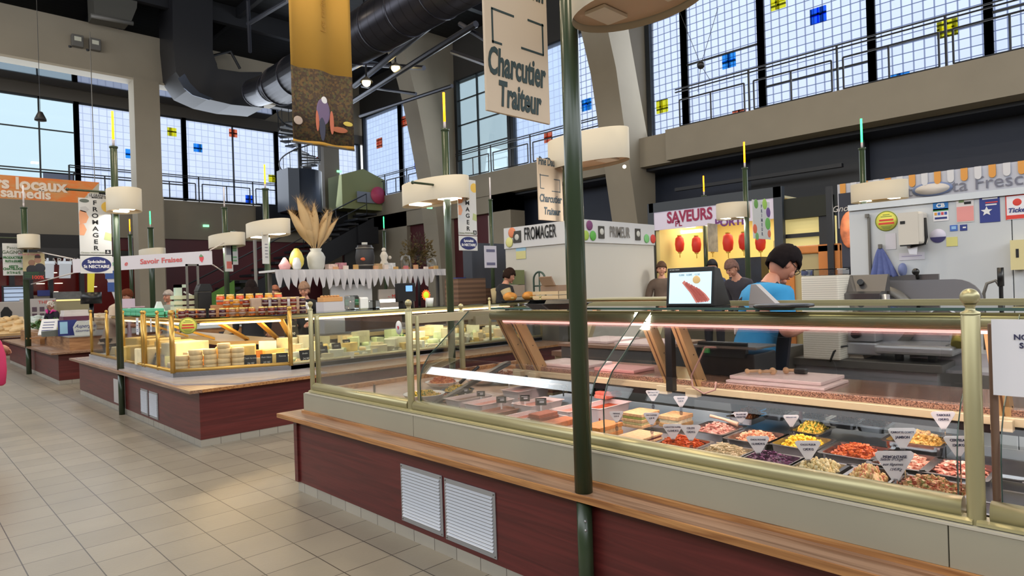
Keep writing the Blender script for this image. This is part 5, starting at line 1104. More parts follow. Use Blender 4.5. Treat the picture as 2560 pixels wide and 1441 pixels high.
# produce heap + ice at far left, counter 4 goods
for i, (px, py, c, lb) in enumerate(((28, 815, (222, 190, 140), 'pale orange produce on a sloping bed at the far left stall'), (60, 805, (196, 206, 200), 'pale greenish ice bed at the far left stall'), (95, 800, (226, 206, 176), 'pale goods beside the old lady on the far stall'))):
    v = at(px, py, y=22.6); mb = MB(); M = Matrix.Rotation(.45, 4, 'X'); mb.box(-.5, .5, -.5, .5, 0, .08, M)
    for k in range(26): mb.sph((rr.uniform(-.45, .45), rr.uniform(-.45, .45), .1), rr.uniform(.05, .09), 6, (1.4, .8, .7), M)
    tag(mb.build('produce_bed', mat('produce_%d' % i, c, .6, var=.15, scale=6), loc=(2.35+1.05*i, 22.75, .82)), lb, 'produce')
# ================================================================ BACK SHOPS along the back wall (left)
v0, v1 = at(10, 800, y=27.5), at(350, 800, y=27.5)
sh = empty('glazed_shop', (v0.x, 27.5, 0), 0, 'dark red glazed shop front with counter and shutters under the back balcony, far left', 'shop')
W_ = v1.x-v0.x
mb = MB(); mb.box(-1, W_, .3, .5, 0, 3.4); mb.build('glazed_wall', mat('red_gloss', (92, 24, 22), .12), sh)
mb = MB(); mb.box(-1, 2.3, -.05, .0, 3.05, 3.4); mb.box(2.3, W_, -.02, .03, 3.0, 3.35); mb.build('fascia', mat('dark_fascia', (34, 32, 34), .5), sh)
mb = MB()
for px in (30, 76, 127, 205): u = at(px, 700, y=27.4).x-v0.x; mb.box(u-.07, u+.07, -.12, .05, 0, 3.2)
mb.build('mullions', M_dark, sh)
text('GRAND MARCHE DE', .28, 'lettering', mat('dim_white', (196, 192, 190), .6), sh, (at(128, 653, y=27.4).x-v0.x, -.06, at(128, 653, y=27.4).z), bold=.004)
u0, u1 = at(10, 740, y=27.3).x-v0.x, at(68, 740, y=27.3).x-v0.x
mb = MB(); mb.box(u0, u1, -.16, -.12, 1.0, 2.05); mb.build('barred_window', mat('pale_window', (176, 196, 224), .3, emit=.45), sh)
mb = MB(); [mb.box(u0, u1, -.19, -.16, 1.0+k*.14, 1.02+k*.14) for k in range(8)]; mb.box(u0-.05, u0, -.19, -.12, .9, 2.1); mb.box(u1, u1+.05, -.19, -.12, .9, 2.1); mb.box(u0, u1, -.19, -.12, 2.05, 2.1); mb.build('bars', M_dark, sh)
u0, u1 = at(133, 740, y=27.2).x-v0.x, at(203, 740, y=27.2).x-v0.x
mb = MB(); mb.box(u0, u1, -.3, -.2, 1.35, 1.85); mb.build('menu_board', mat('grey_board', (116, 116, 114), .5, var=.2, scale=7), sh)
u0, u1 = at(85, 740, y=27.2).x-v0.x, at(125, 740, y=27.2).x-v0.x
mb = MB(); mb.box(u0, u1, -.25, -.2, 1.0, 1.75); mb.build('back_board', mat('brown_board', (120, 108, 96), .5), sh)
mb = MB(); mb.box(u0+.1, u1, -.3, -.25, 1.72, 1.92); mb.build('blue_banner', mat('banner_blue', (44, 54, 120), .6), sh)
for i, (px, py) in enumerate(((143, 681), (111, 709), (157, 708), (146, 730), (245, 717))):  # glowing discs put in for recessed spots mirrored in the red glazing
    p = at(px, py, y=26.9); q = MB(); q.lathe([(0, 0), (.12, 0), (.12, .02), (0, .02)], seg=16); o = q.build('spot_reflection', mat('spot_glow', (255, 240, 214), .4, emit=2.2), sh); o.location = (p.x-v0.x, .15, p.z)
for px, py, lb in ((124, 676, 'left'), (167, 676, 'right')):
    p = at(px, py, y=26.0); q = MB(); q.box(-.16, .16, -.04, .04, -.26, .26, Matrix.Rotation(.3, 4, 'X')); q.box(-.2, .2, -.02, .04, .2, .32); q.cyl((0, 0, .3), (0, 0, .42), .03); o = q.build('hanging_panel', mat('pale_terminal', (196, 202, 210), .4, emit=.3), sh); o.location = (p.x-v0.x, -1.2, p.z)
# theatre posters and counter left
p0, p1 = at(70, 770, y=24.6), at(140, 770, y=24.6)
t = empty('poster_wall', (p0.x, 24.6, .9), 0, 'white poster board headed THEATRE with small pictures, behind the old lady', 'poster'); mb = MB(); W2 = p1.x-p0.x; mb.box(-.2, W2, 0, .05, 0, .72); mb.build('board', mat('poster_grey', (186, 180, 178), .6), t)
text('THEATRE', .14, 'lettering', REDP, t, (.55, -.01, .6)); mb = MB(); rr = random.Random(5)
for i in range(6):
    for k in range(2): mb.box(.1+i*.19, .22+i*.19, -.01, 0, .32-k*.2, .46-k*.2)
mb.build('pictures', mat('picture_dark', (90, 70, 84), .6), t)
p0 = at(18, 790, y=23.8); t = empty('poster_board', (p0.x, 23.8, .8), 0, 'pale grey panel with a dark coated figure at the far left', 'poster'); mb = MB(); mb.box(-.55, .45, 0, .05, 0, .75, bev=.02); mb.build('board', mat('panel_warm', (172, 166, 162), .5), t); q = MB(); q.prism([(-.15, .2), (.1, .2), (.12, .45), (.02, .6), (-.06, .6), (-.15, .45)], -.01, 0, 'xz'); q.build('printed_figure', M_ink, t)
p0, p1 = at(142, 790, y=21.6), at(226, 790, y=21.6)
t = empty('glass_cabinet', (p0.x, 21.6, .9), 0, 'pale glass cabinet with warm lit top rail behind the old lady', 'cabinet'); mb = MB(); mb.box(0, p1.x-p0.x, 0, .6, -.9, .62); mb.build('body', mat('olive_glass', (150, 142, 112), .3), t); mb = MB(); mb.box(0, p1.x-p0.x, -.03, .03, .62, .66); mb.build('rail', mat('lit_rail', (250, 226, 150), .5, emit=.8), t)
# leaning white beach flag with blue logos, yellow strip, crane hook
p = at(262, 700, y=19); t = empty('feather_flag', (at(285, 760, y=19).x, 19, 0), 0, 'tall white leaning banner with blue blocks behind the green pole', 'banner'); a_, b_ = at(262, 684, y=19), at(296, 684, y=19); c_, d_ = at(288, 752, y=19), at(300, 752, y=19)
mb = MB(); ox = t.location.x; mb.prism([(a_.x-ox, a_.z), (b_.x-ox, b_.z), (d_.x-ox, d_.z), (c_.x-ox, c_.z)], 0, .02, 'xz'); mb.build('cloth', mat('flag_white', (214, 212, 220), .6), t); q = MB()
for px, py in ((279, 686), (285, 718)): s_ = at(px, py, y=18.98); q.box(s_.x-ox-.14, s_.x-ox+.14, -.012, 0, s_.z-.12, s_.z+.12)
q.build('blue_logo', mat('logo_blue', (60, 90, 160), .6), t); q = MB(); q.cyl((c_.x-ox, .01, 0), (c_.x-ox+.05, .01, d_.z), .02); q.build('pole', M_dsteel, t)
p, p2 = at(222, 683, y=16), at(227, 738, y=16); mb = MB(); mb.prism([(p.x-.02, p.z+.2), (p.x+.12, p.z+.2), (p2.x+.05, p2.z), (p2.x-.06, p2.z)], 15.99, 16.01, 'xz'); tag(mb.build('yellow_strip', mat('strip_yellow', (220, 206, 60), .6)), 'hanging yellow paper strip under the oval speciality sign', 'strip')
p = at(228, 748, y=15.8); mb = MB(); mb.cyl((0, 0, 0), (0, 0, .24), .19, seg=20); mb.cyl((0, 0, -.4), (0, 0, 0), .04); tag(mb.build('crane_scale', M_black, loc=(p.x, 15.8, p.z-.1)), 'black round hanging device above the fruit stall, below the yellow strip', 'device')
p = at(270, 735, y=13.5); mb = MB(); mb.box(-.25, .25, 0, .1, 0, .02); mb.box(-.03, .03, .03, .07, -at(323, 770, y=13).z, 0); tag(mb.build('display_stand', mat('pinkish_card', (206, 176, 190), .6), loc=(at(323, 762, y=13).x, 13, at(323, 770, y=13).z)), 'small pinkish card stand behind the green pole', 'card'); 
p = at(322, 770, y=12.8); mb = MB(); mb.box(-.1, .1, 0, .02, 0, .16); mb.box(-.015, .015, 0, .02, -p.z, .0); tag(mb.build('card_on_stick', mat('lilac_card', (206, 190, 210), .6), loc=(p.x, 12.8, p.z)), 'lilac card on a stick behind the jars', 'card')
# old white kitchen scale + dark frames behind the jars
p = at(450, 745, y=11.4); t = empty('dish_stand', (p.x, 11.4, 1.1), 0, 'tall pale stand with stacked white crates and an angled lamp arm behind the jars', 'stand'); mb = MB(); hb = at(450, 712, y=11.4).z-1.1; mb.box(-.08, .02, -.05, .05, 0, hb); mb.box(-.08, .12, -.05, .05, hb-.05, hb); mb.build('column', mat('pale_mint', (206, 222, 206), .5), t); mb = MB()
for k in range(5): mb.box(-.12, .22+.01*k, -.1, .1, .02+k*.09-.0, .08+k*.09-.0)
mb.build('stacked_trays', mat('stack_cream', (216, 220, 190), .5), t); mb = MB(); mb.tube([(.06, 0, hb-.12), (.3, 0, hb-.25), (.12, 0, hb-.3)], .015); mb.build('arm', M_white, t)
p = at(490, 745, y=11.2); t = empty('till', (p.x, 11.2, 1.1), 0, 'black till with raised screen behind the jam jars', 'till'); mb = MB(); mb.box(-.0, .22, -.1, .1, 0, .5, bev=.02); mb.prism([(0, .5), (.24, .5), (.2, .62), (.05, .62)], -.1, .1, 'xz'); mb.build('body', M_black, t); mb = MB(); mb.box(-.14, -.11, 0, .03, 0, .95); mb.box(-.14, .06, 0, .03, .92, .95); mb.box(.03, .06, 0, .03, .6, .95); mb.build('frame', M_dsteel, t)
# ================================================================ STAIRS, SPIRAL STAIR, GREEN TENT (back right corner)
yst = 27.2
st = empty('staircase', (at(480, 760, y=yst).x, yst, 0), 0, 'dark staircase rising right along the red back wall, green panel beneath', 'staircase'); ox = st.location.x
a_, b_ = at(455, 752, y=yst), at(900, 520, y=yst); n = 17; mb = MB(); q = MB()
for i in range(n):
    f = i/(n-1); x_ = a_.x+(b_.x-a_.x)*f-ox; z = max(.15, a_.z+(b_.z-a_.z)*f-.4); mb.box(x_, x_+(b_.x-a_.x)/n*1.15, -.6, .7, z, z+.1)
mb.build('steps', M_dark, st)
x0_, z0_, x1_, z1_ = a_.x-ox, a_.z-.4, b_.x-ox, b_.z-.4
mb = MB(); mb.prism([(x0_+.4, z0_-.1), (x1_+.4, z1_-.1), (x1_+.4, z1_-1.1), (x0_+.4, max(.05, z0_-.9))], -.55, -.45, 'xz'); mb.build('stringer', M_dark, st)
p, r = at(520, 738, y=yst-.7), at(566, 708, y=yst-.7); mb = MB(); mb.prism([(p.x-ox, .4), (r.x-ox+.3, .4), (r.x-ox+.3, r.z+.1), (p.x-ox, p.z)], -.75, -.7, 'xz'); mb.build('green_panel', mat('apple_green', (92, 140, 50), .5), st)
mb = MB(); mb.cyl((x0_, -.6, z0_+1), (x1_, -.6, z1_+1), .03); mb.cyl((x0_, -.6, z0_+.5), (x1_, -.6, z1_+.5), .02)
for i in range(6): f = i/5; mb.cyl((x0_+(x1_-x0_)*f, -.6, z0_+(z1_-z0_)*f), (x0_+(x1_-x0_)*f, -.6, z0_+(z1_-z0_)*f+1), .02)
mb.build('handrail', M_dark, st)
p, r = at(575, 745, y=27.9), at(620, 700, y=27.9); mb = MB(); mb.box(p.x, r.x, 27.8, 27.9, 0, r.z); tag(mb.build('olive_door', mat('olive_panel', (70, 74, 50), .6)), 'dim olive-grey door under the staircase', 'door')
p = at(752, 470, y=27.0); sp_ = empty('spiral_staircase', (p.x, 27.0, at(752, 520, y=27).z), 0, 'dark spiral staircase in front of the back windows, behind the hanging banner', 'staircase'); H2 = at(745, 300, y=27).z-sp_.location.z
mb = MB(); mb.cyl((0, 0, -.6), (0, 0, H2), .09); mb.build('column', M_dark, sp_); mb = MB(); N = 26
for i in range(N):
    a = i*R(24); z = H2*i/N; M = Matrix.Translation((0, 0, z))@Matrix.Rotation(a, 4, 'Z'); mb.prism([(0, -.05), (.85, -.2), (.85, .2), (0, .05)], -.03, .03, 'xy', M)
mb.build('steps', M_dark, sp_); mb = MB(); mb.tube([(math.cos(i*R(12))*.88, math.sin(i*R(12))*.88, H2*i/(2*N)+.95) for i in range(2*N)], .03, 6)
for i in range(0, N): a = i*R(24); mb.cyl((math.cos(a)*.88, math.sin(a)*.88, H2*i/N), (math.cos(a)*.88, math.sin(a)*.88, H2*i/N+.95), .015, seg=5)
mb.build('spiral_handrail', M_dark, sp_)
p = at(752, 470, y=26.9); mb = MB(); mb.lathe([(.9, -.6), (.9, 1.25), (.92, 1.25), (.92, -.6)], seg=24); mb.box(-1.0, -.5, -.9, .2, -.6, 1.2); mb.build('drum_screen', mat('drum_dark', (52, 58, 70), .4), sp_, loc=(0, 0, at(752, 500, y=27).z-sp_.location.z))
a_, b_, c_ = at(850, 490, y=27.6), at(957, 490, y=27.6), at(903, 424, y=27.6)
mb = MB(); zt3 = at(850, 438, y=27.6).z; mb.prism([(a_.x, a_.z-.6), (b_.x, a_.z-.6), (b_.x, zt3-.05), ((a_.x+b_.x)/2, c_.z), (a_.x, zt3)], 27.4, 28.7, 'xz'); tag(mb.build('green_tent', mat('tent_green', (150, 156, 108), .7)), 'pale olive-green gabled cabin on the upper level in the far corner', 'cabin')
p, r = at(893, 478, y=27.2), at(930, 508, y=27.2); t = empty('clothes_rail', (p.x, 27.2, r.z), 0, 'grey framed rail panel with a round pink disc in front of the green cabin', 'panel'); mb = MB(); mb.box(0, r.x-p.x+.5, 0, .04, 0, p.z-r.z); mb.build('panel', mat('rail_panel', (140, 146, 156), .5), t); q = MB(); q.lathe([(0, 0), (.42, 0), (.42, .03), (0, .03)], seg=28, M=Matrix.Translation((r.x-p.x+.35, -.02, .4))@Matrix.Rotation(PI/2, 4, 'X')); q.build('pink_disc', mat('pink_disc', (206, 76, 110), .5), t)
p = at(720, 515, y=28.8); mb = MB(); mb.box(p.x-1.2, p.x+3.0, 28.6, 29.6, 4.6, 5.6); mb.box(p.x+2.3, p.x+3.4, 26.5, 29, 3.8, 4.6); o = mb.build('trim_9', M_dark); o['kind'] = 'structure'
# grey door, pale posts behind the bakery shelf
for px, w_, c, lb in ((885, .5, (46, 46, 46), 'dark'), (893, .12, (110, 116, 126), 'pale')):
    p = at(px, 600, y=26.8); mb = MB(); mb.box(p.x-w_, p.x+w_, 26.8, 26.9, 0, 3.9); o = mb.build('panel_door', mat('corner_%s' % lb, c, .6)); tag(o, '%s vertical panel under the landing in the far corner' % lb, 'panel')
p = at(943, 603, y=26.5)
for px in (638, 1228): 
    p = at(px, 640, y=24 if px < 700 else 14); mb = MB(); mb.cyl((0, 0, 0), (0, 0, at(px, 540 if px > 700 else 575, y=p.y).z), .06); tag(mb.build('pale_post', mat('pale_post', (150, 144, 136), .5), loc=(p.x, p.y, 0)), 'thin pale post %s' % ('left of the bakery shelf' if px < 700 else 'left of the white fromager box'), 'post')
# fire hose reel
p = at(343, 723, y=29.8); t = empty('hose_reel', (p.x, 30.08, p.z), 0, 'dark red round fire hose reel on the back wall', 'hose reel'); mb = MB(); mb.lathe([(.25, 0), (.5, 0), (.5, .12), (.25, .12)], seg=28, M=Matrix.Rotation(PI/2, 4, 'X')); mb.build('reel', mat('reel_red', (120, 26, 34), .5), t)
for i, px in enumerate((372, 395)):
    p = at(px, 735, y=28.9); mb = MB(); mb.box(-.17, .17, 0, .03, -.35, .1); tag(mb.build('notice_sheet', mat('sheet_grey', (196, 192, 186), .6), loc=(p.x, 28.97, p.z)), '%s of two pale notices on the column behind the stalls' % ['left', 'right'][i], 'notice')
p, r = at(357, 700, y=28.9), at(418, 700, y=28.9); mb = MB(); mb.box(p.x, r.x, 29.0, 29.6, 0, 5.7); o = mb.build('pillar_5', M_conc); o['kind'] = 'structure'
# exit lights
for i, (px, py, Y_) in enumerate(((515, 565, 29.95), (848, 429, 29.17), (1074, 519, 22.09))):
    p = at(px, py, y=Y_); mb = MB(); mb.box(-.12, .12, -.04, .04, -.05, .05); tag(mb.build('exit_light', mat('exit_green', (150, 226, 180), .4, emit=1.4), loc=(p.x, Y_, p.z)), 'tiny green emergency light %s' % ['on the beige beam', 'on the thin far pillar', 'on the leaning pillar'][i], 'light')
p = at(1561, 417, y=12.0); mb = MB(); mb.sph((0, 0, 0), .06, 10); tag(mb.build('wall_lamp', mat('spot_glow', (255, 240, 214)), loc=(p.x, 12.0, p.z)), 'small glowing white lamp on the big right pillar', 'light')
p = at(1624, 410, y=12.0); mb = MB(); mb.box(-.1, .1, -.06, .06, -.15, .12); mb.cyl((0, 0, .1), (0, 0, .7), .03); tag(mb.build('junction_box', mat('pale_grey', (176, 172, 168)), loc=(p.x, 12.0, p.z)), 'grey junction box under the right balcony beam', 'box')
# ================================================================ BAKERY SHELF (third row of stalls, centre)
yb_ = 11.6
p0, p1 = at(686, 675, y=yb_), at(1120, 670, y=yb_); zs_ = p0.z
bk = empty('display_shelf', (p0.x, yb_, 0), 0, 'high bakery shelf draped with a white pointed lace cloth', 'shelf'); WB = p1.x-p0.x
mb = MB(); mb.box(0, WB, 0, .7, zs_-.04, zs_); mb.build('board', M_white, bk)
mb = MB(); n = 84; A0 = []; A1 = []; rr = random.Random(9)
for i in range(n+1):
    u = WB*i/n; k = i % 3; dpt = (.13 if k == 0 else .28+.12*rr.random()) if i/n < .9 else .14
    if i/n > .25 and i/n < .55: dpt += .03
    A0.append(mb.bm.verts.new((u, -.02-.01*math.sin(i), zs_+.005))); A1.append(mb.bm.verts.new((u, -.05-.02*math.sin(i*1.7), zs_-dpt)))
for i in range(n): mb.bm.faces.new((A0[i], A0[i+1], A1[i+1], A1[i]))
o = mb.build('lace_cloth', mat('lace_white', (196, 194, 198), .85), bk); md = o.modifiers.new('s', 'SOLIDIFY'); md.thickness = .004
mb = MB(); 
for u in (0.05, WB*.5, WB-.06): mb.box(u-.03, u+.03, .3, .36, 0, zs_-.04)
mb.build('leg', M_dsteel, bk)
mb = MB(); mb.box(WB*.29, WB*.52, .1, .14, .9, zs_-.3); mb.build('white_panel', mat('panel_bright', (206, 206, 206), .6), bk); mb = MB(); mb.box(WB*.56, WB*.78, .1, .14, .9, zs_-.42); mb.build('menu_card', mat('menu_pale', (186, 176, 166), .6, var=.05, scale=3), bk); text('~ Menu ~', .12, 'lettering', REDP, bk, (WB*.67, .09, zs_-.58))
def on(px, py=672): return at(px, py, y=yb_+.15).x
def item(name, m, px, prof, label, cat, seg=20, y=yb_+.3):
    mb = MB(); mb.lathe(prof, seg=seg); return tag(mb.build(name, m, loc=(at(px, 660, y=y).x, y, zs_+.002)), label, cat)
vs = empty('vase', (at(790, 640, y=yb_+.3).x, yb_+.3, zs_+.002), 0, 'big pale stoneware vase of pampas grass on the bakery shelf', 'vase'); mb = MB(); mb.lathe([(0, 0), (.13, 0), (.16, .08), (.18, .26), (.14, .34), (.1, .38), (.115, .43), (.1, .43), (.09, .38), (0, .37)], seg=24); mb.build('body', mat('stoneware', (190, 190, 184), .5, var=.05, scale=8), vs)
rr = random.Random(2)
pampas = mat('pampas', (196, 166, 122), .9)
for k, (lx, lz, wd) in enumerate(((-.50, 1.18, .10), (-.38, 1.42, .10), (-.26, 1.40, .11), (-.13, 1.28, .11), (.0, 1.34, .09), (.30, 1.22, .085), (.43, 1.2, .08), (.22, 1.05, .07), (.50, 1.05, .06), (-.05, 1.1, .09), (-.3, 1.1, .1))):
    mb = MB(); c0 = Vector((lx*.12, 0, .4)); tip = Vector((lx, rr.uniform(-.1, .1), lz))
    mid = c0.lerp(tip, .5)+Vector((-lx*.12, 0, 0)); q = lambda t: (c0*(1-t)**2+mid*2*t*(1-t)+tip*t*t)
    mb.tube([q(i/9) for i in range(10)], [.006, .01, wd*.45, wd*.8, wd, wd, wd*.9, wd*.7, wd*.4, .004], 8)
    for j in range(220):
        t_ = rr.uniform(.25, .97); c_ = q(t_); d = Vector((rr.uniform(-1, 1), rr.uniform(-1, 1), rr.uniform(.9, 2.2))).normalized(); L_ = wd*rr.uniform(1.1, 1.9)
        s_ = c_+Vector((d.x, d.y, 0))*wd*.5; e_ = s_+d*L_; n_ = d.orthogonal().normalized()*.006
        mb.bm.faces.new([mb.bm.verts.new(v) for v in (s_-n_, s_+n_, e_)])
    mb.build('pampas_plume', pampas, vs, fixn=False)
item('egg_decoration', mat('egg_yellow', (226, 206, 96), .5), 742, [(0, 0), (.07, .02), (.13, .12), (.14, .22), (.1, .34), (.04, .42), (0, .43)], 'yellow decorated egg figure on the bakery shelf', 'decoration')
mb = MB(); mb.lathe([(0, 0), (.075, .02), (.08, .12), (.05, .22), (0, .24)], seg=16); tag(mb.build('white_figure', M_white, loc=(at(742, 660, y=yb_+.12).x, yb_+.12, zs_+.07)), 'white chick figure in front of the yellow egg', 'decoration'); bpy.data.objects['white_figure'].location.z = zs_+.003
item('pink_decoration', mat('rose_pink', (214, 160, 160), .6), 712, [(0, 0), (.1, 0), (.13, .09), (.08, .16), (.03, .24), (0, .25)], 'pink pointed decoration at the left end of the bakery shelf', 'decoration', 6)
br_ = empty('barrel', (at(913, 660, y=yb_+.3).x, yb_+.3, zs_+.002), 0, 'dark wooden barrel on the bakery shelf', 'barrel'); mb = MB(); mb.lathe([(0, 0), (.15, 0), (.19, .15), (.2, .28), (.18, .42), (.15, .52), (0, .52)], seg=22); mb.build('body', mat('barrel_dark', (44, 42, 44), .5), br_); mb = MB()
for z, r in ((.08, .175), (.44, .18)): mb.lathe([(r, z), (r+.006, z), (r+.006, z+.03), (r, z+.03)], seg=22)
mb.build('hoops', M_dsteel, br_); mb = MB(); mb.sph((-.13, -.15, .22), .05, 10, (1.4, .4, .7)); mb.build('orange_mark', mat('mark_orange', (206, 96, 60), .6), br_); mb = MB(); mb.lathe([(0, .52), (.06, .52), (.06, .58), (0, .58)], seg=12); mb.build('bung', mat('stoneware', (190, 190, 184)), br_)
for i, (px, s_) in enumerate(((838, 1), (862, .9), (950, 1.1), (985, .9))):
    mb = MB(); mb.box(-.1*s_, .1*s_, -.08, .08, 0, .12*s_+.04*(i % 2), bev=.005); tag(mb.build('gift_box', mat('giftbox_%d' % i, [(206, 180, 170), (176, 120, 130), (170, 140, 100), (196, 196, 196)][i], .6, var=.3, scale=16), loc=(on(px), yb_+.3, zs_+.002)), ['beige box with red ribbon right of the vase', 'rose-red pastry box left of the barrel', 'golden pastry basket right of the barrel', 'pale packet in the middle right of the shelf'][i], 'box')
for i, (px, h_) in enumerate(((1025, .34), (1090, .28))):
    t = empty('glass_cloche', (on(px), yb_+.3, zs_+.002), 0, ['tall', 'smaller'][i]+' glass dome over pastries at the right of the bakery shelf', 'cloche'); mb = MB(); mb.lathe([(.13, 0), (.13, h_*.6), (.09, h_*.9), (0, h_)], seg=20); mb.build('dome', M_glass, t); mb = MB(); mb.lathe([(0, 0), (.1, 0), (.1, .05), (0, .08)], seg=14); mb.build('cake', mat('cake_brown', (176, 120, 70), .7), t)
lp = empty('white_figurine', (at(960, 640, y=yb_+.5).x, yb_+.5, zs_+.002), 0, 'white ornate figurine on a plinth on the bakery shelf', 'figurine'); mb = MB(); mb.lathe([(0, 0), (.14, 0), (.12, .1), (.06, .22), (.09, .32), (.05, .4), (0, .42)], seg=16); mb.sph((0, 0, .45), .05, 10); mb.sph((.15, 0, .28), .04, 8); mb.build('body', mat('bisque', (206, 198, 186), .6), lp)
for i in range(11):
    px = 835+i*25; 
    if 890 < px < 935: continue
    mb = MB(); mb.box(-.05, .05, -.03, .03, 0, .06+.02*(i % 3), bev=.006); tag(mb.build('small_pack', mat('pack_%d' % (i % 4), [(200, 150, 110), (216, 200, 190), (190, 150, 90), (196, 110, 110)][i % 4], .6), loc=(on(px), yb_+.08, zs_+.002)), '%s small pastry pack along the front edge of the bakery shelf' % ['caramel', 'cream', 'golden', 'rose'][i % 4], 'pack', '%s packs on the bakery shelf' % ['caramel', 'cream', 'golden', 'rose'][i % 4])
# bush of yellow flowers behind
t = empty('flower_bush', (at(1045, 640, y=15.5).x, 15.5, 0), 0, 'dark bush with yellow and orange twigs behind the bakery shelf', 'plant'); zf = at(1045, 640, y=15.5).z; mb = MB(); rr = random.Random(8)
for i in range(900):
    d = Vector((rr.gauss(0, 1), rr.gauss(0, 1), rr.gauss(.5, 1))).normalized(); r = rr.uniform(.15, .75); c_ = Vector((0, 0, zf))+Vector((d.x*r*.7, d.y*r*.6, d.z*r*.9)); s = rr.uniform(.02, .05); a = d.orthogonal()*s; mb.bm.faces.new([mb.bm.verts.new(v) for v in (c_-a, c_+d*s*2, c_+a)])
mb.build('foliage', mat('dark_foliage', (88, 72, 34), .8, var=.5, scale=5), t, fixn=False); mb = MB(); mb.cyl((0, 0, .9), (0, 0, zf), .04); mb.cyl((0, 0, 0), (0, 0, .95), .2, .25); mb.build('stem_and_pot', M_dark, t)
# under-shelf bakery counter
p0, p1 = at(640, 760, y=10.8), at(1125, 760, y=10.8); mb = MB(); mb.box(p0.x, p1.x, 10.8, 11.4, 0, 1.12); tag(mb.build('bakery_counter', mat('brown_counter', (92, 64, 50), .5)), 'brown counter below the bakery shelf', 'counter')
mb = MB(); mb.box(0, .7, -.01, .01, 0, .06); v = at(950, 757, y=10.6); tag(mb.build('strip_light', mat('strip_glow', (255, 250, 230), .4, emit=4), loc=(v.x, 10.6, v.z)), 'bright strip light glowing over the bakery counter', 'light')
# cardboard stacks and blue cloth right of the green pole
for i, (px, py, w_, h_, c, lb) in enumerate(((1165, 735, .35, .7, (120, 92, 74), 'stack of flat brown cartons right of the second green pole'), (1200, 742, .5, .5, (96, 66, 48), 'brown cardboard wall behind the man in a vest'))):
    v = at(px, 760, y=9.6+i); mb = MB(); mb.box(-w_, w_, -.2, .2, 0, 1.0+h_); tag(mb.build('carton_stack', ribbed('carton_%d' % i, c, tuple(int(q*.8) for q in c), .09, 2, .8), loc=(v.x, v.y, 0)), lb, 'cartons')
v = at(1185, 705, y=10.9); mb = MB(); mb.box(-.55, .6, -.05, .05, 1.55, v.z+.1); tag(mb.build('blue_sheet', mat('sheet_blue', (52, 72, 140), .7), loc=(v.x, 10.9, 0)), 'blue sheet stretched behind the carton stack', 'sheet')
# ================================================================ WHITE MARKET BOXES ON THE RIGHT
M_wall2 = mat('box_white', (196, 192, 184), .55, var=.015, scale=.6)
XF = 8.65; c0 = at(1449, 600, x=XF); zt4 = at(1449, 548, x=XF).z; cy0 = c0.y
cyL = at(1266, 700, x=XF).y; cxR = at(1637, 700, y=cy0).x
fx = empty('market_box', (XF, cy0, 0), 0, 'white market cold box with FROMAGER and PRIMEUR signs, behind the green pole', 'market box')
mb = MB(); mb.box(0, cxR-XF, 0, cyL-cy0, 0, zt4-.4); mb.build('walls', M_wall2, fx)
mb = MB(); mb.box(-.03, cxR-XF, -.03, cyL-cy0, zt4-.4, zt4); mb.build('fascia', mat('fascia_white', (206, 206, 208), .5), fx)
zf_ = zt4-.2
text('FROMAGER', .33, 'lettering', M_ink, fx, (-.045, (at(1353, 585, x=XF).y-cy0), at(1353, 583, x=XF).z), (PI/2, 0, -PI/2), bold=.004, sx=.47)
text('PRIMEUR', .28, 'lettering', mat('grey_letters', (120, 116, 112), .6), fx, (at(1545, 575, y=cy0).x-XF, -.045, zf_), bold=.004, sx=.56)
def emb(px, face):
    mb = MB(); p = at(px, 580, x=XF) if face == 'L' else at(px, 580, y=cy0)
    if face == 'L': mb.box(-.05, -.03, p.y-cy0-.1, p.y-cy0+.1, zf_-.1, zf_+.12)
    else: mb.box(p.x-XF-.08, p.x-XF+.08, -.05, -.03, zf_-.12, zf_+.1)
    o = mb.build('dark_emblem', mat('emblem', (60, 58, 54), .6), fx); mb = MB()
    if face == 'L': mb.sph((-.05, p.y-cy0, zf_), .06, 10, (.2, 1, 1))
    else: mb.sph((p.x-XF, -.05, zf_), .06, 10, (1, .2, 1))
    mb.build('pale_dot', mat('emblem_dot', (196, 196, 190), .6), o)
emb(1296, 'L'); emb(1499, 'R'); emb(1590, 'R')
for px, c, f_ in ((1283, (220, 130, 90), 'L'), (1276, (216, 214, 140), 'L'), (1460, (160, 190, 80), 'R'), (1470, (120, 60, 110), 'R'), (1478, (90, 170, 70), 'R'), (1612, (120, 190, 120), 'R'), (1628, (200, 60, 50), 'R')):
    mb = MB(); dz = .1 if px in (1283, 1470) else -.08
    p = at(px, 580, x=XF) if f_ == 'L' else at(px, 580, y=cy0)
    if f_ == 'L': mb.sph((-.04, p.y-cy0, zf_+dz), .1, 10, (.15, 1, 1))
    else: mb.sph((p.x-XF, -.04, zf_+dz), .09, 10, (1, .15, 1))
    mb.build('printed_fruit', mat('fr_%d_%d' % c[:2], c, .6), fx)
p = at(1302, 628, x=8.64); mb = MB(); mb.box(-.004, 0, -.13, .13, -.15, .15); t = tag(mb.build('small_poster', mat('poster_skyblue', (150, 190, 214), .6), loc=(8.645, p.y, p.z)), 'small poster with a blue sky and yellow field on the fromager box', 'poster'); mb = MB(); mb.box(-.006, -.004, -.13, .13, -.15, -.0); o = mb.build('yellow_field', mat('poster_field', (206, 200, 140), .6), t)
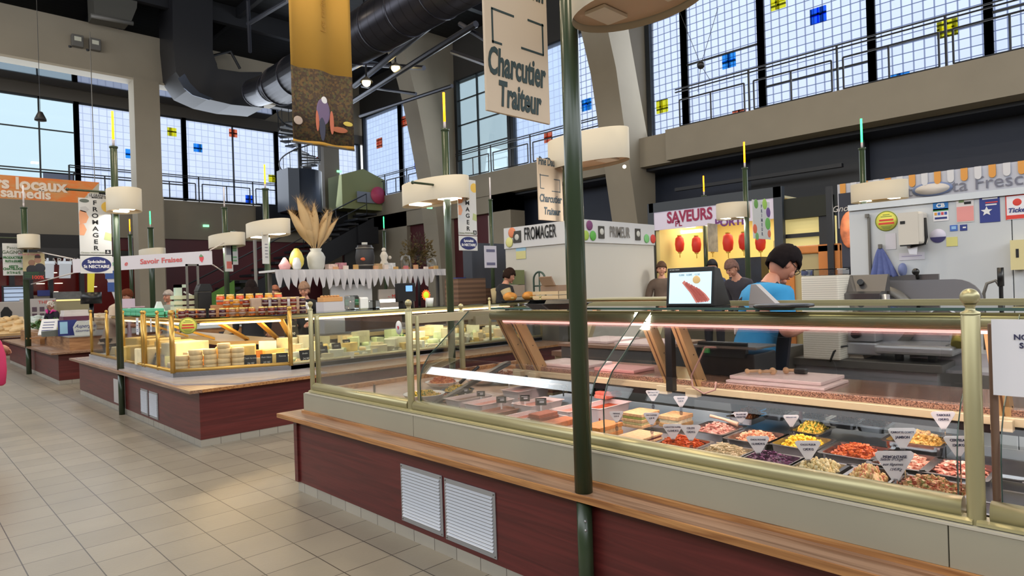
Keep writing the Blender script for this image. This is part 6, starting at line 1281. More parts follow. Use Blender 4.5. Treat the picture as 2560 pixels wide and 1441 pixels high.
for i, (z0, z1, c) in enumerate(((1.55, 1.82, (116, 124, 86)), (1.33, 1.54, (176, 160, 146)), (1.0, 1.32, (176, 176, 170)))):
    p = at(1285, 700, x=8.45); mb = MB(); mb.box(-.15, .15, -.13, .13, 0, z1-z0); tag(mb.build('carton', mat('crt_%d' % i, c, .7), loc=(8.45, p.y, z0)), ['green printed carton topmost', 'beige carton in the middle', 'grey printed carton lowest'][i]+' in the stack by the fromager box', 'carton')
p = at(1285, 700, x=8.45); mb = MB(); mb.box(-.2, .2, -.18, .18, 0, 1.0); tag(mb.build('carton_table', M_dsteel, loc=(8.45, p.y, 0)), 'grey stand carrying the carton stack by the fromager box', 'stand')
# hand truck
p = at(1349, 720, x=8.35); t = empty('hand_truck', (8.35, p.y, 0), 0, 'dark green hand truck with a round top handle leaning by the white box', 'hand truck'); zh = at(1349, 680, x=8.35).z; mb = MB(); w_ = .14
mb.tube([(0, -w_, .1), (0, -w_, zh-.14)]+[(0, -w_*math.cos(R(a)), zh-.14+w_*math.sin(R(a))) for a in range(0, 181, 20)]+[(0, w_, .1)], .018, 8); mb.cyl((0, 0, .1), (0, 0, zh), .014); mb.cyl((0, -w_, zh-.25), (0, w_, zh-.25), .014); mb.build('frame', mat('truck_green', (52, 74, 66), .4), t)
for s_ in (-1, 1): q = MB(); q.lathe([(0, 0), (.1, 0), (.1, .04), (0, .04)], seg=16, M=Matrix.Translation((.03, s_*.2, .1))@Matrix.Rotation(PI/2, 4, 'X')); q.build('wheel', M_black, t)
p = at(1388, 720, x=8.2)
for i, (z, h_) in enumerate(((1.27, .14), (1.12, .13), (.95, .15))):
    mb = MB(); mb.box(-.25, .25, -.28, .28, 0, .02)
    for zz in (0.02, h_-.05): mb.box(-.26, -.24, -.29, .29, zz, zz+.055); mb.box(.24, .26, -.29, .29, zz, zz+.055); mb.box(-.25, .25, -.29, -.27, zz, zz+.055)
    tag(mb.build('wooden_crate', mat('crate_wood', (206, 182, 146), .7), loc=(8.2, p.y, z)), ['topmost', 'middle', 'lowest'][i]+' pale wooden crate in the stack left of the green pole', 'crate')
mb = MB(); mb.box(-.25, .25, -.28, .28, 0, .95); tag(mb.build('crate_stand', M_dsteel, loc=(8.2, p.y, 0)), 'dark stand under the pale wooden crates', 'stand')
mb = MB(); mb.box(-.15, .2, -.2, .2, 0, .1); mb.prism([(-.2, .1), (-.28, .24), (-.26, .25), (-.16, .1)], -.16, .12, 'xz'); tag(mb.build('open_carton', mat('brown_carton', (150, 124, 104), .8), loc=(8.2, p.y, 1.415)), 'open brown carton on top of the wooden crates', 'carton')
# second display case with slanted glass behind the near stall (its far side), rails seen under the till
fc = empty('display_case', (5.5, 4.1, 0), 0, 'cream display case with pink light on the far side of the near stall', 'display case')
mb = MB(); a_, b_ = at(1465, 785, x=5.6), at(1640, 775, x=5.6)
mb.box(-.3, .5, -.6, .6, 0, .75); mb.build('body', M_cream, fc)
mb = MB(); mb.cyl((.2, -.6, 1.3), (.2, .6, 1.3), .035, seg=10); mb.box(.1, .7, -.6, .6, 1.33, 1.345); mb.build('top_rail', M_champ, fc)
mb = MB(); mb.cyl((.12, -.5, 1.255), (.12, .5, 1.255), .012, seg=8); mb.build('light_tube', MATS['pink_tube'], fc)
for y in (-.5, .4): mb = MB(); mb.prism([(.2, 1.28), (.27, 1.28), (.0, .8), (-.08, .8)], y-.03, y+.03, 'xz'); mb.build('strut', M_cream, fc)
mb = MB(); mb.box(-.35, .0, -.6, .6, .75, .8); mb.build('shelf', mat('brown_shelf', (140, 104, 84), .4), fc)
# grey service block between (white boards)
blk = empty('service_block', (4.35, 2.9, 0), 0, 'dark grey service block with white boards behind the granite shelf', 'counter'); mb = MB(); mb.box(0, .8, 0, .95, 0, .96); mb.build('body', mat('charcoal', (86, 84, 82), .5), blk); mb = MB(); mb.box(-.02, .82, -.02, .97, .96, .985); mb.build('top', mat('brown_top', (150, 118, 98), .3), blk)
for i, (y, z) in enumerate(((3.2, .986), (3.42, 1.0))): mb = MB(); mb.box(-.25, .25, -.2, .2, 0, .022, bev=.004); tag(mb.build('cutting_board', M_board, loc=(4.65, y-.1, z+.0*i) if i == 0 else (4.7, 3.62, .986)), '%s white board on the dark grey service block' % ['near', 'far'][i], 'cutting board')
# ================================================================ SAVEURS SHOP and AWNING SHOP under the right balcony
XS = 13.2
yL, yR = at(1640, 600, x=XS).y, at(1945, 600, x=XS).y
sv = empty('shop', (XS, yL, 0), 0, 'lit food shop with a SAVEURS sign and red lanterns under the balcony', 'shop')
ztop, zsb = at(1640, 530, x=XS).z, at(1640, 577, x=XS).z; Wy = yL-yR; zt5 = at(1940, 485, x=XS).z
M_cw = mat('shop_cream', (226, 206, 140), .7)
mb = MB(); mb.box(2.6, 2.7, -Wy, 0, 0, 3.2); mb.box(0, 2.6, -.1, 0, 0, 3.2); mb.box(0, 2.6, -Wy, -Wy+.1, 0, 2.3); mb.build('inner_walls', M_cw, sv)
mb = MB(); mb.box(0, 2.7, -Wy, 0, 3.2, 3.25); mb.build('shop_ceiling', mat('shop_ceiling', (206, 196, 160), .7), sv)
mb = MB(); mb.box(-.08, 0, -Wy-.12, .12, ztop-.02, ztop+.2); mb.box(-.08, .05, 0, .16, 0, ztop+.2); mb.box(-.08, .05, -Wy-.14, -Wy+.04, 0, ztop+.2); mb.build('dark_frame', mat('shop_frame', (50, 56, 64), .5), sv)
mb = MB(); mb.box(-.06, -.02, -Wy, 0, zsb, ztop); mb.build('sign_board', mat('sign_lilac', (204, 196, 214), .6, emit=.15), sv)
yc = lambda px: at(px, 560, x=XS).y-yL
text('SAVEURS', .36, 'lettering', mat('sign_magenta', (150, 40, 80), .6), sv, (-.07, yc(1727), at(1727, 541, x=XS).z), (PI/2, 0, -PI/2), bold=.012, sx=.8)
text('PL', .18, 'lettering', MATS['sign_magenta'], sv, (-.07, yc(1700), zsb+.1), (PI/2, 0, -PI/2), bold=.004)
text('PORTE', .24, 'lettering', mat('sign_purple', (110, 50, 120), .6), sv, (-.07, yc(1830), at(1830, 556, x=XS).z), (PI/2, 0, -PI/2), bold=.008)
area('saveurs_shop_light', (XS+1.2, (yL+yR)/2, 3.1), (0, 0, 0), 1.6, Wy*.8, (1, .86, .55), 70)
mb = MB(); a_ = at(1712, 582, x=XS+1.0); mb.box(.95, 1.05, a_.y-yL-.45, a_.y-yL+.45, a_.z-.02, a_.z+.05); mb.build('strip_light', mat('strip_glow', (255, 250, 230)), sv)
for px, py in ((1725, 569), (1777, 564)): p = at(px, py, x=XS+.4); q = MB(); q.lathe([(0, 0), (.13, 0), (.13, .03), (0, .03)], seg=16); q.build('round_light', mat('spot_glow', (255, 240, 214)), sv, loc=(p.x-XS, p.y-yL, p.z))
for i, (px, py, s_) in enumerate(((1699, 611, 1), (1741, 612, 1), (1781, 612, .9), (1820, 607, 1.08), (1859, 604, 1.0), (1901, 606, 1.0))):
    p = at(px, py, x=XS+.5); t = empty('paper_lantern', p, 0, 'red paper lantern, %s in the row of the lit shop' % ['leftmost', 'second from the left', 'half hidden by a sign,', 'fourth from the left', 'fifth from the left', 'rightmost, below the vegetable sign,'][i], 'lantern', 'red lanterns')
    t.scale = (s_*.72, s_*.72, s_*.95); mb = MB(); mb.lathe([(.06, -.2), (.13, -.15), (.155, 0), (.13, .15), (.06, .2)], seg=18); mb.build('shade', mat('lantern_red', (206, 50, 36), .5, emit=.12), t); mb = MB(); mb.lathe([(0, .2), (.07, .2), (.07, .23), (0, .23)], seg=12); mb.lathe([(0, -.23), (.06, -.23), (.06, -.2), (0, -.2)], seg=12); mb.build('gold_cap', mat('tassel_gold', (206, 170, 70), .5), t); mb = MB(); mb.cyl((0, 0, -.34), (0, 0, -.23), .014); mb.build('tassel', MATS['tassel_gold'], t)
p, r = at(1670, 665, x=XS+1.2), at(1700, 665, x=XS+1.2)
for lb, px0, px1, z0, z1, dx, c in (('dark fridge standing in the lit shop', 1668, 1698, 0, 2.0, 1.4, (28, 32, 46)), ('narrow shelf of small goods at the left of the lit shop', 1655, 1668, 0, 2.1, 1.5, (206, 196, 150)), ('dark glass display with a blue rim in the lit shop', 1822, 1903, 1.35, 2.02, 1.1, (32, 40, 58)), ('pale counter front of the lit shop', 1660, 1830, 0, 1.2, .3, (120, 116, 104))):
    a_, b_ = at(px0, 665, x=XS+dx), at(px1, 665, x=XS+dx); mb = MB(); mb.box(0, .4, b_.y-a_.y, 0, z0, z1); tag(mb.build('shop_fitting', mat('fit_%d' % px0, c, .4, var=.3 if px0 in (1655, 1822) else 0, scale=5), loc=(XS+dx, a_.y, 0)), lb, 'fitting')
# olive lean-to right of it with lit window
a_, b_ = at(1948, 560, x=XS), at(2078, 560, x=XS); zz = at(1948, 500, x=XS).z
t = empty('kiosk', (XS, a_.y, 0), 0, 'dark olive kiosk with a lit cream window band right of the lantern shop', 'kiosk'); Wk = a_.y-b_.y; zw0, zw1 = at(2000, 665, x=XS).z, at(2000, 545, x=XS).z
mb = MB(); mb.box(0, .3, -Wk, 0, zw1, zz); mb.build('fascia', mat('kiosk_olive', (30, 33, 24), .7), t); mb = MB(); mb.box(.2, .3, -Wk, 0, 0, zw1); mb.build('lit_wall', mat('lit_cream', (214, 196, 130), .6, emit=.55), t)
mb = MB(); mb.box(.1, .2, -Wk, 0, at(2000, 588, x=XS).z-.04, at(2000, 588, x=XS).z+.04); mb.box(.05, .2, -Wk, -Wk+.25, 0, zz); mb.build('dark_bars', M_dark, t)
a_, b_ = at(1962, 620, x=9.5), at(2098, 620, x=9.5); zo = at(2030, 613, x=9.5).z
t = empty('timber_portal', (9.5, a_.y, 0), 0, 'varnished orange wooden frame behind the woman in blue', 'frame'); Wk = a_.y-b_.y; mb = MB(); mb.box(0, .1, -Wk, 0, zo-.12, zo, bev=.02); mb.box(0, .1, -Wk, -Wk+.28, 0, zo); mb.box(0, .1, -.12, 0, 0, zo); mb.build('timber', mat('orange_wood', (196, 122, 60), .35, var=.1, scale=4), t); mb = MB(); mb.box(.04, .06, -Wk, 0, 0, zo-.1); mb.build('panel', mat('dim_pane', (176, 160, 116), .4), t); mb = MB(); mb.box(-.05, .0, -Wk+.06, -Wk+.14, 0, zo+.8); mb.build('dark_post', M_dark, t)
# pasta shop awning sign
XA = 11.6
a_, b_ = at(2094, 490, x=XA), at(2640, 400, x=XA); ztA, zbA = at(2094, 462, x=XA).z, at(2094, 520, x=XA).z; Wa = a_.y-b_.y
aw = empty('shop_sign', (XA, a_.y, 0), 0, 'long white fascia with orange awning stripes and the words Pasta Fresca', 'sign')
mb = MB(); mb.box(0, .12, -Wa, 0, zbA-.35, ztA); mb.build('board', mat('sign_greywhite', (186, 190, 204), .6), aw)
n = int(Wa/.17)
for i in range(n):
    y = -.05-i*.17; tgt = MB()
    P = [(y-.085, ztA), (y, ztA), (y, ztA-.14)]+[(y-.0425+.0425*math.cos(R(a)), ztA-.14+.05*math.sin(R(a))) for a in range(0, -181, -30)][1:]+[]
    tgt.prism([(a, b) for a, b in P], -.03, -.005, 'yz')
    if i % 2 == 0: tgt.build('orange_stripe', mat('stripe_orange', (214, 150, 70), .6), aw)
    else: tgt.build('white_stripe', mat('stripe_white', (206, 206, 212), .6), aw)
ya = lambda px: at(px, 470, x=XA).y-a_.y; zz = zbA+.1
text('otti', .25, 'lettering', mat('thin_grey', (110, 112, 130), .6), aw, (-.02, ya(2275), at(2275, 480, x=XA).z), (PI/2, 0, -PI/2), bold=-.002); text('Pasta Fresca', .27, 'lettering', MATS['thin_grey'], aw, (-.02, ya(2442), at(2442, 460, x=XA).z), (PI/2, 0, -PI/2))
p = at(2331, 473, x=XA); mb = MB(); mb.lathe([(.0, 0), (.27, 0), (.27, .01), (0, .01)], seg=28, M=Matrix.Translation((-.015, p.y-a_.y, p.z))@Matrix.Rotation(-PI/2, 4, 'Y')@Matrix.Scale(.4, 4, (1, 0, 0))); mb.build('oval_emblem', mat('emblem_blue', (120, 136, 176), .6), aw); mb = MB(); mb.lathe([(.0, 0), (.23, 0), (.23, .012), (0, .012)], seg=28, M=Matrix.Translation((-.016, p.y-a_.y, p.z))@Matrix.Rotation(-PI/2, 4, 'Y')@Matrix.Scale(.36, 4, (1, 0, 0))); mb.build('oval_inner', mat('emblem_in', (206, 200, 196), .6), aw)
p, r = at(2096, 480, x=XA-.4), at(2144, 480, x=XA-.4); zz0, zz1 = at(2120, 575, x=XA-.4).z, at(2120, 482, x=XA-.4).z
t = empty('menu_board', (XA-.4, p.y, 0), 0, 'dark blue menu board with a picture of orange food beside the cold room', 'sign'); mb = MB(); mb.box(0, .05, r.y-p.y, 0, zz0-.6, zz1); mb.build('board', mat('night_blue', (40, 44, 60), .6), t); mb = MB(); mb.sph((-.01, (r.y-p.y)*.55, zz0-.0), .3, 14, (.1, .5, 1.0)); mb.build('food_picture', mat('food_orange', (206, 120, 80), .6, var=.5, scale=6), t); text('Gnocchi!', .14, 'lettering', mat('dim_white', (196, 192, 190)), t, (-.01, (r.y-p.y)*.5, zz1-.25), (PI/2, 0, -PI/2), shear=.3)
# ================================================================ GREEN POLE LAMPS
TUBES = {'orange': (255, 150, 20), 'green': (60, 255, 130), 'white': (214, 206, 206)}
def lamp_oval(t, cx, cy, z0, a, b, h, lit=True):
    """oval drum shade, long axis a along y"""
    mb = MB(); n = 40; R0 = [mb.bm.verts.new((cx+b*math.cos(2*PI*k/n), cy+a*math.sin(2*PI*k/n), z0)) for k in range(n)]; R1 = [mb.bm.verts.new((v.co.x, v.co.y, z0+h)) for v in R0]
    for k in range(n): mb.bm.faces.new((R0[k], R0[(k+1) % n], R1[(k+1) % n], R1[k])).smooth = True
    mb.bm.faces.new(R1); s = mb.build('shade', M_lamp, t)
    mb = MB(); R2 = [mb.bm.verts.new((cx+(v[0]-cx)*.97, cy+(v[1]-cy)*.985, z0+.03)) for v in [(cx+b*math.cos(2*PI*k/n), cy+a*math.sin(2*PI*k/n)) for k in range(n)]]; mb.bm.faces.new(R2); mb.build('diffuser', mat('shade_underside', (206, 178, 150), .6), t)
    for sy in (-.5, .5):
        q = MB(); q.box(cx-b*.42, cx+b*.42, cy+sy*a-a*.17, cy+sy*a+a*.17, z0+.012, z0+.026); q.build('light_panel', mat('lamp_glow', (255, 250, 232), .4, emit=4) if lit else mat('lamp_off', (226, 214, 196), .5), t)
    return s
def pole(x, y, label, tube, H=3.5, r=.033, r2=None, lamp=None, arm=None, full=True, h_lamp=2.62, lit=True, ly=0, la=.62):
    t = empty('street_lamp', (x, y, 0), 0, label, 'pole lamp', 'green pole lamps'); r2 = r2 or r
    mb = MB(); mb.cyl((0, 0, 0), (0, 0, .57), r*.86, seg=20); mb.cyl((0, 0, .57), (0, 0, H), r, r2, seg=20); mb.build('pole', M_green, t)
    mb = MB(); mb.lathe([(r2, H-.02), (r2*1.25, H-.01), (r2*1.25, H+.01), (0, H+.012)], seg=20); mb.build('cap', M_green, t)
    if tube:
        mb = MB(); mb.cyl((0, 0, H), (0, 0, H+.10), .016); mb.build('tube_holder', mat('holder_grey', (190, 180, 180), .4), t)
        mb = MB(); mb.cyl((0, 0, H+.09), (0, 0, H+.47), .015, seg=12); mb.build('light_tube', mat('tube_'+tube, TUBES[tube], .4, emit=(3.5 if tube != 'white' else .15)), t)
    if lamp == 'single': lamp_oval(t, .02, -r-.30, h_lamp, .30, .19, .28, lit)
    elif lamp == 'double': lamp_oval(t, 0.02, ly, h_lamp, la, .26, .28, lit)
    if arm: mb = MB(); mb.cyl((0, 0, arm), (-.52, 0, arm), .014, seg=8); mb.sph((-.52, 0, arm), .022, 8); mb.box(-.06, .06, -.05, .05, arm-.05, arm+.05); mb.build('arm', M_green, t)
    return t
p1 = at(1447, 1218, x=2.175); PX1, PY1 = 2.19, p1.y-.015
t = pole(PX1, PY1, 'nearest green pole lamp, standing in the ledge of the prepared-food counter', 'orange', r=.0395, lamp='single', arm=3.05, lit=False)
for z in (.47, .43): mb = MB(); mb.sph((-.026, -.026, z), .006, 8); mb.build('rivet', M_steel, t)
pole(2.19, 9.62, 'green pole lamp with a lit orange tube, standing in the cheese counter ledge', 'orange', r=.041, lamp='single', arm=2.905)
pole(2.14, 16.8, 'green pole lamp with an unlit white tube, at the fruit stall', 'white', r=.055, lamp='single', arm=2.86, lit=False)
def pole_d(px, py, d, label, tube, lamp='double', r=.045, top=None, **k):
    v = atd(px, py, d); zt6 = v.z; return pole(v.x, v.y, label, tube, H=zt6, r=r, lamp=lamp, **k)
pole_d(1412, 345, 6.1, 'green pole lamp hidden behind the nearest pole, with an oval shade to its right', None, r=.03, lamp=None)
v = atd(1412, 345, 6.1); T = [o for o in bpy.data.objects if o.name.startswith('street_lamp')][-1]; lamp_oval(T, .1, -.18, 2.62, .46, .2, .28, False)
pole_d(1112, 325, 8.1, 'green pole lamp with a lit orange tube in front of the leaning pillar', 'orange', arm=2.8, ly=.28)
pole_d(663, 473, 12.3, 'green pole lamp with an orange tube left of the pampas grass', 'orange', r=.055, la=.8)
pole_d(561, 520, 14.6, 'green pole lamp with a pale unlit tube and two narrow signs', 'white', r=.055, lit=False, la=.85)
pole_d(325, 587, 19.5, 'thin far green pole lamp with an orange tube, just right of the cheese stall pole', 'orange', r=.055, lamp=None)
pole_d(376, 570, 18.2, 'far green pole lamp with a green tube, above the strawberry banner', 'green', r=.07, lit=False, la=.85)
pole_d(960, 578, 21, 'far pole lamp with a green tube above the bakery shelf', 'green', r=.05, lamp=None)
pole_d(1862, 421, 11.5, 'green pole lamp with an orange tube in front of the lantern shop', 'orange', r=.045, la=.30, ly=.26)
pole_d(1760, 490, 15.1, 'thin pole lamp with an orange tube before the SAVEURS sign', 'orange', r=.05, lamp=None)
pole_d(2155, 372, 10.1, 'pole lamp with a bright green tube in front of the pasta fascia', 'green', r=.045, lamp=None)
T = [o for o in bpy.data.objects if o.name.startswith('street_lamp')][-1]; lamp_oval(T, .0, -.22, 2.66, .40, .22, .28)
for o in T.children:
    if o.name.startswith('diffuser'): o.data.materials[0] = mat('warm_underside', (230, 180, 90), .6)
pole_d(1226, 500, 13.5, 'thin far pole with pale top behind the fromager sign', 'white', r=.04, lamp=None)
pole(5.3, -1.7, 'added green pole lamp, unseen beyond the right edge, lighting the steel bench', 'orange', r=.04, lamp='double')  # added out-of-view lamp that brightens the dark bench and slicer
for i_, (x_, y_, e_) in enumerate(((4.9, 3.4, 15), (5.32, -1.7, 75), (2.2, 1.55, 0), (5.1, 6.6, 18), (2.2, 9.3, 6), (5.3, 12.1, 18), (5.5, 15, 18), (11, 5.6, 25), (11, 3.2, 25))):  # the strongest light belongs to the added lamp past the right edge
    if e_: area('pole_lamp_light', (x_, y_, 2.60), (0, 0, 0), .3, .5, (1, .95, .85), e_)
# ================================================================ HANGING SIGNS
def sign_board(name, x0, x1, y, z0, z1, m, label, th=.012):
    t = empty(name, ((x0+x1)/2, y, z0), 0, label, 'sign'); mb = MB(); mb.box(-(x1-x0)/2, (x1-x0)/2, -th/2, th/2, 0, z1-z0, bev=.002); mb.build('board', m, t); return t
# charcutier-traiteur
sy_ = PY1-.02; a_, b_ = at(1216, 283, y=sy_), at(1373, 306, y=sy_); z0, z1 = (a_.z+b_.z)/2, 3.03
M_signc = mat('sign_beige', (206, 184, 158), .55); M_dg = mat('dark_green_letters', (30, 52, 52), .6)
t = sign_board('hanging_sign', a_.x, b_.x, sy_, z0, z1, M_signc, 'beige hanging sign reading Charcutier Traiteur at the nearest green pole'); W = b_.x-a_.x
def charc(t, W, mm, P, ks=1):
    """P: plane point for a pixel; lettering rows and the broken frame around the emblem"""
    o = t.location
    for body, px, py, sz, sx_ in (('Charcutier', 1290, 174, .148, .50), ('Traiteur', 1297, 250, .138, .52), ('Fine Dauvin', 1288, -46, .15, .44)):
        p = P(px, py); text(body, sz*W/.36*ks, 'lettering', mm, t, (p.x-o.x, -.008, p.z-o.z), bold=.0042*W/.36*ks, shear=.14, sx=sx_/ks, depth=.0006)
    L = .0042*W/.36
    def bar(a, b):
        a, b = P(*a), P(*b); mb = MB(); x0, x1, z0, z1 = a.x-o.x, b.x-o.x, a.z-o.z, b.z-o.z
        if abs(x0-x1) < abs(z0-z1): x0 = x1 = (x0+x1)/2
        else: z0 = z1 = (z0+z1)/2
        mb.box(min(x0, x1)-L, max(x0, x1)+L, -.0075, -.006, min(z0, z1)-L, max(z0, z1)+L); mb.build('bracket_bar', mm, t)
    bar((1227, 24), (1229, 106)); bar((1227, 24), (1280, 40)); bar((1229, 106), (1250, 110))
    bar((1354, 64), (1354, 137)); bar((1318, 53), (1354, 64)); bar((1302, 123), (1354, 137))
charc(t, W, M_dg, lambda px, py: at(px, py, y=sy_))
mb = MB(); [mb.cyl((q, 0, z1-z0), (q, 0, 3.05-z0), .004, seg=6) for q in (-.12, .12)]; mb.build('hook', M_dsteel, t)
p = atd(1380, 470, 6.1); s0, s1 = at(1347, 550, y=p.y), at(1404, 540, y=p.y); zt7 = at(1347, 395, y=p.y).z
t = sign_board('hanging_sign', s0.x, s1.x+.02, p.y, s0.z, zt7, M_signc, 'second, blurred beige Charcutier Traiteur sign just left of the nearest pole'); W2_ = (s1.x-s0.x)+.02; yq = p.y; charc(t, W2_, mat('dark_green_letters2', (70, 84, 92), .6), lambda px, py: Vector((s0.x+(px-1214)/158*W2_, yq, s0.z+(293+(px-1214)*.13-py)*.00166*W2_/.36)), .72)
# fromager sign + oval
yS = 9.55; a_, b_ = at(200, 640, y=yS), at(280, 636, y=yS); z0 = a_.z+.015; z1 = at(240, 497, y=yS).z; W = b_.x-a_.x; H = z1-z0
M_signw = mat('sign_white', (206, 206, 204), .55)
def fromager(t, W, H, rich=True):
    for i, c in enumerate('FROMAGER'): text(c, H*.108, 'lettering', M_ink, t, (0.0, -.008, H*(.92-i*.115)), bold=.0016*W/.33, sx=1.2)
    def blob(n, c, x, z, r, sc_=(1, 1), seg=16, st=0):
        mb = MB(); P = [(x*W+r*W*sc_[0]*math.cos(2*PI*k/seg+st), z*H+r*W*sc_[1]*math.sin(2*PI*k/seg+st)) for k in range(seg)]; P = [(min(max(a, -W*.495), W*.495), b) for a, b in P]; mb.prism(P, -.0075, -.006, 'xz'); mb.build(n, mat('print_%d_%d_%d' % c, c, .6), t)
    blob('yellow_cheese_print', (226, 186, 80), .40, .86, .2); blob('orange_cheese_print', (226, 160, 120), -.42, .66, .22, (1, 1.2), 7); blob('orange_cheese_print', (226, 160, 120), -.44, .44, .17, (1, 1.4), 6)
    blob('green_leaf_print', (96, 104, 96), -.32, .95, .15, (1, .45)); blob('blue_cheese_print', (176, 186, 130), .42, .33, .2, (1, 1), 4, .6); blob('grey_cheese_print', (186, 186, 186), -.33, .80, .15, (1, .8), 5)
    mb = MB(); mb.box(W*.28, W*.46, -.0075, -.006, H*.015, H*.09); o = mb.build('dark_emblem', M_ink, t); text('Christian MONTORIER', H*.042, 'lettering', mat('faint_olive', (130, 136, 110), .6), t, (-W*.1, -.008, H*.035), sx=.9); text('&', H*.07, 'lettering', M_white, t, (W*.37, -.009, H*.052))
t = sign_board('hanging_sign', a_.x, b_.x, yS, z0, z1, M_signw, 'white vertical FROMAGER sign with cheese drawings on the second green pole'); fromager(t, W, H)
mb = MB(); mb.box(-W*.2, W*.32, -.004, .004, H, H+.06); mb.build('top_plate', mat('plate_grey', (190, 188, 186), .6), t); text('LE GRAND', .045, 'lettering', M_ink, t, (W*.08, -.007, H+.04), sx=.8); text('MARCHE', .03, 'lettering', M_ink, t, (W*.08, -.007, H+.012), bold=.0006)
zo0, zo1 = at(240, 684, y=yS).z, z0-.012
def oval(t, W, H, l1, l2):
    mb = MB(); P = [(W*.46*math.cos(2*PI*k/36), H*.5+H*.44*math.sin(2*PI*k/36)) for k in range(36)]; mb.prism(P, -.0085, -.006, 'xz'); mb.build('blue_oval', mat('oval_blue', (22, 32, 96), .5), t)
    text(l1, H*.23, 'lettering', M_white, t, (0, -.0095, H*.66), bold=.0012); text(l2, H*.24, 'lettering', M_white, t, (0, -.0095, H*.38), bold=.0016, sx=.92)
t = sign_board('hanging_sign', a_.x, b_.x, yS, zo0, zo1, M_signw, 'small sign with a blue oval reading Spécialité St NECTAIRE, under the FROMAGER sign'); oval(t, W, zo1-zo0, 'Spécialité', 'St NECTAIRE')
# second fromager sign (centre right)
p = atd(1125, 500, 8.1); y_ = p.y; s0, s1 = at(1130, 600, y=y_), at(1180, 600, y=y_); z0, z1, z2 = at(1155, 590, y=y_).z, at(1155, 452, y=y_).z, at(1155, 628, y=y_).z
t = sign_board('hanging_sign', s0.x+.03, s1.x+.0, y_-.1, z0, z1, M_signw, 'second white vertical FROMAGER sign, right of the central green pole'); fromager(t, s1.x-s0.x-.03, z1-z0)
t = sign_board('hanging_sign', s0.x+.03, s1.x, y_-.1, z2, z0-.01, M_signw, 'small blue oval speciality sign under the second FROMAGER sign'); oval(t, s1.x-s0.x-.03, z0-.01-z2, 'Spécialité', 'St NECTAIRE')
# Gagnol signs at post three
y_ = 16.7; s0, s1 = at(8, 690, y=y_), at(60, 688, y=y_); z0, z1 = at(35, 689, y=y_).z, at(35, 609, y=y_).z; W = s1.x-s0.x; H = z1-z0
t = sign_board('hanging_sign', s0.x, s1.x, y_, z0, z1, M_signw, 'white and green sign reading Pascal GAGNOL at the far left'); G_ = mat('sign_green', (56, 110, 60), .6); G2 = mat('sign_greygreen', (96, 110, 90), .6)
for body, z_, s_, m_, b_ in (('Pascal', .86, .13, G2, 0), ('GAGNOL', .72, .15, G2, .002), ('PRODUCTEUR', .55, .1, G_, .004), ('FRUITS & LEGUMES', .44, .1, G_, .004), ('63290', .28, .09, G_, .004), ('CHATELDON', .20, .1, G_, .004), ('04 73 94 66 92', .08, .11, G_, .003)): text(body, s_*H, 'lettering', m_, t, (0, -.009, H*z_), bold=b_, sx=min(1, W*.92/(len(body)*s_*H*.62)))
mb = MB(); mb.box(-W*.45, W*.45, -.008, -.006, H*.62, H*.625); mb.box(-W*.45, W*.45, -.008, -.006, H*.37, H*.375); mb.build('green_rule', G_, t)
s0, s1 = at(58, 690, y=16.5), at(113, 690, y=16.5); z0, z1 = at(85, 699, y=16.5).z, at(85, 632, y=16.5).z; W = s1.x-s0.x; H = z1-z0
t = sign_board('photo_sign', s0.x, s1.x, 16.5, z0, z1, mat('photo_backdrop', (186, 170, 130), .6, var=.25, scale=3), 'photo sign of two smiling people hanging at the third green pole')
for x_, z_, r_, c, n in ((-.1, .62, .15, (150, 112, 90), 'portrait_print'), (.18, .72, .15, (166, 124, 102), 'portrait_print'), (.18, .84, .13, (60, 44, 36), 'hair_print'), (-.1, .36, .24, (36, 36, 44), 'clothes_print'), (.26, .42, .24, (40, 42, 52), 'clothes_print')):
    mb = MB(); mb.sph((x_*W, -.006, z_*H), r_*W*1.1, 14, (1, .06, 1.05)); mb.build(n, mat('pp_%d_%d' % c[:2], c, .6), t)
mb = MB(); mb.box(-W/2, W/2, -.011, -.006, 0, H*.3); mb.build('dark_text_band', mat('band_dark', (34, 44, 40), .6), t); mb = MB(); [mb.box(-W*.45, W*.2, -.013, -.011, H*q, H*q+.008) for q in (.08, .14, .2, .25)]; mb.build('text_line', G_, t); text('100%', .1, 'lettering', REDP, t, (W*.15, -.014, H*.07), bold=.003); text('Pascal & Coralie', .055, 'lettering', mat('pink_print', (200, 90, 120), .6), t, (-W*.2, -.008, H*.93))
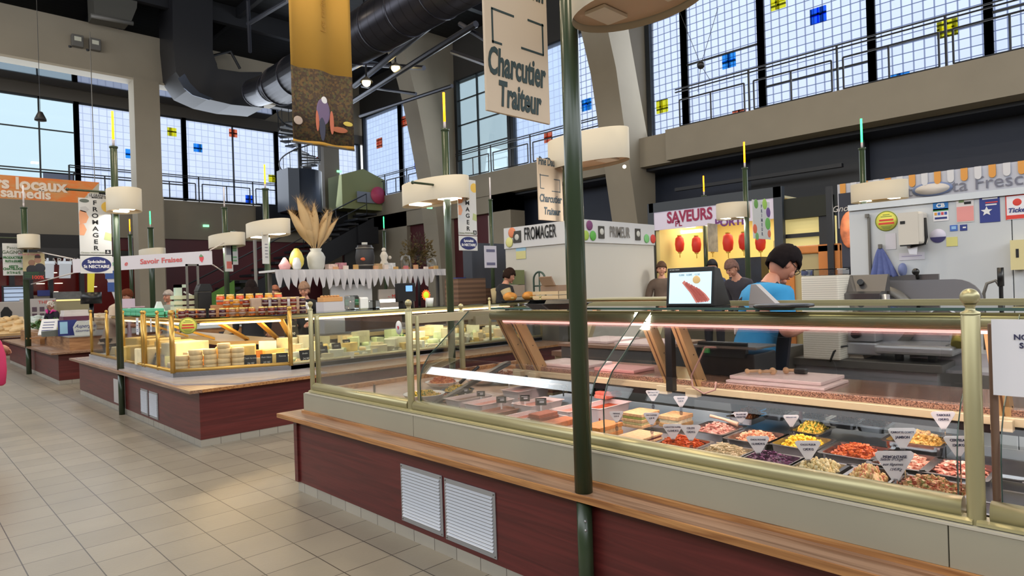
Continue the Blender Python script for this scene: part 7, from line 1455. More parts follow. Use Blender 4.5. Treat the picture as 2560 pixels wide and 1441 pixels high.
# narrow signs at px 575
p = atd(563, 600, 14.4)
for (px0, px1, py0, py1, lb, kind) in ((555, 575, 608, 680, 'narrow grey and red narrow sign left of the far pole', 0), (571, 588, 580, 663, 'narrow white sign with green lettering right of the far pole', 1), (647, 664, 582, 661, 'narrow white sign seen almost edge-on by the pole left of the bakery shelf', 2)):
    y_ = p.y if kind < 2 else 11.9; s0, s1 = at(px0, 630, y=y_), at(px1, 630, y=y_); z0, z1 = at(px0, py1, y=y_).z, at(px0, py0, y=y_).z; W = s1.x-s0.x; t = sign_board('hanging_sign', s0.x, s1.x, y_-.15, z0, z1, M_signw, lb); H = z1-z0
    mb = MB(); mb.box(-.02, .02, -.02, .17, H, H+.03); mb.cyl((0, .15, H+.015), (p.x-t.location.x if kind < 2 else .25, .15, H+.015), .012, seg=6); mb.build('arm', M_green, t); mb = MB()
    if kind == 0: mb.box(-W*.3, W*.3, -.01, -.006, H*.58, H*.9); mb.build('grey_block', mat('grey_print', (130, 130, 140), .6), t); mb = MB(); mb.box(-W*.3, W*.35, -.01, -.006, H*.1, H*.35); mb.build('red_block', mat('salmon_print', (206, 110, 100), .6), t)
    elif kind == 1: [mb.box(-W*.3, W*.3, -.01, -.006, H*q, H*(q+.05)) for q in (.1, .2, .4, .46, .53, .6, .75, .85)]; mb.build('green_print', mat('soft_green', (120, 176, 130), .6), t)
    else: [mb.box(-W*.1, W*.3, -.01, -.006, H*q, H*(q+.03)) for q in (.2, .3, .4, .5, .6)]; mb.build('grey_block', MATS['grey_print'], t)
# vegetable sign at pole 1862
p = atd(1900, 550, 11.4); s0, s1 = at(1882, 560, y=p.y), at(1925, 560, y=p.y); z0, z1 = at(1905, 598, y=p.y).z, at(1905, 503, y=p.y).z; W = s1.x-s0.x; H = z1-z0
t = sign_board('hanging_sign', s0.x, s1.x, p.y, z0, z1, M_signw, 'white PRIMEUR sign with green and purple vegetables beside the lantern shop'); 
for i, c in enumerate('PRIMEUR'): text(c, H*.12, 'lettering', mat('slate_letters', (90, 96, 116), .6), t, (0, -.008, H*(.85-i*.12)), bold=.003)
for x_, z_, r_, c in ((-.3, .9, .12, (110, 160, 80)), (.2, .93, .14, (160, 200, 90)), (.4, .72, .13, (110, 80, 140)), (.35, .42, .16, (110, 180, 90)), (-.4, .25, .12, (220, 110, 80)), (-.3, .06, .1, (120, 170, 110)), (.42, .15, .1, (220, 120, 90))): mb = MB(); mb.sph((x_*W, -.006, z_*H), r_*W, 12, (1, .05, 1)); mb.build('vegetable_print', mat('vp_%d_%d' % c[:2], c, .6), t)
p = atd(1790, 600, 14.0); s0, s1 = at(1770, 600, y=p.y), at(1794, 600, y=p.y); z0, z1 = at(1785, 630, y=p.y).z, at(1785, 560, y=p.y).z; t = sign_board('hanging_sign', s0.x, s1.x, p.y, z0, z1, mat('mottled_sign', (170, 164, 150), .6, var=.3, scale=7), 'mottled narrow sign in front of the third lantern')
# small sign left of fromager box
p = atd(1225, 640, 10.5); s0, s1 = at(1211, 640, y=p.y), at(1241, 640, y=p.y); z0, z1 = at(1225, 670, y=p.y).z, at(1225, 615, y=p.y).z; t = sign_board('hanging_sign', s0.x, s1.x, p.y, z0, z1, mat('lilac_sign', (186, 184, 198), .6), 'pale lilac square sign left of the white fromager box'); W = s1.x-s0.x; H = z1-z0; mb = MB(); [mb.box(-W*.35, W*.35, -.01, -.006, H*q, H*(q+.12)) for q in (.12, .72)]; mb.build('dark_print', mat('dusk_print', (90, 90, 120), .6), t)
p = atd(1240, 690, 14.5); mb = MB(); mb.box(-.7, .5, 0, .3, 0, 2.5); tag(mb.build('grey_booth', mat('booth_grey', (58, 62, 72), .6), loc=(p.x, p.y, 0)), 'grey booth wall behind the man in a dark vest', 'booth')
# ================================================================ BANNERS
ybn = 11.5; A = [at(px, py, y=ybn) for px, py in ((719, -40), (872, -40), (880, 373), (734, 357))]; xl, xr = (A[0].x+A[3].x)/2, (A[1].x+A[2].x)/2; zb_, zt8 = (A[2].z+A[3].z)/2, 8.6
t = empty('hanging_banner', (xl, ybn, zb_), 0, 'tall mustard-yellow banner with a photo of a worker picking fruit', 'banner'); W = xr-xl; H = zt8-zb_; zp = at(800, 178, y=ybn).z-zb_
mb = MB(); n = 20
def bpt(i, z): u = W*i/n; return (u, .05*math.sin(i*.55), z)
def cloth(z0, z1, nm, m):
    mb = MB(); A0 = [mb.bm.verts.new(bpt(i, z0)) for i in range(n+1)]; A1 = [mb.bm.verts.new(bpt(i, z1)) for i in range(n+1)]
    for i in range(n): mb.bm.faces.new((A0[i], A0[i+1], A1[i+1], A1[i])).smooth = True
    o = mb.build(nm, m, t); md = o.modifiers.new('s', 'SOLIDIFY'); md.thickness = .006; return o
M_must = mat('mustard_cloth', (184, 140, 56), .8)
cloth(zp, H, 'upper_cloth', M_must); cloth(.06, zp, 'photo_cloth', speckle('autumn_photo', [(70, 54, 40), (84, 70, 44), (60, 48, 38), (96, 74, 46), (76, 74, 48), (64, 50, 42)], 26, .8)); cloth(0, .06, 'lower_hem', M_must)
for x_, z_, sx_, sz_, c, n_ in ((.5, .60, .07, .07, (220, 220, 224), 'cap_print'), (.48, .45, .16, .22, (112, 96, 128), 'shirt_print'), (.46, .26, .07, .26, (64, 66, 86), 'trousers_print'), (.62, .32, .05, .2, (190, 110, 86), 'arm_print'), (.38, .32, .04, .18, (190, 110, 86), 'arm_print'), (.9, .34, .12, .04, (206, 186, 90), 'fruit_print'), (.07, .28, .1, .07, (176, 160, 150), 'dog_print'), (.75, .24, .2, .05, (170, 100, 70), 'basket_print')):
    mb = MB(); mb.sph((x_*W, -.056, z_*zp), 1, 14, (sx_*W*.72, .005, sz_*zp*.8)); mb.build(n_, mat('bn_%d_%d' % c[:2], c, .8), t)
text('Les racines des', .16, 'lettering', mat('olive_print', (150, 110, 40), .8), t, (W*.53, -.06, zp+1.3), (PI/2, -PI/2, 0), sx=1.1)
mb = MB(); mb.cyl((-.03, 0, 0), (W+.03, 0, 0), .02, seg=8); mb.build('lower_rod', M_dsteel, t)
for u in (0.05, W-.05): q = MB(); q.cyl((u, 0, H), (u, 0, 11.9-zb_), .01, seg=5); q.build('cord', M_dsteel, t)
# orange banner top left
ybo = 22.0; A = [at(px, py, y=ybo) for px, py in ((-60, 430), (249, 450), (200, 507), (0, 496))]; zl, zr = at(0, 496, y=ybo).z, at(0, 437, y=ybo).z
t = empty('wide_banner', (at(0, 460, y=ybo).x, ybo, zl), 0, 'orange banner reading locaux samedis at the far left', 'banner'); W = at(249, 480, y=ybo).x-t.location.x; H = zr-zl
mb = MB(); mb.prism([(-3.5, 0), (W*.78, 0), (W, H), (-3.5, H)], -.01, .01, 'xz'); mb.build('cloth', grainmat('orange_cloth', (216, 120, 56), (196, 150, 96), .8, (1.4, 1, 3), 3), t); mb = MB(); mb.prism([(W*.78, 0), (W*.98, 0), (W, H)], -.01, .01, 'xz'); mb.build('pale_corner', mat('banner_pale', (180, 176, 160), .8), t)
MW = mat('banner_letters', (222, 206, 190), .8)
xr_ = at(165, 463, y=ybo).x-t.location.x; text('producteurs locaux', .46, 'lettering', MW, t, (xr_, -.02, H*.66), bold=.016, align='RIGHT', sx=.96); xr_ = at(127, 490, y=ybo).x-t.location.x; text('tous les samedis', .36, 'lettering', MW, t, (xr_, -.02, H*.25), bold=.012, align='RIGHT', sx=.98)
for u in (-1.4, W*.95): q = MB(); q.cyl((u, 0, H), (u, 0, 9.4-zl), .012, seg=5); q.build('cord', M_dsteel, t)
# strawberry banner (between posts), tilted
yb1, yb2 = 13.5, 11.6
q0, q1, q2, q3 = at(183, 683, y=yb1), at(531, 662, y=yb2), at(525, 626, y=yb2), at(183, 648, y=yb1)
t = empty('strawberry_banner', q0, 0, 'white banner reading Savoir Fraises with a red strawberry', 'banner'); u = (q1-q0); up_ = (q3-q0); L_ = u.length; ue = u.normalized(); ve = (up_-ue*up_.dot(ue)).normalized(); hh = up_.length*.98; ne = ue.cross(ve)
t.matrix_world = Matrix((ue, -ne, ve)).transposed().to_4x4(); t.location = q0
mb = MB(); mb.box(0, L_, -.006, .006, 0, hh); mb.build('cloth', mat('banner_white', (214, 208, 216), .8), t)
text('Savoir Fraises', hh*.5, 'lettering', mat('soft_red', (206, 96, 96), .7), t, (L_*.64, -.01, hh*.5), bold=.003, sx=1.15); text('e', hh*.5, 'lettering', MATS['soft_red'], t, (L_*.385, -.01, hh*.45), bold=.003, shear=.3); text('s', hh*.5, 'lettering', MATS['soft_green'], t, (L_*.29, -.01, hh*.5), bold=.003, shear=.3)
mb = MB(); mb.prism([(-.15*hh, .12*hh), (.17*hh, .1*hh), (.18*hh, -.05*hh), (.05*hh, -.3*hh), (-.1*hh, -.15*hh)], -.012, -.006, 'xz', Matrix.Translation((L_*.925, 0, hh*.5))); mb.build('strawberry_print', mat('berry_red', (222, 80, 92), .6), t)
mb = MB(); mb.prism([(-.15*hh, .12*hh), (0, .28*hh), (.17*hh, .1*hh), (0, .05*hh)], -.014, -.011, 'xz', Matrix.Translation((L_*.925, 0, hh*.52))); mb.build('leaf_print', mat('soft_green2', (110, 150, 110), .6), t)
mb = MB(); inv = t.matrix_basis.inverted()
for a, b in ((q0, at(78, 711, y=16.7)), (q3, at(95, 630, y=16.7)), (q1, at(558, 680, y=14.4)), (q2, at(560, 608, y=14.4))): mb = MB(); mb.tube([inv@a, inv@b], .012, 5); mb.build('rope', mat('rope_pale', (206, 196, 190), .8), t)
# ================================================================ DUCTS, TRUSS, FLOODLIGHTS
def spiral(name, pts, r, label, m=None):
    t = empty(name, pts[0], 0, label, 'duct'); pts = [Vector(p)-Vector(pts[0]) for p in pts]; mb = MB(); mb.tube(pts, r, 28, cap=True); mb.build('pipe', m or ribbed('duct_dark', (52, 52, 60), (40, 40, 46), .35, 1, .3, .7, .9), t)
    P = [Vector(p) for p in pts]
    for a, b in zip(P, P[1:]):
        n = int((b-a).length/1.1)
        for i in range(n): c_ = a.lerp(b, i/max(1, n)); d = (b-a).normalized()*.04; q = MB(); q.cyl(c_, c_+d, r*1.03, seg=28); q.build('seam_ring', mat('duct_seam', (60, 60, 70), .35, .7), t)
    return t
a_, b_ = atd(700, 215, 21), atd(1190, -80, 13.0)
spiral('ventilation_duct', [a_, a_.lerp(b_, .5), b_], .62, 'large dark round duct crossing the ceiling behind the yellow banner')
a_, b_ = atd(640, 232, 23.5), atd(720, 205, 21.5); spiral('duct_elbow', [a_, b_], .5, 'dark duct end left of the yellow banner')
# flat curved duct drop
yD = 24.5; t = empty('air_duct', (0, yD, 0), 0, 'flat black curved duct dropping from the ceiling at upper left', 'duct')
O = [(430, -60), (432, 100), (440, 180), (470, 225), (520, 248), (580, 262), (660, 270)]; I = [(600, 120), (560, 160), (532, 130), (530, 20), (528, -60)]
P = [at(px, py, y=yD) for px, py in O+[(655, 180), (600, 180), (545, 172), (532, 130), (530, -60)]]; mb = MB(); mb.prism([(p.x, min(p.z, 12.55)) for p in P], 0, 1.6, 'xz'); mb.build('body', mat('duct_black', (34, 34, 38), .45), t)
P = [at(px, py, y=yD-.03) for px, py in ((445, 196), (462, 184), (476, 208), (500, 232), (535, 247), (522, 250), (482, 238), (460, 220))]; mb = MB(); mb.prism([(p.x, p.z) for p in P], -.02, 0, 'xz'); mb.build('glossy_lip', mat('lip_gloss', (120, 130, 150), .15, .8), t)
yD = 25; P0, P1 = at(236, 45, y=yD), at(330, 60, y=yD); t = empty('box_duct', (0, yD, 0), 0, 'grey curved duct outlet at the top left above the concrete beam', 'duct'); mb = MB(); P = [at(px, py, y=yD) for px, py in ((232, -60), (236, 36), (328, 54), (342, 20), (346, -60))]; mb.prism([(p.x, min(p.z, 12.55)) for p in P], 0, .9, 'xz'); mb.build('body', mat('duct_grey', (84, 82, 76), .5), t); mb = MB(); a_, b_ = at(226, 40, y=yD), at(332, 60, y=yD); mb.cyl((a_.x, -.05, a_.z), (b_.x, -.05, b_.z), .07); mb.build('lip', mat('duct_lip', (110, 108, 104), .4), t)
for i, (px, py) in enumerate(((193, 103), (237, 112))):
    p = at(px, py, y=25.88); t = empty('floodlight', p, 0, '%s of two square floodlights fixed to the concrete beam' % ['left', 'right'][i], 'floodlight'); mb = MB(); mb.box(-.17, .17, -.1, .1, -.2, .2, bev=.02); mb.build('housing', mat('flood_grey', (96, 94, 90), .5), t); mb = MB(); mb.box(-.1, .1, -.12, -.1, -.02, .12); mb.build('lens', mat('flood_lens', (206, 206, 190), .3), t); mb = MB(); mb.cyl((-.22, .1, -.2), (-.1, .2, -.18), .04); mb.build('bracket', M_dark, t)
for i, (px, py) in enumerate(((916, 206), (989, 170))):
    p = atd(px, py, 21.5); t = empty('ceiling_spot', p, 0, '%s warm glowing spotlight under the ceiling behind the yellow banner' % ['lower', 'upper'][i], 'spotlight'); mb = MB(); mb.sph((0, 0, 0), .14, 14); mb.build('bulb', mat('warm_glow', (255, 226, 150), .4, emit=14), t); mb = MB(); mb.lathe([(.02, .2), (.2, .05), (.22, -.0), (.02, .2)], seg=16); mb.build('reflector', M_dsteel, t); mb = MB(); mb.cyl((0, 0, .15), (0, 0, 12.5-p.z), .03); mb.build('hanger', M_dark, t)
t = empty('roof_truss', (0, 0, 0), 0, 'dark steel roof trusses with pale edges behind the ducts, upper centre', 'truss')
for (a, b, r) in (((880, 255, 25), (1190, 60, 17), .09), ((885, 215, 24), (1180, -20, 16), .1), ((905, 215, 25), (1040, 235, 23), .06), ((900, 160, 24), (1060, 170, 21), .08), ((900, 290, 27), (1130, 215, 22), .07), ((1130, 130, 20), (1215, 160, 18), .07), ((1150, 60, 18), (1215, 100, 17), .07), ((620, 60, 22), (720, 0, 19), .07), ((625, 130, 23), (620, 0, 21), .06), ((300, 80, 26), (305, -20, 24), .1)):
    mb = MB(); mb.cyl(atd(*a), atd(*b), r, seg=8); mb.build('steel_member', mat('truss_grey', (70, 72, 82), .35, .5), t)
t = empty('brace', (0, 25.4, 0), 0, 'dark angled brace on the beam behind the black duct', 'bracket'); mb = MB(); P = [at(px, py, y=25.4) for px, py in ((540, 163), (530, 140), (576, 128), (600, 172))]
for a, b in zip(P, P[1:]): mb.cyl((a.x, 0, a.z), (b.x, 0, b.z), .05, seg=6)
mb.build('bars', M_dark, t)
# hanging wires + dark ball on the right window, dark cone at left window
p = atd(1752, 163, 14); t = empty('hanging_ball', p, 0, 'black ball hung on thin crossing wires before the gridded windows', 'hanging ball'); mb = MB(); mb.sph((0, 0, 0), .085, 16); mb.build('ball', M_black, t); mb = MB()
for px, py in ((1695, 20), (1795, 20), (1775, 200), (1745, 230)): mb.tube([(0, 0, 0), atd(px, py, 14)-p], .006, 4)
mb.build('wire', M_dark, t)
p = at(101, 292, y=20); mb = MB(); mb.lathe([(0, .14), (.05, .12), (.13, -.06), (.13, -.1), (0, -.1)], seg=16); mb.cyl((0, 0, .1), (0, 0, 7), .006, seg=4); tag(mb.build('pendant_lamp', M_dark, loc=(p.x, 20, p.z)), 'small dark cone pendant hanging before the clear left windows', 'pendant lamp')
# ================================================================ PEOPLE
def skinmesh(nodes, edges, root, sub=1):
    me = bpy.data.meshes.new('t'); me.from_pydata([n[0] for n in nodes], edges, []); o = bpy.data.objects.new('t', me); C.objects.link(o)
    md = o.modifiers.new('k', 'SKIN'); md.use_smooth_shade = True
    for i, n in enumerate(nodes):
        r = n[1]; me.skin_vertices[0].data[i].radius = (r, r) if not isinstance(r, tuple) else r
        me.skin_vertices[0].data[i].use_root = (i == root)
    s = o.modifiers.new('s', 'SUBSURF'); s.levels = sub; s.render_levels = sub
    dg = bpy.context.evaluated_depsgraph_get(); dg.update(); m2 = bpy.data.meshes.new_from_object(o.evaluated_get(dg)); bpy.data.objects.remove(o); bpy.data.meshes.remove(me); return m2
def head_geo(mb, c, M, s=1):
    """head with brow, jaw, nose, lips, ears; faces +y locally"""
    u = bmesh.ops.create_uvsphere(mb.bm, u_segments=20, v_segments=14, radius=1); vs = u['verts']
    for v in vs:
        x, y, z = v.co; jaw = max(0, -z); wd = 1-.32*jaw**1.5
        v.co = Vector((x*.074*wd, y*(.094-.012*jaw)+(.012*jaw if y > 0 else 0), z*.115+.0))
    for f in {f for v in vs for f in v.link_faces}: f.smooth = True
    allv = list(vs)
    def add(cc, r, sc_):
        q = bmesh.ops.create_uvsphere(mb.bm, u_segments=10, v_segments=8, radius=1)['verts']
        for v in q: v.co = Vector((cc[0]+v.co.x*r*sc_[0], cc[1]+v.co.y*r*sc_[1], cc[2]+v.co.z*r*sc_[2]))
        for f in {f for v in q for f in v.link_faces}: f.smooth = True
        allv.extend(q)
    add((0, .098, -.012), .016, (.8, 1, 1.5)); add((0, .086, -.055), .02, (1.2, .5, .5)); add((0, .08, -.088), .024, (1, .7, .7))
    for sx_ in (-1, 1): add((sx_*.074, -.005, -.012), .022, (.35, .8, 1.3)); add((sx_*.04, .066, -.03), .024, (1, .7, 1))
    T = Matrix.Translation(c)@M@Matrix.Scale(s, 4); bmesh.ops.transform(mb.bm, matrix=T, verts=allv)
    return T
def hand_geo(mb, w, d, side=1, curl=.5):
    """palm and five separate fingers from the wrist w along d"""
    w, d = Vector(w), Vector(d).normalized(); a = d.cross(Vector((0, 0, 1)));
    if a.length < .2: a = Vector((side, 0, 0))
    a.normalize(); n = a.cross(d).normalized()
    if n.z > 0: n = -n
    mb.tube([w-d*.02, w+d*.03, w+d*.085], [.024, .036, .034], 8)
    for i, (o, L_) in enumerate(((-.03, .065), (-.01, .078), (.01, .072), (.03, .056))):
        b = w+d*.08+a*o; mb.tube([b, b+d*L_*.45+n*curl*.012, b+d*L_*.75+n*curl*.035, b+d*L_*.85+n*curl*.055], [.0095, .0088, .008, .006], 6)
    b = w+d*.025-a*.03*side; mb.tube([b, b+d*.025-a*.02*side+n*.01, b+d*.055-a*.022*side+n*.025], [.012, .010, .007], 6)
def person(loc, face, label, top, hair, trousers=(40, 40, 50), skin=(196, 142, 118), h=1.68, tilt=0, yaw=0, arms='down', hairkind='short', lean=0, sleeve=1, glasses=False, extra=None):
    s = h/1.68; t = empty('person', loc, face, label, 'person'); t['h'] = h
    mb = MB(); ln = lean
    def L(y, z): return y+math.sin(ln)*max(0, z-.9)
    hipz, shz, nz = .90, 1.37, 1.44
    sh = [Vector((-.19, L(0, shz), shz-.02)), Vector((.19, L(0, shz), shz-.02))]
    P = {'down': [((-.24, 0, 1.12), (-.24, .06, .88)), ((.24, 0, 1.12), (.24, .06, .88))],
         'work': [((-.25, L(.06, 1.12), 1.13), (-.14, L(.34, 1.05), 1.06)), ((.25, L(.06, 1.12), 1.13), (.12, L(.34, 1.05), 1.06))],
         'bag': [((-.24, -.05, 1.12), (-.26, .12, .95)), ((.27, -.08, 1.12), (.26, .14, 1.02))],
         'hold': [((-.25, L(.08, 1.12), 1.14), (-.06, L(.28, 1.1), 1.16)), ((.26, L(.04, 1.12), 1.13), (.1, L(.3, 1.1), 1.16))]}[arms]
    nodes = [((0, 0, hipz), (.135, .09)), ((0, L(0, 1.08), 1.08), (.12, .08)), ((0, L(0, 1.27), 1.27), (.135, .085)), ((0, L(0, 1.38), 1.38), (.08, .06)), ((0, L(.01, 1.46), 1.46), .052), ((0, L(.02, 1.53), 1.53), .05)]
    edges = [(0, 1), (1, 2), (2, 3), (3, 4), (4, 5)]
    for i, sg in enumerate((-1, 1)):
        k = len(nodes); e, w_ = P[i]; nodes += [((sg*.165, L(0, 1.36), 1.36), .065), (e, .043), (tuple(Vector(e).lerp(Vector(w_), .9)), .03)]; edges += [(3, k), (k, k+1), (k+1, k+2)]
        k = len(nodes); nodes += [((sg*.09, 0, .80), .09), ((sg*.1, .02, .46), .06), ((sg*.1, 0, .09), .04), ((sg*.1, .14, .04), .04)]; edges += [(0, k), (k, k+1), (k+1, k+2), (k+2, k+3)]
    me = skinmesh(nodes, edges, 0, 1); mb.bm.from_mesh(me); bpy.data.meshes.remove(me)
    Mh = Matrix.Rotation(yaw, 4, 'Z')@Matrix.Rotation(-tilt, 4, 'X'); hc = Vector((0, L(.045, 1.6)+.03*math.sin(tilt), 1.595-.02*math.sin(tilt))); T = head_geo(mb, hc, Mh)
    for i, sg in enumerate((-1, 1)):
        e, w_ = P[i]; hand_geo(mb, w_, Vector(w_)-Vector(e), sg, .6)
    mk = 'skin_%d_%d' % skin[:2]; mb.build('body', mat(mk, skin, .55, var=.06, scale=20), t, fixn=False)
    # eyes and mouth
    q = MB()
    for sg in (-1, 1): q.sph(T@Vector((sg*.029, .083, .012)), .010, 8)
    q.build('eyes', mat('eye_dark', (50, 36, 30), .3), t, fixn=False); q = MB(); q.sph((0, 0, 0), .02, 8, (1, .35, .22), T@Matrix.Translation((0, .094, -.054))); q.build('lips', mat('lip_tone', (150, 84, 78), .5), t)
    # clothes
    cn = [(n[0], tuple(v+.042 for v in n[1]) if isinstance(n[1], tuple) else n[1]+.014) for n in nodes]
    tn = [cn[0], cn[1], cn[2], cn[3]]; te = [(0, 1), (1, 2), (2, 3)]; tn.insert(0, ((0, 0, .80), (.17, .125))); te = [(0, 1), (1, 2), (2, 3), (3, 4)]
    tn.append(((0, L(.005, 1.44), 1.445), .075)); te.append((4, 5))
    for i, sg in enumerate((-1, 1)):
        e, w_ = Vector(P[i][0]), Vector(P[i][1]); k = len(tn); S_ = Vector((sg*.165, L(0, 1.36), 1.36))
        if sleeve >= 1: tn += [(tuple(S_), .092), (tuple(e), .064), (tuple(e.lerp(w_, .85)), .046)]; te += [(4, k), (k, k+1), (k+1, k+2)]
        elif sleeve > 0: tn += [(tuple(S_), .098), (tuple(S_.lerp(e, .5)), .082), (tuple(S_.lerp(e, .85)), .075)]; te += [(4, k), (k, k+1), (k+1, k+2)]
    me = skinmesh(tn, te, 1, 1); m1 = MB(); m1.bm.from_mesh(me); bpy.data.meshes.remove(me); m1.build('top', mat('cloth_%d_%d_%d' % top, top, .85, var=.08, scale=10, bump=.3), t, fixn=False)
    ln_ = [((0, 0, .90), (.165, .12))]; le = []
    for sg in (-1, 1): k = len(ln_); ln_ += [((sg*.09, 0, .80), .105), ((sg*.1, .02, .46), .078), ((sg*.1, 0, .10), .066)]; le += [(0, k), (k, k+1), (k+1, k+2)]
    me = skinmesh(ln_, le, 0, 1); m1 = MB(); m1.bm.from_mesh(me); bpy.data.meshes.remove(me); m1.build('trousers', mat('cloth_%d_%d_%d' % trousers, trousers, .85), t, fixn=False)
    m1 = MB(); [m1.sph((sg*.1, .07, .045), .05, 10, (.9, 2.4, .85)) for sg in (-1, 1)]; m1.build('shoes', M_black, t)
    # hair
    m1 = MB(); rr = random.Random(int(h*1000))
    hm = mat('hair_%d_%d' % hair[:2], hair, .9, var=.2, scale=30, bump=.4, spec=.15)
    if hairkind == 'curly':
        for i in range(90):
            a, b = rr.uniform(0, 2*PI), rr.uniform(-.15, 1.5); d = Vector((math.cos(a)*math.cos(b), math.sin(a)*math.cos(b), math.sin(b)))
            if d.y > .55 and d.z < .45: continue
            m1.sph(T@Vector((d.x*.088, d.y*.104, d.z*.125+.01)), rr.uniform(.018, .027), 7)
    else:
        u = bmesh.ops.create_uvsphere(m1.bm, u_segments=22, v_segments=16, radius=1)['verts']; kill = []
        for v in u:
            x, y, z = v.co
            lo = .18 if y > .35 else (-.18 if y > -.1 else -.62)
            if z < lo: kill.append(v)
            v.co = Vector((x*.094, y*.116-.006, z*.136+.012))*(1+.025*math.sin(x*17+y*23))
        bmesh.ops.delete(m1.bm, geom=kill, context='VERTS'); bmesh.ops.transform(m1.bm, matrix=T, verts=m1.bm.verts)
        for f in m1.bm.faces: f.smooth = True
        if hairkind == 'long':
            for i in range(16): a = PI*(1.0+i/15); p = T@Vector((math.cos(a)*.085, math.sin(a)*.095, .02)); m1.tube([p, p+Vector((0, -.01, -.15)), p+Vector((0, -.03, -.34))], [.03, .032, .012], 6)
    o = m1.build('hair', hm, t, fixn=False)
    if hairkind != 'curly': md = o.modifiers.new('s', 'SOLIDIFY'); md.thickness = .012
    if glasses:
        g = MB()
        for sg in (-1, 1): g.tube([T@Vector((sg*.03+.026*math.cos(a*PI/6), .104, .010+.018*math.sin(a*PI/6))) for a in range(13)], .0025, 5); g.tube([T@Vector((sg*.056, .102, .015)), T@Vector((sg*.078, .0, .012))], .0025, 5)
        g.build('glasses', M_black, t)
    t.scale = (s, s, s); return t, T
def stand(px, py_head, d, h):
    """x, y and feet level so that the head top lands at that pixel"""
    v = atd(px, py_head, d); return (v.x, v.y, v.z-h)
# directions in the plan: angle of local +y.  camera looks along (+x,+y)
FW = math.atan2(-.698, .716)     # rz that turns local +y into the viewing direction
def facing(deg): return FW+R(deg)   # 0 = away from camera, 180 = towards, -90 = to the right in the picture
# woman in blue behind the near case
P_, h_ = atd(1862, 626, 4.35), 1.62
w1, T = person((P_.x, P_.y, 0), facing(-78), 'dark-haired woman in a bright blue T-shirt and dark apron, looking down at her work', (46, 140, 196), (26, 20, 22), (50, 50, 60), (196, 136, 112), P_.z+.0, tilt=.75, arms='hold', lean=.32, sleeve=.5, glasses=True)
Lw = lambda y, z: y+math.sin(.32)*max(0, z-.9)
mb = MB()
for sg in (-1, 1): mb.tube([(sg*.12, Lw(-.13, 1.2), 1.2), (sg*.125, Lw(-.11, 1.34), 1.34), (sg*.105, Lw(-.01, 1.452), 1.452), (sg*.10, Lw(.10, 1.36), 1.36), (sg*.09, Lw(.14, 1.22), 1.22)], .013, 6)
mb.build('apron_strap', mat('apron_dark', (34, 32, 42), .8), w1)
mb = MB(); mb.prism([(Lw(.125, .9), .5), (Lw(.14, 1.24), 1.24), (Lw(.155, 1.24), 1.24), (Lw(.145, .9), .5)], -.13, .13, 'yz'); mb.build('apron', MATS['apron_dark'], w1)
mb = MB()
for k in range(5):
    for j in range(3): mb.sph((-.275+j*.006, Lw(-.05+k*.035, 1.2), 1.19+j*.022), .009, 6, (.5, 1, 1))
mb.build('sleeve_pattern', mat('pattern_pale', (140, 180, 206), .8), w1)
mb = MB(); e = Vector((-.25, .2, 1.14)); mb.tube([(-.245, .06, 1.155), (-.2, .16, 1.14), (-.11, .26, 1.155)], [.058, .06, .045], 10); mb.build('white_sleeve_guard', mat('sleeve_white', (222, 210, 212), .6), w1)
def ppl(px, py, d, ang, label, top, hair, **k):
    v = atd(px, py, d); return person((v.x, v.y, 0), facing(ang), label, top, hair, h=max(1.3, min(1.85, v.z)), **k)
ppl(131, 758, 17.6, 165, 'old woman with curly white hair, dark coat and pink collar, at the fruit stall', (32, 28, 44), (222, 214, 206), hairkind='curly', arms='hold', tilt=.3, glasses=True)
t, T = [o for o in bpy.data.objects if o.name.startswith('person')][-1], None
mb = MB(); mb.tube([(-.15, .0, 1.40), (-.12, .10, 1.45), (-.05, .13, 1.36)], [.035, .04, .02], 8); mb.tube([(.15, .0, 1.40), (.12, .10, 1.45), (.05, .13, 1.36)], [.035, .04, .02], 8); mb.build('pink_collar', mat('collar_pink', (214, 60, 150), .8), t)
ppl(628, 708, 10.3, 25, 'woman with long dark hair and a black jacket seen from behind, behind the jam jars', (24, 26, 34), (30, 22, 22), hairkind='long')
ppl(762, 712, 10.4, 185, 'fair person in a black high-necked jacket under the lace cloth of the bakery', (20, 20, 24), (150, 120, 100), arms='work', tilt=.25)
ppl(1247, 677, 11.6, -60, 'man in a dark vest over a beige sweater, looking down, left of the white boxes', (28, 28, 34), (46, 32, 26), arms='work', tilt=.4, lean=.2)
t = [o for o in bpy.data.objects if o.name.startswith('person')][-1]
mb = MB(); [mb.tube([(s_*.17, .02, 1.36), (s_*.25, .06, 1.14), (s_*.16, .26, 1.08)], [.088, .068, .05], 10) for s_ in (-1, 1)]; mb.build('beige_sleeve', mat('sleeve_beige', (176, 160, 124), .85), t)
ppl(270, 730, 11.5, -80, 'brown-haired person in a beige top bending behind the cheese case', (186, 168, 150), (96, 52, 34), arms='work', tilt=.5, lean=.35)
ppl(425, 732, 12.6, 160, 'grey-haired person in a pale grey jacket behind the tall pale stand', (150, 156, 146), (176, 166, 160), arms='down')
ppl(572, 728, 12.2, -50, 'person with a beige jacket bending behind the fruit jars', (196, 168, 130), (60, 46, 40), arms='work', tilt=.5, lean=.5)
ppl(1781, 642, 12.2, 150, 'dark-haired person in dark clothes standing before the lit lantern shop', (24, 34, 60), (22, 20, 24))
ppl(1860, 655, 10.2, 120, 'bald-topped person in a grey jacket bending in front of the lit shop', (52, 50, 60), (120, 92, 84), tilt=.5, lean=.3)
ppl(1653, 655, 12.4, 170, 'blurred person in a brown coat at the left edge of the lantern shop', (96, 80, 70), (86, 64, 52))
ppl(690, 720, 13.2, 170, 'person in a blue jacket half hidden under the lace cloth', (50, 60, 120), (140, 90, 70))
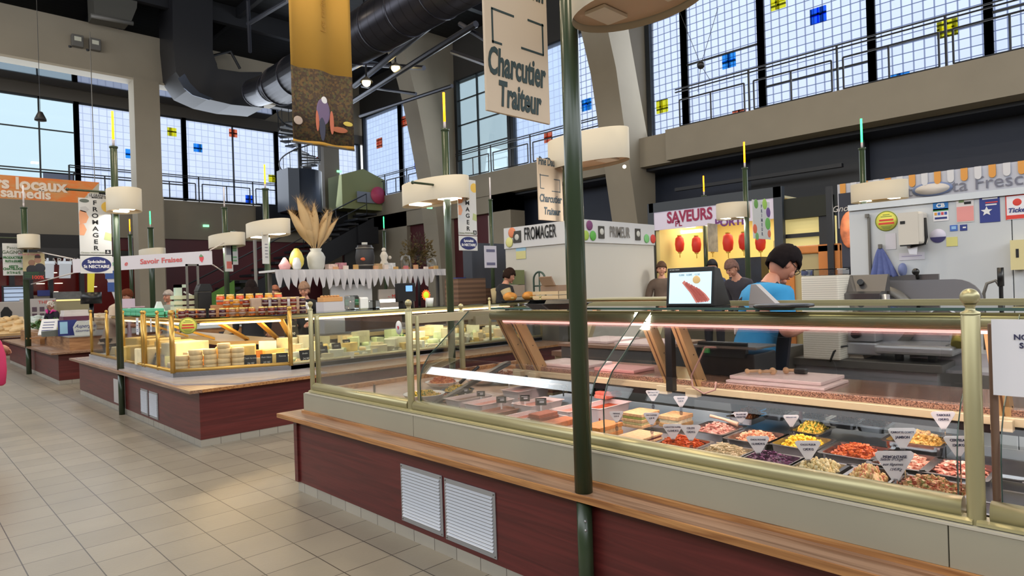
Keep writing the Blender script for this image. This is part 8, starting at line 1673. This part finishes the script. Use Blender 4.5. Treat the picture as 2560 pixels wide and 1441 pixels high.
# passer-by at the left edge with a pink bag
v = atd(-88, 700, 7.0)
t, T = person((v.x, v.y, 0), facing(0), 'passer-by in a pale jacket at the left edge, carrying a pink bag', (196, 188, 164), (70, 44, 38), (60, 56, 60), h=1.68, arms='bag')
vb = atd(-16, 900, 6.9); tb, zb1, zb0 = atd(2, 850, 6.9), atd(2, 838, 6.9).z, atd(2, 965, 6.9).z
t = empty('shopping_bag', (vb.x, vb.y, zb0), R(-40), 'bright pink shopping bag at the left edge of the picture', 'bag'); hb = zb1-zb0
mb = MB(); vs = []
G = []
for i, z in enumerate((0, .04, .3, .6, .85, 1)):
    wd = (.085, .11, .125, .12, .085, .04)[i]; G.append([mb.bm.verts.new((wd*math.cos(2*PI*k/16)*(1+.06*math.sin(k*3)), .5*wd*math.sin(2*PI*k/16), z*hb)) for k in range(16)])
for A, B in zip(G, G[1:]):
    for k in range(16): mb.bm.faces.new((A[k], A[(k+1) % 16], B[(k+1) % 16], B[k])).smooth = True
mb.bm.faces.new(G[0][::-1]); mb.bm.faces.new(G[-1]); mb.build('bag_body', mat('bag_pink', (196, 44, 96), .6, var=.1, scale=5), t)
mb = MB(); mb.tube([(-.03, 0, hb), (-.035, 0, hb+.12), (-.02, 0, hb+.2)], .01, 6); mb.tube([(.02, 0, hb), (.0, 0, hb+.12), (-.02, 0, hb+.2)], .01, 6); mb.build('handle', MATS['bag_pink'], t)
# ================================================================ every label singles out one thing
def _px(v):
    d = v-Vector((0, 0, CH)); q = max(.1, d.dot(_fw)); return (1280+FPX*d.dot(_rt)/q, 720.5-FPX*d.dot(_up)/q)
bpy.context.view_layer.update()
by = {}
for o in bpy.data.objects:
    if o.parent is None and o.get('label'): by.setdefault(o['label'], []).append(o)
OW = ['', 'second', 'third', 'fourth', 'fifth', 'sixth', 'seventh', 'eighth', 'ninth', 'tenth', 'eleventh', 'twelfth', 'thirteenth', 'fourteenth']
for lb, os_ in by.items():
    n = len(os_)
    if n < 2: continue
    P = {o: _px(o.matrix_world.translation) for o in os_}
    vert = max(p[1] for p in P.values())-min(p[1] for p in P.values()) > max(p[0] for p in P.values())-min(p[0] for p in P.values())
    os_.sort(key=lambda o: P[o][1] if vert else P[o][0])
    for i, o in enumerate(os_):
        if vert: w_ = 'topmost' if i == 0 else 'lowest' if i == n-1 else OW[i]+' from top'
        else: w_ = 'leftmost' if i == 0 else 'rightmost' if i == n-1 else OW[min(i, 13)]+' from left'
        o['label'] = lb+', '+w_
